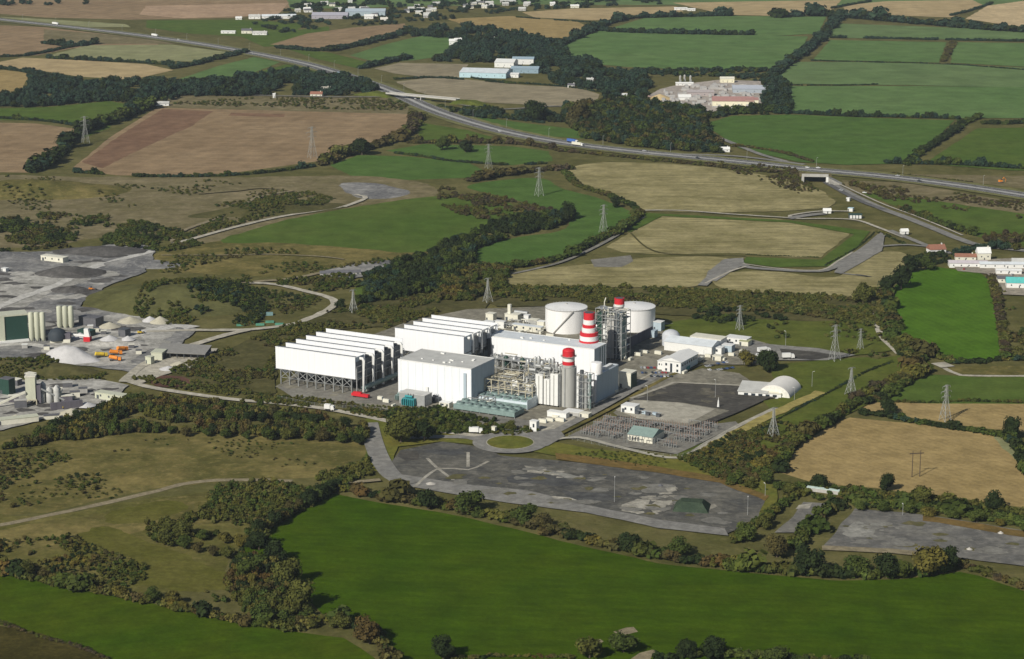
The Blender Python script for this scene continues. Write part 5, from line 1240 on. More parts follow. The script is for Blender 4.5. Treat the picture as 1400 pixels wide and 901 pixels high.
# small yard buildings
block(748, 571, 17, 6, 4.2, WHITE2, WHITE2, 'low white shed in front of the front boiler', door=False)
block(724, 591, 6, 5, 8, WHITE2, WHITE2, 'small white gatehouse tower beside the pale concrete pad', win=1)
block(770, 569, 14, 9, 3, CONCW, WHITE2, 'flat grey pump house at the foot of the front chimney')
block(792, 572, 8, 6, 3, CREAM, CREAM, 'little cream pump house right of the flat grey one')
block(664, 440, 8, 7, 7, CREAM, CREAM, 'cream hut at the right end of the rear condenser hall')
e = block(690, 439, 14, 8, 6, CREAM, CREAM, 'cream boiler hut with a short square chimney behind the turbine hall'); MB().box(2, 5, 2, 5, 6.4, 15).build('flue', CREAM, e)
block(700, 452, 30, 6, 5, CREAM, ROOFW, 'long low cream shed behind the turbine hall', win=4)
block(676, 449, 10, 5, 6, WHITE2, WHITE2, 'small white plant room near the right end of the rear condenser hall')
block(722, 447, 9, 7, 6, SGREY, CREAM, 'grey and cream hut between the cream shed and the left-hand tank')
block(716, 441, 5, 5, 6, WHITE2, WHITE2, 'tiny white hut behind the long cream shed')
block(734, 451, 7, 6, 7, CREAM, WHITE2, 'cream hut close to the left-hand storage tank')
x, y = G(670, 452); e = empty('pipe_rack', (x, y, 0), ROT, 'low pipework spread over the ground behind the long turbine hall', 'pipe rack')
dense_pipes(e, 0, 50, 0, 40, .5, 6, 70, 33, [STEEL, CREAM, SGREY], (.2, .5)); steel_frame(e, 0, 48, 10, 16, 6, 8, 1, 1, STEEL, .2)
def hortank(px, py, L, r, mat, label):
    x, y = G(px, py); e = empty('storage_vessel', (x, y, gz(x, y)), ROT, label, 'vessel')
    m = MB(); m.tube([(0, 0, r+.6), (.3*r, 0, r+.6), (L-.3*r, 0, r+.6), (L, 0, r+.6)], r, 14); m.build('shell', mat, e, smooth=True)
    MB().box(L*.2, L*.2+.6, -r*.8, r*.8, 0, 1.2).box(L*.75, L*.75+.6, -r*.8, r*.8, 0, 1.2).build('saddle', CONCW, e)
hortank(810, 450, 10, 1.6, WHITE2, 'white horizontal vessel between the two storage tanks')
hortank(704, 431, 14, 1.8, STEEL, 'grey horizontal vessel behind the cream boiler hut')
# ---- storage tanks
def tank(px, py, r, h, label, stair):
    x, y = G(px, py); e = empty('storage_tank', (x, y, 0), 0, label, 'tank')
    MB().lathe(0, 0, [(r, 0), (r, h)], 64).build('shell', TANKW, e, smooth=True)
    MB().lathe(0, 0, [(r+.02, h+.01), (r*.5, h+1.6), (.6, h+2.6)], 64).build('roof', ROOFWT, e, smooth=True)
    m = MB().lathe(0, 0, [(r+.35, h-.5), (r+.35, h+.0), (r, h+.0), (r, h-.5)], 64)
    for i in range(40): t = i*math.pi/20; m.tube([(r*1.0*math.cos(t), r*math.sin(t), h), (r*math.cos(t), r*math.sin(t), h+1.2)], .08, 4)
    m.build('rim', CONCW, e)
    if stair:
        pts = [((r+.9)*math.cos(t), (r+.9)*math.sin(t), z) for t, z in [(rad(-128+i*6), 1+i*(h-1)/9) for i in range(10)]]
        MB().tube(pts, .55, 4).build('stair', CONCW, e)
    MB().lathe(0, 0, [(1.1, h+2.4), (1.1, h+3.3), (.2, h+3.6)], 10).build('roof_vent', CONCW, e)
ROOFWT = solid('tank_roof', (.74, .74, .72), .6, dirt=.1, scale=.08)
tank(774, 452, 19.5, 23, 'left-hand white storage tank with a diagonal stair across its side', True)
tank(867, 449.5, 19.5, 22, 'right-hand white storage tank beside the rear boiler tower', False)
# retaining walls of the tank bund
def wall(name, px0, py0, L, t, h, rz, mat, label):
    x, y = G(px0, py0); e = MB().box(0, L, 0, t, 0, h).box(-.1, L+.1, -.1, t+.1, h, h+.25).build(name, mat, None, (x, y, 0), rz); tag(e, label, 'wall'); return e
wall('bund_wall', 857, 479, 56, .8, 10, ROT+math.pi/2, BROWNW, 'high retaining wall coloured dark as shade on the right side of the right-hand tank')  # shade on this side of the wall is put into its dark colour
wall('bund_wall', 836, 468, 24, .8, 6, ROT, CONCW, 'pale retaining wall in front of the right-hand tank')
block(893, 453, 8, 8, 8, GREYC, WHITE2, 'grey stair tower with a white top right of the right-hand tank')
block(884, 462, 8, 7, 6, GREYC, GREYC, 'grey valve house at the end of the dark retaining wall')
# ---- office building
x, y = G(905, 509); rz = ROT
e = empty('office_building', (x, y, 0), rz, 'white two-storey office building with a pale roof and a rounded entrance bay', 'office')
A, D_ = 17.5, 37
MB().box(0, A, 0, D_, 0, 11).build('wall', WHITE2, e)
MB().box(A, A+.15, .3, D_-.3, .3, 10.6).build('side_wall', BLUEW, e)  # bluish panel paints the shaded side of the white office
MB().prism([(-.8, 11.02), (A+1.2, 11.02), (A*.5, 14)], 'y', -.8, D_+.8).build('roof', WHITE2, e)
for i in range(2):
    for z in (2, 6.6): MB().box(3+i*10.5, 4.8+i*10.5, -.08, .02, z, z+2.2).build('window', GLASS, e)
MB().box(7.6, 9.6, -.1, .02, 0, 9).build('entrance_glazing', GLASS, e)
for i in range(7): MB().box(A+.17, A+.25, 3+i*4.8, 5.2+i*4.8, 6.6, 8.6).build('window', GLASS, e)
MB().box(A+.17, A+.3, 12, 20, 1, 4.2).build('door', TEAL, e)
m = MB().box(-6, -.1, 4, 24, 0, 8.5); m.build('wing', WHITE2, e)
MB().box(-6.4, -.1, 3.6, 24.4, 8.52, 9).build('wing_roof', WHITE2, e)
for i in range(2): MB().box(-5+i*2.6, -3.8+i*2.6, 3.9, 4.0, 5, 6.6).build('window', GLASS, e)
x, y = G(908, 480); e = empty('warehouse', (x, y, 0), ROT, 'long pale grey-roofed warehouse behind the white office building', 'warehouse')
x2, y2 = G(908, 476)
MB().box(0, 46, 0, 24, 0, 9).build('wall', WHITE2, e); MB().prism([(-.5, 9.02), (24.5, 9.02), (12, 12.5)], 'x', -.5, 46.5).build('roof', ROOFW, e)
MB().box(46.02, 46.2, 3, 20, .2, 8.5).build('end_wall', GREYC, e)  # shade on the right gable put into a grey panel
MB().box(14, 44, 26, 40, 0, 9.5).build('rear_bay', WHITE2, e); MB().box(13.6, 44.4, 25.6, 40.4, 9.52, 10).build('rear_roof', CREAM, e)
x, y = G(917, 473); e = empty('round_store', (x, y, 0), 0, 'low round-topped white store between office and warehouse', 'store')
MB().lathe(0, 0, [(8, 0), (8, 11), (6, 13.6), (3, 15), (.3, 15.4)], 28).build('shell', solid('round_roof', (.5, .52, .54), .6), e, smooth=True)
block(962, 484, 17, 8, 6, WHITE2, WHITE2, 'white shed right of the office building', win=2)
block(991, 470, 21, 12, 5, WHITE2, WHITE2, 'flat white shed at the right end of the warehouse', win=3)
block(986, 482, 10, 8, 6, GREYC, WHITE2, 'grey shed with a white roof in front of the flat white shed')
block(1010, 474, 9, 9, 4, CREAM, solid('mossy_roof', (.35, .36, .2), .8), 'cream hut with a mossy roof at the far end of the sheds')
block(974, 494, 8, 6, 4, CREAM, CREAM, 'cream garage near the car park behind the office')
# ---- arched fabric store and low shed
x, y = G(1037, 541); e = empty('arched_store', (x, y, 0), rad(-24), 'white arched fabric store with a rounded roof, right of the power station', 'arched store')
Rr, Ln = 13.5, 33
ar = [(Rr+Rr*math.cos(t*math.pi/16), 10.5*math.sin(t*math.pi/16)) for t in range(17)]
MB().prism(ar[::-1], 'y', 0, Ln).build('roof', solid('fabric_white', (.70, .68, .63), .8, dirt=.08, scale=.1), e, smooth=True)
MB().prism([(Rr+(Rr-.6)*math.cos(t*math.pi/16), 10*math.sin(t*math.pi/16)) for t in range(17)][::-1], 'y', -.25, -.02).build('end_wall', solid('fabric_end', (.74, .73, .66), .8), e)
MB().box(Rr-4, Rr+4, -.45, -.27, 0, 5.5).build('door', CREAM, e)
x, y = G(1009, 541); e = empty('workshop', (x, y, 0), rad(-16), 'low grey-roofed workshop with a white front beside the arched store', 'workshop')
MB().box(0, 36, 0, 22, 0, 4).build('wall', WHITE2, e)
MB().prism([(-.8, 4.02), (22.5, 4.02), (22.5, 7.5), (-.8, 4.6)], 'x', -.6, 25).build('roof', ROOFG, e)
MB().box(25.2, 36.2, -.5, 12, 4.02, 4.6).build('porch_roof', CREAM, e)
for i in range(5): MB().box(5+i*6, 8.4+i*6, -.1, .02, 1, 3).build('window', GLASS, e)
# ---- substation control house, small yard house
e = block(858, 604, 21, 22, 5, CREAM, GREENR, 'cream control house with a green pitched roof in the switchyard', name='control_house', cat='control house', pitch=4.2, win=0, door=False)
for i in range(4): MB().box(1.4+i*2.3, 2.6+i*2.3, -.1, .02, .4, 3.8).build('window', STEELD, e)
block(849, 565, 12, 10, 5.5, WHITE2, WHITE2, 'small white flat-roofed house on the pale concrete pad', win=2)
# switchyard equipment
x, y = G(868, 568); e = empty('pump_skid', (x, y, 0), ROT, 'dark cluster of pumps and coolers beside the small white house on the pad', 'pump set')
for i in range(5): MB().box(i*4.6, i*4.6+3.2, (i % 2)*3, (i % 2)*3+3.4, 0, 3.4).build('cooler', GREYC if i % 2 else STEELD, e)
dense_pipes(e, 0, 23, 0, 8, .4, 4, 24, 5, [STEEL, STEELD], (.15, .3))
def gantry(): 
    e = empty('switch_gantry', (0, 0, 0), ROT, 'steel portal gantry in the switchyard', 'gantry', 'portal gantries in the switchyard')
    for x in (-5, 5):
        m = MB().tube([(x-.6, 0, 0), (x, 0, 7)], .16, 4).tube([(x+.6, 0, 0), (x, 0, 7)], .16, 4); m.build('leg', SWG, e)
    MB().box(-5.4, 5.4, -.2, .2, 6.6, 7).build('beam', SWG, e)
    m = MB()
    for i in range(3): m.cyl(-3+i*3, 0, 5.2, 6.6, .2, .22, 6)
    m.build('insulators', BROWNW, e); return e
def breaker():
    e = empty('circuit_breaker', (0, 0, 0), ROT, 'low circuit breaker on a steel stand in the switchyard', 'circuit breaker', 'circuit breakers in the switchyard')
    m = MB()
    for x in (-2, 0, 2): m.box(x-.25, x+.25, -.25, .25, 0, 2.4)
    m.box(-2.4, 2.4, -.4, .4, 2.4, 2.8); m.build('stand', SWG, e)
    for x in (-2, 0, 2): MB().lathe(x, 0, [(.34, 2.8), (.2, 3.2), (.34, 3.8), (.2, 4.4), (.3, 5.2)], 8).build('insulator', solid('porcelain', (.30, .22, .18), .4), e, smooth=True)
    return e
gp, bp_ = gantry(), breaker(); first = [True, True]
ox, oy = G(779, 597); cu, su = math.cos(ROT), math.sin(ROT)
hx, hy = G(872, 598)
sub_poly = [G(*p) for p in [(790,597),(832,575),(900,582),(935,588),(998,582),(966,600),(922,617),(850,608)]]
for j in range(17):
    for i in range(18):
        u = i*6.4+2; v = j*5.0+2; x = ox+cu*u-su*v; y = oy+su*u+cu*v
        if not inpoly(x, y, sub_poly): continue
        lx = (x-G(858,604)[0])*cu+(y-G(858,604)[1])*su; ly = -(x-G(858,604)[0])*su+(y-G(858,604)[1])*cu
        if -6 < lx < 27 and -6 < ly < 27: continue
        k = 0 if (j % 4 == 0 and i % 2 == 0) else 1
        if k == 1 and RNG.random() < .25: continue
        if k == 0 or (j % 4):
            pr = (gp, bp_)[k]
            if first[k]: pr.location = (x, y, gz(x, y)); first[k] = False
            else: copy_tree(pr, (x, y, gz(x, y)))
# fences
def fence(px, label, h=2.6, mat=None):
    pts = along(px, 6); m = MB()
    for i, (x, y) in enumerate(pts): m.box(x-.09, x+.09, y-.09, y+.09, 0, h)
    root = m.build('posts', STEEL); m2 = MB()
    for a, b2 in zip(pts[:-1], pts[1:]):
        for z in (.5, 1.5, h-.1): m2.tube([(a[0], a[1], z), (b2[0], b2[1], z)], .06, 4)
    rails = m2.build('rails', STEEL)
    e = empty('fence', (0, 0, 0), 0, label, 'fence'); root.parent = e; rails.parent = e
fence([(777,600),(850,615),(926,625),(968,606),(1010,584)], 'thin steel fence round the near side of the switchyard')
fence([(778,596),(808,582),(832,570)], 'short steel fence on the left side of the switchyard')
fence([(380,545),(440,556),(520,562),(600,580),(720,594)], 'steel boundary fence behind the shrub belt in front of the power station')
# ================================================================== PYLONS AND POLES
PYM = solid('pylon_steel', (.30, .31, .29), .55, .2, dirt=.1)
def pylon(px, py, pyt, label, wide=False, thin=1.0, rz=0.6):
    x, y = G(px, py); h = HG(px, py, pyt); e = empty('pylon', (x, y, gz(x, y)), rz, label, 'pylon')
    w0 = h*(.115 if not wide else .15); w1 = h*.035; r = .14*thin
    for sx in (-1, 1):
        for sy in (-1, 1): MB().tube([(sx*w0, sy*w0, 0), (sx*w1, sy*w1, h*.62), (sx*w1*.6, sy*w1*.6, h*.97)], r*1.35, 4).build('leg', PYM, e)
    m = MB(); lv = [0, .2, .36, .49, .6, .7, .79, .88, .97]
    def ww(t): return w0+(w1-w0)*t/.62 if t < .62 else w1*(1-.4*(t-.62)/.35)
    for a, b2 in zip(lv[:-1], lv[1:]):
        wa, wb = ww(a), ww(b2)
        for sx, sy, tx, ty in ((-1,-1,1,-1),(1,-1,1,1),(1,1,-1,1),(-1,1,-1,-1)):
            m.tube([(sx*wa, sy*wa, a*h), (tx*wb, ty*wb, b2*h)], r*.7, 3); m.tube([(tx*wa, ty*wa, a*h), (sx*wb, sy*wb, b2*h)], r*.7, 3)
            m.tube([(sx*wb, sy*wb, b2*h), (tx*wb, ty*wb, b2*h)], r*.6, 3)
    m.build('lattice', PYM, e)
    arms = [(.96, .16), ] if wide else [(.94, .14), (.80, .19), (.66, .16)]
    for t, L in arms:
        m = MB()
        for s in (-1, 1):
            for q in (-1, 1): m.tube([(s*ww(t), q*ww(t), t*h), (s*L*h, 0, t*h+.1)], r*.9, 3)
            m.tube([(s*ww(t), 0, t*h+h*.035), (s*L*h, 0, t*h)], r*.9, 3); m.tube([(s*L*h, 0, t*h), (s*L*h, 0, t*h-h*.05)], r*.8, 4)
        m.build('crossarm', PYM, e)
    return e
for a in [
 (1057,598,558,'wide-topped pylon standing in the overgrown strip right of the switchyard',True,1.3),
 (1163,541,503,'wide-topped pylon half way up the grass corridor right of the arched store',True,1.3),
 (1141,494,444,'tall narrow pylon by the tarmac pad behind the arched store',False,1.2),
 (1176,478,450,'slim distant pylon between the tall narrow pylon and the pale lane',False,.9),
 (1011,452,418,'grey pylon behind the white sheds at the right end of the power station',False,1.2),
 (667,414,381,'pale pylon just behind the rear condenser hall',True,1.4),
 (483,428,397,'pale pylon on the scrub slope left of the rear condenser hall',True,1.4),
 (825,318,279,'pylon at the lower right bend of the winding pasture',False,1.2),
 (737,268,228,'pylon in the upper part of the winding pasture',False,1.2),
 (668,230,196,'pylon in the bright pasture above the plant',False,1.0),
 (427,216,172,'pylon at the lower edge of the ploughed field',False,1.1),
 (117,196,158,'pylon against the hedge left of the ploughed field',False,1.2),
 (1292,575,525,'tall pylon between the lower pasture and the narrow stubble strip',False,1.3)]: pylon(*a[:4], wide=a[4], thin=a[5])
x, y = G(1252, 652); e = empty('power_pole', (x, y, gz(x, y)), .2, 'dark two-legged power pole in the middle of the large stubble field', 'power pole')
WOOD = solid('dark_wood', (.08, .06, .045), .9, dirt=.2)
for s in (-3, 3): MB().cyl(s, 0, 0, 20, .35, .25, 8).build('pole', WOOD, e)
MB().box(-5.5, 5.5, -.2, .2, 17.6, 18.2).build('crossarm', WOOD, e)
def lamp(px, py, h, label, group=None, head=1):
    x, y = G(px, py); e = empty('street_lamp', (x, y, gz(x, y)), RNG.random()*3, label, 'street lamp', group)
    MB().cyl(0, 0, 0, h, .2, .12, 6).build('pole', STEEL, e)
    m = MB().tube([(0, 0, h), (1.6, 0, h+.3)], .1, 4).box(1.2, 2.4, -.22, .22, h+.15, h+.42); m.build('lamp_head', WHITE2, e); return e
for px, py, pt, lab in [(840,688,655,'lamp post in the middle of the old yard beside the broken concrete'),(1234,706,692,'lamp post at the top edge of the long grey yard'),(1022,706,682,'lamp post near the right end of the old yard'),(1046,680,664,'lamp post at the top right corner of the old yard'),
 (1110,530,510,'lamp post on the grass right of the arched store'),(1086,548,532,'lamp post beside the arched store end'),(1013,488,470,'lamp post beside the flat white shed'),(1074,474,455,'lamp post on the tarmac pad'),(885,552,530,'lamp post at the left corner of the dark tarmac pad'),(978,545,522,'lamp post in the middle of the dark tarmac pad'),(962,497,480,'lamp post outside the office building')]:
    lamp(px, py, HG(px, py, pt), lab)
x, y = G(982, 558); e = empty('tall_marker', (x, y, gz(x, y)), 0, 'small white pointed mast between the dark pad and the pale pad', 'mast')
MB().cyl(0, 0, 0, 5.5, 1.0, .5, 8).build('base', WHITE2, e); MB().cyl(0, 0, 5.5, 8, .25, .1, 6).build('tip', WHITE2, e)
c, L, R = ribbon_pts(MW, 46)
first_l = None
for k in range(10, len(L), 14):
    x, y = L[k]; px, py = P(x, y, 0)
    if not (0 < px < 1400): continue
    if first_l is None: first_l = lamp(px, py, 12, 'slender lamp post along the far verge of the motorway', 'lamp posts along the motorway')
    else: copy_tree(first_l, (x, y, gz(x, y)))

# ================================================================== VEHICLES
def car_proto(col, nm):
    m = solid('car_'+nm, col, .3, dirt=.02, spec=.5); e = empty('parked_car', (0, 0, 0), 0)
    MB().prism([(-2.1, .35), (2.1, .35), (2.15, .75), (1.9, .92), (.9, .98), (-1.6, 1.0), (-2.15, .9)], 'y', -.88, .88).build('body', m, e)
    MB().prism([(-1.5, 1.0), (.85, .98), (.3, 1.45), (-1.15, 1.47)], 'y', -.76, .76).build('cabin', GLASS, e)
    MB().box(-1.1, .25, -.7, .7, 1.475, 1.52).build('roof', m, e)
    for wx in (-1.3, 1.35):
        for wy in (-.9, .7):
            MB().prism([(wx+.33*math.cos(t*.785), .33+.33*math.sin(t*.785)) for t in range(8)], 'y', wy, wy+.2).build('wheel', RUBBER, e)
    return e
CC = {'white': (.75, .75, .74), 'silver': (.42, .43, .44), 'dark': (.03, .035, .04), 'red': (.4, .03, .03), 'blue': (.05, .10, .25)}
PROTO = {k: car_proto(v, k) for k, v in CC.items()}; PUSED = set()
NAMECAT = {}
def car(x, y, rz, col, label, group, sc=1.0, name='parked_car', cat='car'):
    p = PROTO[col]; z = gz(x, y)
    if col not in PUSED: PUSED.add(col); o = p; o.location = (x, y, z); o.rotation_euler = (0, 0, rz)
    else: o = copy_tree(p, (x, y, z), rz)
    o['label'] = label; o['category'] = cat; o.name = name
    if group: o['group'] = group
    o.scale = (sc,)*3; return o
def mw_point(px_target, off):
    best = min(range(len(mc)-1), key=lambda i: abs(P(mc[i][0], mc[i][1])[0]-px_target)); a, b2 = mc[best], mc[best+1]
    d = (b2[0]-a[0], b2[1]-a[1]); l = math.hypot(*d); return a[0]-d[1]/l*off, a[1]+d[0]/l*off, math.atan2(d[1], d[0])
for px, off, col, lab in [(1098,9,'white','white car on the motorway directly above the underpass, left one'),(1113,13,'white','white car on the motorway above the underpass, right one'),(240,8,'white','white van-like car on the far left stretch of the motorway behind the lorry'),(1222,9,'silver','silver car on the motorway right of the underpass'),(1262,-9,'dark','dark car on the near carriageway at the right'),
 (560,9,'white','white car just above the overpass on the motorway'),(880,8,'silver','silver car on the motorway past the two lorries'),(960,-8,'dark','dark car on the near carriageway below the roadside wood'),(350,-8,'silver','silver car on the upper left motorway bend'),(690,-7,'white','white car on the motorway below the overpass')]:
    x, y, rz = mw_point(px, off); car(x, y, rz, col, lab, None, 1.35, 'car')
def lorry(x, y, rz, cabc, boxc, label, L=13.0):
    e = empty('lorry', (x, y, gz(x, y)), rz, label, 'lorry')
    MB().prism([(L/2+.4, .7), (L/2+2.7, .7), (L/2+2.7, 2.2), (L/2+2.3, 3.3), (L/2+.4, 3.5)], 'y', -1.25, 1.25).build('cab', cabc, e)
    MB().box(L/2+2.71, L/2+2.76, -1.1, 1.1, 1.8, 2.6).build('windscreen', GLASS, e)
    MB().box(-L/2, L/2, -1.28, 1.28, 1.2, 4.1).build('trailer', boxc, e); MB().box(-L/2, L/2+2, -.5, .5, .7, 1.18).build('chassis', STEELD, e)
    for wx in (-L/2+1.2, -L/2+2.5, L/2-.6, L/2+1.8):
        MB().prism([(wx+.5*math.cos(t*.785), .5+.5*math.sin(t*.785)) for t in range(8)], 'y', -1.25, 1.25).build('wheel', RUBBER, e)
    e.scale = (1.25, 1.25, 1.25); return e
BLUE = solid('blue_paint', (.06, .14, .42), .4)
for px, off, cm, bm_, lab in [(72,9,WHITE2,WHITE2,'white lorry near the top left end of the motorway'),(206,9,WHITE2,WHITE2,'white lorry on the motorway bend at the upper left'),(470,-9,WHITE2,solid('pale_blue', (.5,.65,.75)),'pale blue-white lorry between the bend and the overpass'),
 (774,9,WHITE2,BLUE,'blue and white lorry on the motorway above the plant'),(794,-8,WHITE2,CREAM,'white lorry just behind the blue one')]:
    x, y, rz = mw_point(px, off); lorry(x, y, rz, cm, bm_, lab)
cols = ['silver', 'dark', 'white', 'silver', 'red', 'blue', 'dark', 'silver']
def carpark(px, n, du, label, group, rzo=0.0, row=(1, 0)):
    x, y = G(*px)
    for i in range(n):
        if RNG.random() < .15: continue
        u = i*du; car(x+math.cos(ROT+rzo)*u, y+math.sin(ROT+rzo)*u, ROT+rzo+math.pi/2+RNG.uniform(-.05, .05), RNG.choice(cols), label, group)
carpark((872,505), 9, 2.9, 'parked car in the car park between the boiler tower and the office building', 'cars in the car park left of the office', .5)
carpark((878,512), 8, 2.9, 'parked car in the front row of the car park left of the office building', 'front row of cars left of the office', .5)
carpark((890,517), 7, 2.9, 'parked car beside the perimeter road left of the office building', 'cars beside the perimeter road', .5)
carpark((962,502), 9, 3.0, 'parked car in the car park right of the office building', 'cars in the car park right of the office', 1.0)
carpark((970,508), 9, 3.0, 'parked car in the front row right of the office building', 'front row of cars right of the office', 1.0)
x, y = G(1042, 484); lorry(x, y, .3, WHITE2, WHITE2, 'white box van on the tarmac pad behind the arched store', 7)
x, y = G(1038, 493); lorry(x, y, -.2, WHITE2, WHITE2, 'white van at the edge of the tarmac pad left of the round tree', 5)
x, y = G(1075, 492); lorry(x, y, .1, WHITE2, WHITE2, 'lone white box van on the tarmac pad', 6)
x, y = G(648, 594); lorry(x, y, -.1, WHITE2, WHITE2, 'white lorry waiting at the gate left of the roundabout', 6)
x, y = G(448, 563); lorry(x, y, -.3, WHITE2, WHITE2, 'white lorry on the access road below the left condenser hall', 4)
x, y = G(541, 577); car(x, y, .2, 'white', 'white car on the access road near the start of the service road', None)
x, y = G(547, 572); car(x, y, .4, 'dark', 'dark car on the access road near the start of the service road', None)
x, y = G(1332, 592-0); 
e = block(672, 594, 3, 3, 5, CREAM, CREAM, 'little cream gate post house at the roundabout', name='gate_house', cat='gate house', door=False)

block(1103, 671, 34, 3.2, 2.6, CONCW, solid('pale_green_roof', (.55,.66,.60), .6), 'long low pale-roofed shed among bushes at the lower left of the large stubble field', rz=rad(-24), door=False)
rr = random.Random(21); first_c = None; kk = 0
for px, py in [(520,548),(528,552),(538,558),(606,556),(628,556),(642,561),(742,580),(752,578),(760,573),(766,578),(852,492),(862,494),(872,488),(880,484),(856,512),(864,520),(842,538),(900,486),(958,494),(950,498),(968,490),(990,494),(1000,488),(936,512),(1014,484),(712,458),(740,458),(752,462),(700,462),(764,470)]:
    x, y = G(px, py); s_ = (rr.uniform(.6, 1.3), rr.uniform(.7, 1.2), rr.uniform(.7, 1.2))
    if first_c is None:
        first_c = empty('storage_container', (x, y, gz(x, y)), ROT, 'small storage container standing in the power station yard', 'container', 'storage containers in the power station yard')
        MB().box(-3, 3, -1.2, 1.2, .15, 2.7).build('body', CREAM, first_c); MB().box(3.01, 3.08, -1.1, 1.1, .25, 2.6).build('door', GREYC, first_c); q = first_c
    else: q = copy_tree(first_c, (x, y, gz(x, y)), ROT+rr.choice([0, math.pi/2])+rr.uniform(-.05, .05))
    q.scale = s_
# square overgrown mound in the yard
x, y = G(922, 697); ms = MB()
a_ = 12.5; b_ = 7.5; 
ms.add([(-a_, -9, 0), (a_, -9, 0), (a_, 12, 0), (-a_, 12, 0), (-b_, -3, 5.6), (b_, -3, 5.6), (b_, 6, 5.6), (-b_, 6, 5.6)], [(0,1,5,4),(1,2,6,5),(2,3,7,6),(3,0,4,7),(4,5,6,7)])
o = ms.build('covered_stockpile', ground_mat('netted_cover', (.045, .065, .045), (.03, .045, .032), (.06, .08, .05), big=.08), None, (x+12, y, gz(x, y)), -.18); tag(o, 'dark green covered stockpile with sloping sides on the old yard', 'stockpile')

# ================================================================== BRIDGES
x0, y0 = G(530, 133); x1, y1 = G(626, 142); L = math.dist((x0, y0), (x1, y1)); rz = math.atan2(y1-y0, x1-x0)
e = empty('road_bridge', (x0, y0, 0), rz, 'pale concrete road bridge crossing the motorway', 'bridge')
MB().box(0, L, -5.5, 5.5, 6.2, 7.6).build('deck', CONCW, e); MB().box(0, L, -5.2, 5.2, 7.62, 7.7).build('road_surface', M_GRAV, e)
for s in (-5.5, 5.2): MB().box(0, L, s, s+.35, 7.6, 8.7).build('parapet', solid('bridge_concrete', (.50,.49,.45), .8), e)
for t in (.5,): MB().box(L*t-.8, L*t+.8, -5, 5, 0, 6.18).build('pier', CONCW, e)
for t in (0.0, 1.0):
    MB().prism([(L*t-.5, 6.18), (L*t+(-30 if t == 0 else 30), 7.4), (L*t+(-70 if t == 0 else 70), 0), (L*t+(12 if t == 0 else -12), 0)], 'y', -9, 9).build('abutment', M_OG, e)
x0, y0 = G(1096, 250)
e = empty('underpass', (x0, y0, 0), rad(-6), 'concrete underpass where the access road dips under the motorway', 'underpass')
MB().box(0, 34, 0, 3, 8, 11.5).build('lintel', CONCW, e)
MB().box(0, 3, 0, 24, 0, 7.98).build('side_wall', CONCW, e); MB().box(31, 34, 0, 24, 0, 7.98).build('side_wall', WHITE2, e)
MB().box(3.05, 30.95, 16, 17, 0, 7.9).build('shade_backing', solid('passage_shade', (.04, .045, .05), .9), e)  # near-black panel added, painting the shade inside the passage
MB().prism([(34.05, 0), (52, 0), (34.05, 9)], 'y', -12, 6).build('stone_slope', M_QUAL, e)
MB().box(-3, 38, 2, 24, 8.02, 9.5).build('roof_slab', M_SAND, e)

# ================================================================== QUARRY AND MIXING PLANT
x, y = G(6, 470); e = empty('crusher_building', (x, y, 0), rad(22), 'dark green quarry building with cream ends at the left edge', 'quarry building')
MB().box(-30, 22, 0, 16, 3, 25).build('hall', DKGREEN, e)
MB().box(-30, 22.5, -.4, 16.4, 25.02, 26.5).build('roof', SILO, e); MB().box(-30, 22, -3, 0, 1, 3).build('conveyor', WHITE2, e)
MB().box(-8, 1, -.8, -.02, 3, 24.9).build('end_panel', SILO, e)
def silos(px, py, n, r, h, legs, label):
    x, y = G(px, py); e = empty('silo_group', (x, y, 0), rad(2), label, 'silos')
    for i in range(n):
        MB().lathe(i*r*2.15, 0, [(r*.4, legs-1.5), (r, legs+1.5), (r, h-1), (r*.85, h), (.4, h+.6)], 20).build('silo', SILO, e, smooth=True)
    m = MB()
    for i in range(n):
        for s in (-1, 1): m.box(i*r*2.15+s*r*.7-.2, i*r*2.15+s*r*.7+.2, -r*.7, -r*.7+.4, 0, legs); m.box(i*r*2.15+s*r*.7-.2, i*r*2.15+s*r*.7+.2, r*.7-.4, r*.7, 0, legs)
    m.build('legs', STEEL, e); MB().box(-r, n*r*2.1, -.3, .3, h+.7, h+1).build('walkway', STEEL, e)
silos(44, 468, 3, 2.4, 28, 3, 'three cream silos attached to the dark green quarry building')
silos(82, 450, 3, 2.5, 22, 2, 'three cream silos standing apart behind the mixing plant')
x, y = G(66, 470); e = empty('mixing_plant', (x, y, 0), rad(4), 'dark domed mixing plant between the two groups of silos', 'mixing plant')
MB().lathe(8, 4, [(8.5, 3), (8.5, 8), (6.5, 11.5), (2.5, 13.5), (.3, 14)], 20).build('dome', solid('soot_black', (.035, .045, .055), .7), e, smooth=True)
MB().box(2, 20, -2, 4, 0, 4).build('base', CREAM, e); MB().box(14, 20, 0, 8, 4, 9).build('hopper', BROWNW, e)
x, y = G(120, 468); e = empty('batching_hopper', (x, y, 0), rad(-8), 'red and white hopper tower in the quarry yard', 'hopper')
MB().box(-3, 3, -3, 3, 0, 5.5).build('base', RED, e); MB().prism([(-2.6, 5.52), (2.6, 5.52), (1.2, 13), (-2.6, 13)], 'y', -2, 2).build('hopper', WHITE2, e)
MB().tube([(-3, 0, 6), (-24, 3, 6.5)], 1, 6).build('conveyor', WHITE2, e)
block(108, 446, 20, 12, 8, SLATE, SLATE, 'dark slate-coloured shed behind the red and white hopper', door=False)
block(106, 460, 14, 9, 5, DKGREEN, DKGREEN, 'low dark green shed beside the red and white hopper')
block(162, 462, 8, 8, 7, SLATE, STEELD, 'dark crushing hut in the middle of the quarry yard')
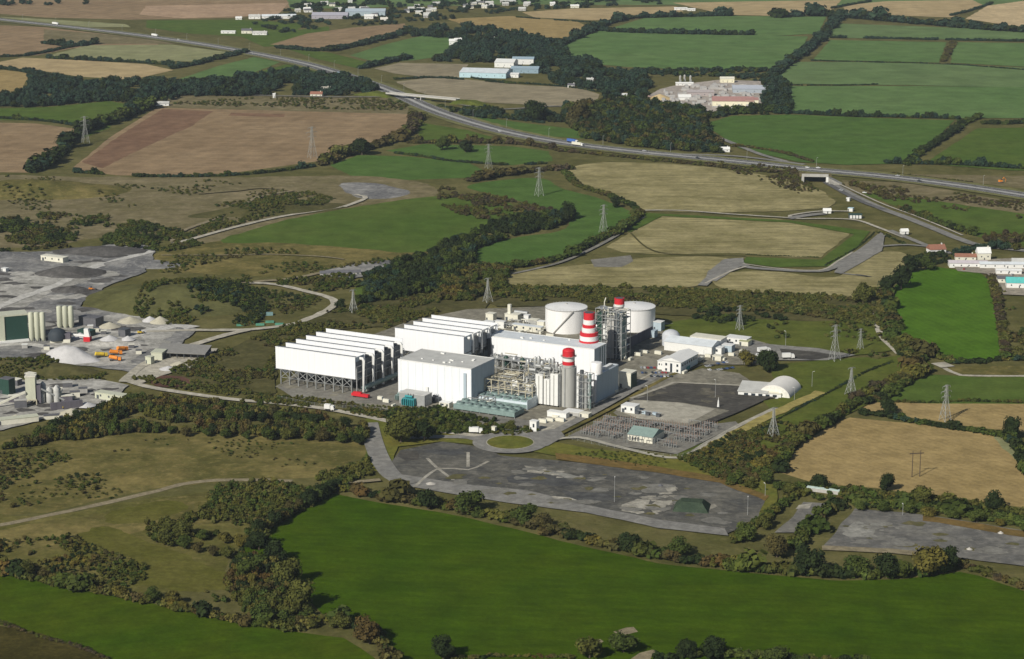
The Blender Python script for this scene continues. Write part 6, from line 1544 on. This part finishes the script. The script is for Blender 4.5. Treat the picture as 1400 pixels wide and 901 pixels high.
def mixer(px, py, label, col, rz=0.2):
    x, y = G(px, py); e = empty('mixer_truck', (x, y, gz(x, y)), rz, label, 'mixer truck')
    MB().box(3, 5.4, -1.3, 1.3, .8, 3.2).build('cab', col, e); MB().box(5.41, 5.46, -1.1, 1.1, 1.9, 2.8).build('windscreen', GLASS, e)
    m = MB(); m.tube([(-4.4, 0, 3.6), (-3.6, 0, 3.3), (-.5, 0, 2.9), (2.2, 0, 2.4)], 1.55, 12); m.build('drum', col, e, smooth=True)
    MB().box(-4.5, 5, -.6, .6, .7, 1.1).build('chassis', STEELD, e)
    for wx in (-3.2, -1.8, 3.6): MB().prism([(wx+.55*math.cos(t*.785), .55+.55*math.sin(t*.785)) for t in range(8)], 'y', -1.3, 1.3).build('wheel', RUBBER, e)
    e.scale = (1.1, 1.1, 1.1)
mixer(158, 487, 'orange mixer truck nearest the white gravel heap, upper one of the pair', ORANGE, .3)
mixer(157, 495, 'orange mixer truck below the upper one in the quarry yard', ORANGE, -.1)
mixer(138, 490, 'yellow mixer truck left of the orange pair', YELLOW, .5)
x, y = G(165, 483); mixer(167, 482, 'orange mixer truck furthest right of the quarry trucks', ORANGE, .8)
# open shed with long grey roof
x, y = G(213, 490); e = empty('open_shed', (x, y, 0), rad(-10), 'long open-fronted shed with a grey roof on the right of the quarry yard', 'shed')
MB().prism([(-1, 5.5), (19, 9), (19, 9.5), (-1, 6.2)], 'x', 0, 46).build('roof', solid('shed_roof_dark', (.22,.215,.20), .85), e); MB().box(.5, 45.5, 17, 18, 0, 8.4).build('rear_wall', BROWNW, e)
for i in range(8): MB().box(i*6.4+.2, i*6.4+.7, 0, .5, 0, 5.6).build('post', STEELD, e)
MB().box(-1, 9, -9, 4, 0, 7.5).build('workshop', SILO, e); MB().box(9.02, 9.2, -7, 2, .3, 6).build('door', STEELD, e)
MB().box(-1.4, 9.4, -9.4, 4.4, 7.52, 8).build('workshop_roof', SILO, e)
block(199, 499, 6, 5, 6, SILO, SILO, 'small cream cabin left of the open-fronted shed')
block(262, 489, 16, 10, 4, SLATE, SLATE, 'dark blue-grey lean-to at the right end of the open-fronted shed', door=False)
block(56, 357, 30, 9, 5, CREAM, CREAM, 'long low pale shed at the foot of the quarry ridge', win=3)
block(2, 372, 6, 5, 3, WHITE2, WHITE2, 'tiny white hut at the left edge of the quarry')
def loader(px, py, rz, m, label):
    x, y = G(px, py); e = empty('wheel_loader', (x, y, gz(x, y)), rz, label, 'loader')
    MB().box(-2.6, 1.2, -1.2, 1.2, 1, 2.4).build('body', m, e); MB().box(-.9, .6, -.9, .9, 2.42, 3.7).build('cab', GLASS, e)
    MB().prism([(3.0, .3), (4.4, .2), (4.0, 1.6), (3.0, 1.6)], 'y', -1.4, 1.4).build('bucket', STEELD, e)
    MB().tube([(1, .7, 1.6), (3.2, .7, 1)], .2, 4).tube([(1, -.7, 1.6), (3.2, -.7, 1)], .2, 4).build('arm', m, e)
    for wx in (-1.6, 1.2):
        for wy in (-1.4, .8): MB().prism([(wx+.75*math.cos(t*.785), .75+.75*math.sin(t*.785)) for t in range(8)], 'y', wy, wy+.6).build('wheel', RUBBER, e)
loader(192, 458, .4, YELLOW, 'yellow loader on the pale ramp at the back of the quarry yard'); loader(88, 560, 1.0, YELLOW, 'yellow loader in the lower works beside the dark bay wall'); loader(125, 398, .2, ORANGE, 'orange loader on the quarry floor below the dark spoil heap')
for i, (px, py, a_, h_) in enumerate([(84,552,9,5),(96,545,8,4),(20,560,10,6),(108,540,7,4),(12,552,8,5),(60,574,12,3),(86,532,8,4)]):
    block(px, py, a_, 5, h_, [BROWNW, CREAM, SLATE, CONCW][i % 4], [CREAM, SLATE, CONCW, SLATE][i % 4], ['dark bay block right of the dusty tanks','cream bin house behind the dark bay block','low slate house below the cream quarry tower','grey bin house left of the long workshop','dark hut left of the cream quarry tower','low cream wall house at the bottom of the lower works','slate hut under the green quarry bank'][i], rz=rad(12), door=False)
for i, (px, py) in enumerate([(128,455),(138,459),(120,452),(186,486),(176,478),(30,478),(60,480)]):
    block(px, py, 5, 4, 3.2, [CREAM, SLATE, CONCW][i % 3], [SLATE, CREAM, WHITE2][i % 3], ['small cream bin beside the dark crushing hut','small slate bin in front of the dark crushing hut','small grey bin behind the red and white hopper','little cream hut left of the open-fronted shed yard','small slate box beside the orange mixer trucks','grey weigh hut below the dark green quarry building','cream hut below the attached silos'][i], rz=rad(8), door=False)
# lower crushing plant (cream tower, conveyors)
x, y = G(36, 555); e = empty('crushing_tower', (x, y, 0), rad(3), 'cream quarry tower in the lower left works', 'quarry tower')
MB().box(0, 8, 0, 8, 5, 24).build('tower', SILO, e); MB().box(-.4, 8.4, -.4, 8.4, 24.02, 25).build('roof', CREAM, e)
steel_frame(e, -.5, 8.5, -.5, 8.5, 5, 1, 1, 1, BUFF, .4); MB().box(8.02, 12, 1, 7, 2, 17).build('annex', BROWNW, e)
MB().tube([(0, -1, 12), (-26, -8, 2)], 1.1, 4).build('conveyor', CREAM, e); MB().tube([(12, 2, 14), (30, 6, 3)], .9, 4).build('conveyor', STEEL, e)
x, y = G(58, 552); e = empty('silo_cluster', (x, y, 0), rad(3), 'cluster of pale dusty tanks right of the cream quarry tower', 'tanks')
for i in range(6): MB().lathe((i % 3)*6, (i//3)*6, [(2.3, 1), (2.6, 2), (2.6, 10+(i*5 % 4)*1.6), (.6, 12.5+(i*5 % 4)*1.6)], 14).build('tank', solid('dusty_white', (.50, .50, .47), .8, dirt=.2), e, smooth=True)
dense_pipes(e, -2, 16, -2, 10, 1, 12, 26, 51, [CREAM, STEEL], (.25, .5))
x, y = G(70, 563); e = tag(MB().box(0, 26, 0, 2, 0, 7).build('storage_wall', BROWNW, None, (x, y, 0), rad(24)), 'dark sloping bay wall below the dusty tanks', 'wall')
block(130, 546, 28, 8, 5, SILO, SILO, 'long cream open workshop at the right of the lower quarry works', win=3, winm=STEELD)
block(0, 540, 10, 8, 13, DKGREEN, SLATE, 'dark green hopper house at the left edge of the lower works')
block(14, 528, 8, 6, 5, SLATE, CREAM, 'low grey bunker behind the cream quarry tower')
block(34, 520, 8, 6, 5, SLATE, CREAM, 'low dark bunker on the left of the quarry bank')
block(-6, 584, 34, 8, 4, CREAM, SILO, 'long cream conveyor gallery at the left edge of the lower works', rz=rad(22))
def heap(px, py, r, h, mat, label):
    x, y = G(px, py); m = MB(); prof = [(r*(1-t/6)**.9 if t < 6 else .2, h*t/6) for t in range(7)]; m.lathe(0, 0, prof, 18)
    m.v = [(a*(1+.14*mnoise.noise(Vector((a*.3, b2*.3, c*.3+px)))), b2*(1+.14*mnoise.noise(Vector((a*.3, b2*.3, px)))), c) for a, b2, c in m.v]
    o = m.build('gravel_heap', mat, None, (x, y, gz(x, y)-.1), 0, smooth=True); tag(o, label, 'gravel heap')
PSAND = solid('pale_sand', (.52, .51, .50), .95); GSAND = solid('buff_sand', (.46, .43, .33), .95, dirt=.15)
for a in [(150,448,11,4.5,GSAND,'buff gravel heap behind the dark crushing hut'),(178,441,12,5,GSAND,'flat grey-green gravel heap at the back of the quarry yard'),(205,440,8,4.5,PSAND,'white pointed stone heap left of the largest one at the back'),(219,442,10,6,GSAND,'cream pointed stone heap at the far right of the quarry yard'),(150,470,9,4,PSAND,'white gravel heap behind the orange mixer trucks'),(175,470,7,3.5,PSAND,'small white gravel heap beside the concrete ramp'),(110,462,8,4,PSAND,'pale heap beside the dark domed plant'),
 (98,566,12,5,GSAND,'sandy heap in the lower works left of the long workshop'),(118,556,8,3,PSAND,'pale gravel heap below the long workshop'),(22,575,10,4,GSAND,'sandy heap below the cream quarry tower'),(246,500,9,3,GSAND,'buff gravel heap in front of the open-fronted shed'),(230,506,8,2.6,PSAND,'pale gravel heap at the front of the shed yard')]: heap(*a)
x, y = G(335, 446); e = empty('rubble_sheets', (x, y, 0), .1, 'green netting sheets spread on the ground by the pale gravel road', 'netting')
for i in range(5): MB().box(i*9-8, i*9, (i % 2)*10, (i % 2)*10+5, .2, 1.4).build('sheet', solid('net_green', (.10, .30, .20), .8, dirt=.2), e)
x, y = G(356, 432); e = tag(MB().box(0, 12, 0, 5, .1, 2.6).build('skip', solid('net_blue', (.18, .30, .30), .8), None, (x, y, 0), .1), 'blue-green container inside the bend of the pale gravel road', 'container')
x, y = G(438, 378); e = empty('conveyor_shed', (x, y, 0), rad(9), 'long dark low shed with pale sides beyond the scrub slope', 'shed')
MB().box(0, 42, 0, 7, 0, 3.2).build('wall', CONCW, e); MB().prism([(-.5, 3.22), (7.5, 3.22), (3.5, 5.4)], 'x', -.5, 42.5).build('roof', SLATE, e)
for i in range(6): MB().box(3+i*7, 5.5+i*7, -.1, 0, .2, 2.6).build('door', STEELD, e)

# ================================================================== HOUSES AND WORKS FAR AWAY
def house(px, py, w, d, h, rz, wall_, roof_, label, cat='house', group=None, pitch=3.2, name='house', nwin=3):
    x, y = G(px, py); e = empty(name, (x, y, gz(x, y)), rad(rz), label, cat, group)
    MB().box(0, w, 0, d, 0, h).build('wall', wall_, e)
    r = MB().prism([(-.6, h+.01), (d+.6, h+.01), (d/2, h+pitch)], 'x', -.5, w+.5).build('roof', roof_, e)
    if cat in ('house', 'cottage', 'farmhouse'): MB().box(w*.8, w*.8+1.1, d/2-.6, d/2+.6, h+pitch*.5, h+pitch+1.2).build('chimney', wall_, r)
    for i in range(nwin): MB().box(w*(i+.55)/nwin-.6, w*(i+.55)/nwin+.6, -.08, .02, h*.4, h*.4+1.4).build('window', GLASS, e)
    MB().box(w*.47, w*.47+1.1, -.1, .02, 0, 2.1).build('door', STEELD, e)
    return e
PALEBLUE = solid('pale_blue_cladding', (.45, .62, .68), .5)
for a in [
 (628,106,84,60,9,-12,PALEBLUE,ROOFW,'large pale blue warehouse beside the tan field at the top','warehouse',None,5,'warehouse',6),
 (676,92,36,40,9,-12,WHITE2,WHITE2,'white gabled warehouse behind the pale blue one','warehouse',None,5,'warehouse',3),
 (692,106,22,18,6,-10,WHITE2,WHITE2,'small white unit at the right end of the pale blue warehouse','warehouse',None,2,'warehouse',2),
 (698,100,50,36,8,-6,solid('slate_blue', (.26,.36,.42)),solid('slate_blue2', (.32,.42,.48)),'slate blue works unit behind the small white unit','warehouse',None,3,'warehouse',4),
 (700,88,40,30,10,-6,WHITE2,solid('slate_blue2', (.32,.42,.48)),'blue-roofed unit at the back of the pale blue warehouses','warehouse',None,3,'warehouse',3),
 (424,132,20,11,4,-6,CREAM,REDROOF,'red-roofed farm building beside the overpass road','farmhouse',None,4,'house',3),
 (432,126,24,12,5,-4,CREAM,solid('stone_roof', (.36,.33,.28), .8),'stone-roofed farmhouse behind the red-roofed one','farmhouse',None,4,'house',3),
 (373,134,4,4,6,0,WHITE2,WHITE2,'tiny white tower house beside the overpass road','house',None,1.5,'house',1),
 (148,136,12,9,5,10,WHITE2,SLATE,'white cottage in the dark far wood at the upper left','cottage',None,3,'house',2),
 (212,145,22,12,4,4,WHITE2,ROOFG,'pale farm sheds at the top left corner of the ploughed field','shed',None,3,'shed',2),
 (302,46,30,10,4,-3,WHITE2,WHITE2,'long white shed above the motorway bend','shed',None,2,'shed',3),
 (330,46,22,12,6,-3,CREAM,SLATE,'dark-roofed house right of the long white shed','house',None,4,'house',3),
 (345,48,30,12,4,-3,WHITE2,ROOFG,'grey-roofed row right of the dark-roofed house','house',None,4,'house',4),
 (322,27,14,8,4,0,WHITE2,WHITE2,'small white house below the ploughed field at the top','house',None,3,'house',2),
 (340,26,26,12,6,0,WHITE2,ROOFG,'grey-roofed house beside the small white one','house',None,4,'house',3),
 (358,26,76,14,6,5,WHITE2,ROOFW,'long white glasshouse-like shed near the top','shed',None,4,'shed',6),
 (426,26,80,50,8,0,solid('mauve', (.38,.36,.40)),solid('mauve_roof', (.42,.41,.46), .8),'big grey warehouse in the far village','warehouse',None,5,'warehouse',5),
 (472,22,90,50,10,0,solid('blue_grey', (.36,.44,.48)),solid('blue_grey_roof', (.40,.47,.52), .8),'big blue-grey warehouse in the far village','warehouse',None,5,'warehouse',5),
 (415,16,16,10,6,0,WHITE2,WHITE2,'bright white house left of the far warehouses','house',None,4,'house',2),
 (498,26,20,14,6,0,WHITE2,WHITE2,'bright white house below the blue-grey warehouse','house',None,4,'house',2),
 (520,30,16,12,5,0,WHITE2,solid('beige_roof', (.6,.57,.5), .8),'beige white house nearest the brown field near the top','house',None,5,'house',2),
 (614,62,12,12,8,0,WHITE2,WHITE2,'white tall house in the far wood, left of a pair','house',None,4,'house',2),
 (622,60,14,10,7,10,WHITE2,WHITE2,'white house in the far wood, right of a pair','house',None,4,'house',2),
 (668,56,14,9,4,0,WHITE2,ROOFG,'low white house in the far wood above the warehouses','house',None,3,'house',2),
 (712,58,20,9,4,0,WHITE2,WHITE2,'long white bungalow under the tan far field','house',None,3,'house',3),
 (737,60,8,8,5,0,WHITE2,WHITE2,'small white house right of the long bungalow','house',None,3,'house',1),
 (776,120,12,8,4,-12,WHITE2,SLATE,'white cottage at the right tip of the tan field','cottage',None,3,'house',2),
 (797,112,18,10,4,-14,WHITE2,ROOFG,'white cottage in the trees right of the tan field','cottage',None,3,'house',3),
 (842,133,34,12,4,4,WHITE2,WHITE2,'long white shed left of the concrete works','shed',None,2,'shed',4),
 (922,14,30,10,4,0,WHITE2,WHITE2,'low white shed near the top right of centre','shed',None,2,'shed',3),
 (940,15,18,10,4,0,WHITE2,WHITE2,'second low white shed near the top right of centre','shed',None,2,'shed',2),
 (752,8,12,10,6,0,WHITE2,WHITE2,'lone white house on the top edge right of centre','house',None,3,'house',2),
 (780,11,20,8,5,0,CREAM,WHITE2,'cream house on the top edge among trees','house',None,3,'house',2),
 (1272,348,18,12,5,12,WHITE2,REDROOF,'white house with a red-orange roof beside the estate road','house',None,5,'house',2),
 (982,208,16,8,4,0,WHITE2,WHITE2,'white cottage beside the motorway slip road','cottage',None,3,'house',2),
 (905,200,7,5,3,0,WHITE2,WHITE2,'tiny white hut in the roadside wood','shed',None,1.5,'shed',1)]: house(*a)
rr = random.Random(3)
for i in range(44):
    px = rr.uniform(400, 720); py = rr.uniform(3, 16)+(px < 600)*rr.uniform(0, 12)
    house(px, py, rr.uniform(10, 20), 9, 5, rr.uniform(-20, 20), rr.choice([WHITE2, CREAM, CONCW]), rr.choice([SLATE, ROOFG, ROOFG]), 'small pale house among the trees of the far village at the top', 'house', 'houses of the far village', 3.5)
# concrete works
for a in [
 (974,146,66,30,9,-3,solid('yellow_white', (.78,.74,.55)),solid('maroon_roof', (.36,.20,.18), .8),'long cream shed with a dull red roof in the concrete works','works shed',None,6,'works_shed',5),
 (1018,146,22,22,11,-3,solid('yellow_white', (.78,.74,.55)),solid('maroon_roof', (.36,.20,.18), .8),'taller cream block at the right end of the red-roofed works shed','works shed',None,3,'works_shed',2),
 (1000,153,22,14,4,-3,WHITE2,WHITE2,'small white shed in front of the red-roofed works shed','shed',None,3,'shed',2),
 (1002,128,70,40,8,-3,solid('greyblue_w', (.36,.40,.44)),solid('greyblue_r', (.44,.47,.52), .8),'grey-blue works hall at the back right of the concrete works','works shed',None,4,'works_shed',5),
 (924,118,30,8,5,0,WHITE2,WHITE2,'low white office at the back left of the concrete works','office',None,2,'office',4),
 (940,132,44,20,7,0,solid('pinkgrey', (.40,.35,.34)),solid('pinkgrey_r', (.40,.36,.35), .8),'pinkish grey shed in the middle of the concrete works','works shed',None,3,'works_shed',4),
 (985,114,24,14,8,0,solid('yellow_white', (.78,.74,.55)),CREAM,'cream shed at the back of the concrete works','works shed',None,3,'works_shed',3),
 (928,138,20,14,6,0,WHITE2,WHITE2,'white round-ended store in front of the pinkish shed','shed',None,4,'shed',1)]: house(*a)
x, y = G(890, 148)
S('concrete_works_yard', [(884,132),(905,122),(930,116),(985,110),(1040,112),(1046,130),(1040,150),(1000,156),(960,152),(930,150),(900,152)], ground_mat('works_yard', (.38,.34,.30), contrast=1.5, big=.04), 3)
heap(892,146,26,9,solid('yellow_sand', (.60,.50,.28), .95),'large yellow sand heap at the left end of the concrete works')
heap(902,136,20,8,solid('yellow_sand2', (.55,.42,.22), .95),'orange-yellow sand heap behind the large yellow one')
heap(884,134,18,6,solid('pink_sand', (.45,.33,.28), .95),'pinkish aggregate heap at the back of the concrete works')
for i, (px, py) in enumerate([(930,112),(936,111),(944,112)]):
    x, y = G(px, py); e = empty('cement_silo', (x, y, 0), 0, ['left','middle','right'][i]+' one of three pale cement silos at the back of the concrete works', 'silo')
    MB().lathe(0, 0, [(1, 2), (2.0, 4), (2.0, 10), (.5, 11.5)], 14).build('shell', CONCW, e, smooth=True); MB().box(-1.8, 1.8, -1.8, 1.8, 0, 4.5).build('legs', STEEL, e)
rr = random.Random(8)
stkp = MB().box(-4, 4, -2, 2, 0, 3).box(-3.6, 3.6, -1.8, 1.8, 3.02, 4).build('block_stack', solid('block_grey', (.42,.41,.39), .9)); tag(stkp, 'stack of pale concrete blocks in the yard of the concrete works', 'block stack', 'block stacks in the concrete works')
poly = [G(*p) for p in [(905,128),(930,120),(990,116),(1035,118),(1038,146),(980,150),(905,150)]]
bb = wbox(poly); k = 0
while k < 150:
    x = rr.uniform(bb[0], bb[1]); y = rr.uniform(bb[2], bb[3])
    if inpoly(x, y, poly):
        if k == 0: stkp.location = (x, y, .1)
        else:
            o = stkp.copy(); COL.objects.link(o); o.location = (x, y, .1); o.rotation_euler = (0, 0, rr.choice([0, 1.57])+rr.uniform(-.1, .1)); o.scale = (rr.uniform(.7, 1.8), rr.uniform(.8, 1.6), rr.uniform(.6, 1.6))
        k += 1
# business park at the right edge
S('business_park_yard', [(1300,362),(1340,356),(1480,352),(1480,410),(1372,404),(1350,376),(1310,372)], ground_mat('park_yard', (.30,.27,.22), contrast=1.5, big=.04), 1.5)
for a in [
 (1298,366,40,14,5,-4,WHITE2,solid('mauve_r', (.55,.50,.52), .8),'long white unit above the bright paddock','unit',None,2,'unit',5),
 (1340,368,60,10,4,-2,WHITE2,ROOFW,'white unit row right of the long unit above the paddock','unit',None,2,'unit',6),
 (1337,357,14,10,7,5,CREAM,WHITE2,'white-gabled tall house behind the unit row','house',None,6,'house',2),
 (1362,376,26,8,3.5,-4,WHITE2,WHITE2,'small white shed at the right of the paddock','shed',None,1.5,'shed',3),
 (1376,395,26,12,5,-6,WHITE2,solid('turquoise_roof', (.10,.45,.42), .6),'white unit with a turquoise roof at the right edge','unit',None,5,'unit',3),
 (1364,388,16,12,4,-5,CREAM,SLATE,'dark-roofed shed left of the turquoise-roofed unit','shed',None,2,'shed',2),
 (1384,366,24,12,5,-5,WHITE2,ROOFG,'grey-roofed unit at the right edge behind the turquoise one','unit',None,3,'unit',3),
 (1306,356,22,10,4,-6,CREAM,REDROOF,'brown-roofed bungalow beside the windbreak','house',None,3,'house',3),
 (1233,322,8,7,3,10,WHITE2,WHITE2,'small white kiosk beside the estate road','kiosk',None,3,'kiosk',1),
 (1126,292,9,7,3,0,WHITE2,WHITE2,'small white kiosk by the estate turning circle','kiosk',None,3,'kiosk',1)]: house(*a)
x, y = G(1161, 299); e = empty('glazed_pavilion', (x, y, gz(x, y)), rad(-2), 'dark-roofed pavilion with four white panels beside the access road', 'pavilion')
MB().box(0, 15, 0, 8, 0, 4.4).build('body', STEELD, e); MB().box(-.5, 15.5, -.5, 8.5, 4.42, 5).build('roof', DKGREEN, e)
for i in range(4): MB().box(.8+i*3.6, 3.4+i*3.6, -.15, -.02, .3, 4.1).build('panel', WHITE2, e)
block(1159, 289, 6, 5, 4, WHITE2, PALEBLUE, 'small white cabin behind the dark-roofed pavilion')
block(1157, 275, 4, 4, 4, WHITE2, WHITE2, 'tiny white cabin on the verge of the access road')
for px, py, col, lab in [(1182,264,'white','white car on the bank road right of the underpass'),(1160,272,'white','white car beside the tiny cabin on the access road'),(1150,262,'silver','silver car leaving the underpass')]:
    x, y = G(px, py); car(x, y, -.6, col, lab, None, 1.3, 'car')
x, y = G(1368, 250); e = empty('excavator', (x, y, 0), .4, 'orange excavator on the verge of the motorway at the right', 'excavator')
MB().box(-2, 2, -1.4, 1.4, .2, 1.1).build('tracks', STEELD, e); MB().box(-2, 1.4, -1.2, 1.2, 1.12, 3).build('body', ORANGE, e); MB().box(0, 1.3, -1.1, .1, 3.02, 4).build('cab', GLASS, e)
MB().tube([(1.2, .6, 2.2), (4, .6, 5.2), (6.4, .6, 3.2), (6.2, .6, 1)], .3, 5).build('boom', ORANGE, e); e.scale = (1.3,)*3
for i, (px, py) in enumerate([(1330,366),(1350,380),(1372,384),(1384,378),(1318,370)]):
    x, y = G(px, py); car(x, y, .3*i, cols[i], ['silver car above the top of the paddock','dark car beside the small white shed','white car left of the turquoise roof','silver car in the business park yard','red car at the end of the long white unit'][i], None, 1.1)
pm = ground_mat('light_stone', (.42, .40, .36))
# a few grazing-ground details: bales / stones in the yard
for i, (px, py, lab) in enumerate([(589,663,'small white rubble pile in the left part of the yard'),(903,666,'dark lump on the broken concrete pad'),(1368,731,'white rubble beside the rusty weeds at the right edge'),(1325,753,'white block at the near edge of the long yard'),(964,766,'white sack at the edge of the foreground field')]):
    heap(px, py, 2.2 if i else 4, 1.4, pm if i != 1 else SLATE, lab)

# ================================================================== CAMERA, LIGHT, AIR
for k, p in PROTO.items():
    if k not in PUSED:
        for ch in kids(p): bpy.data.objects.remove(ch)
        bpy.data.objects.remove(p)
cam = bpy.data.cameras.new('camera'); co = bpy.data.objects.new('camera', cam); COL.objects.link(co)
co.location = (0, 0, CAMH); co.rotation_euler = (math.pi/2-PITCH, 0, 0)
cam.sensor_width = 36; cam.lens = FPX/1400*36; cam.clip_start = 1; cam.clip_end = 40000; scene.camera = co
ELEV = 35.0; AZ = 54.0      # light travels towards this bearing (degrees from +x, counter-clockwise)
w = bpy.data.worlds.new('World'); scene.world = w; w.use_nodes = True
nt = w.node_tree; bg = nt.nodes['Background']; sky = nt.nodes.new('ShaderNodeTexSky'); sky.sky_type = 'NISHITA'; sky.sun_disc = False
sky.sun_elevation = rad(ELEV)
sdir = (-math.cos(rad(AZ)), -math.sin(rad(AZ)))       # towards the sun
sky.sun_rotation = math.atan2(sdir[0], sdir[1]); sky.altitude = 100; sky.air_density = 1.0; sky.dust_density = 1.0
nt.links.new(sky.outputs['Color'], bg.inputs['Color']); bg.inputs['Strength'].default_value = 0.055
sl = bpy.data.lights.new('sun', 'SUN'); sl.energy = 5.0; sl.angle = rad(.5); sl.color = (1.0, .95, .86)
so = bpy.data.objects.new('sun', sl); COL.objects.link(so)
d = Vector((math.cos(rad(AZ))*math.cos(rad(ELEV)), math.sin(rad(AZ))*math.cos(rad(ELEV)), -math.sin(rad(ELEV))))
so.rotation_euler = d.to_track_quat('-Z', 'Y').to_euler(); so.location = (-300, -300, 900)
HAZE = True
if HAZE:
    hm = bpy.data.materials.new('haze_air'); hm.use_nodes = True; n = hm.node_tree; n.nodes.remove(n.nodes['Principled BSDF'])
    pv = n.nodes.new('ShaderNodeVolumePrincipled'); pv.inputs['Density'].default_value = 0.000026; pv.inputs['Color'].default_value = (.80, .90, 1.0, 1); pv.inputs['Anisotropy'].default_value = 0.2
    n.links.new(pv.outputs['Volume'], n.nodes['Material Output'].inputs['Volume'])
    h = MB().box(-9500, 9500, -600, 14500, -2, 500).build('haze', hm); h['kind'] = 'stuff'; h['label'] = 'thin blue air over the whole landscape'
vs = scene.view_settings; vs.view_transform = 'Standard'; vs.look = 'None'; vs.exposure = 0.0; vs.gamma = 1.0; vs.use_curve_mapping = False
scene.render.resolution_x = 1024; scene.render.resolution_y = 659; scene.render.engine = 'CYCLES'
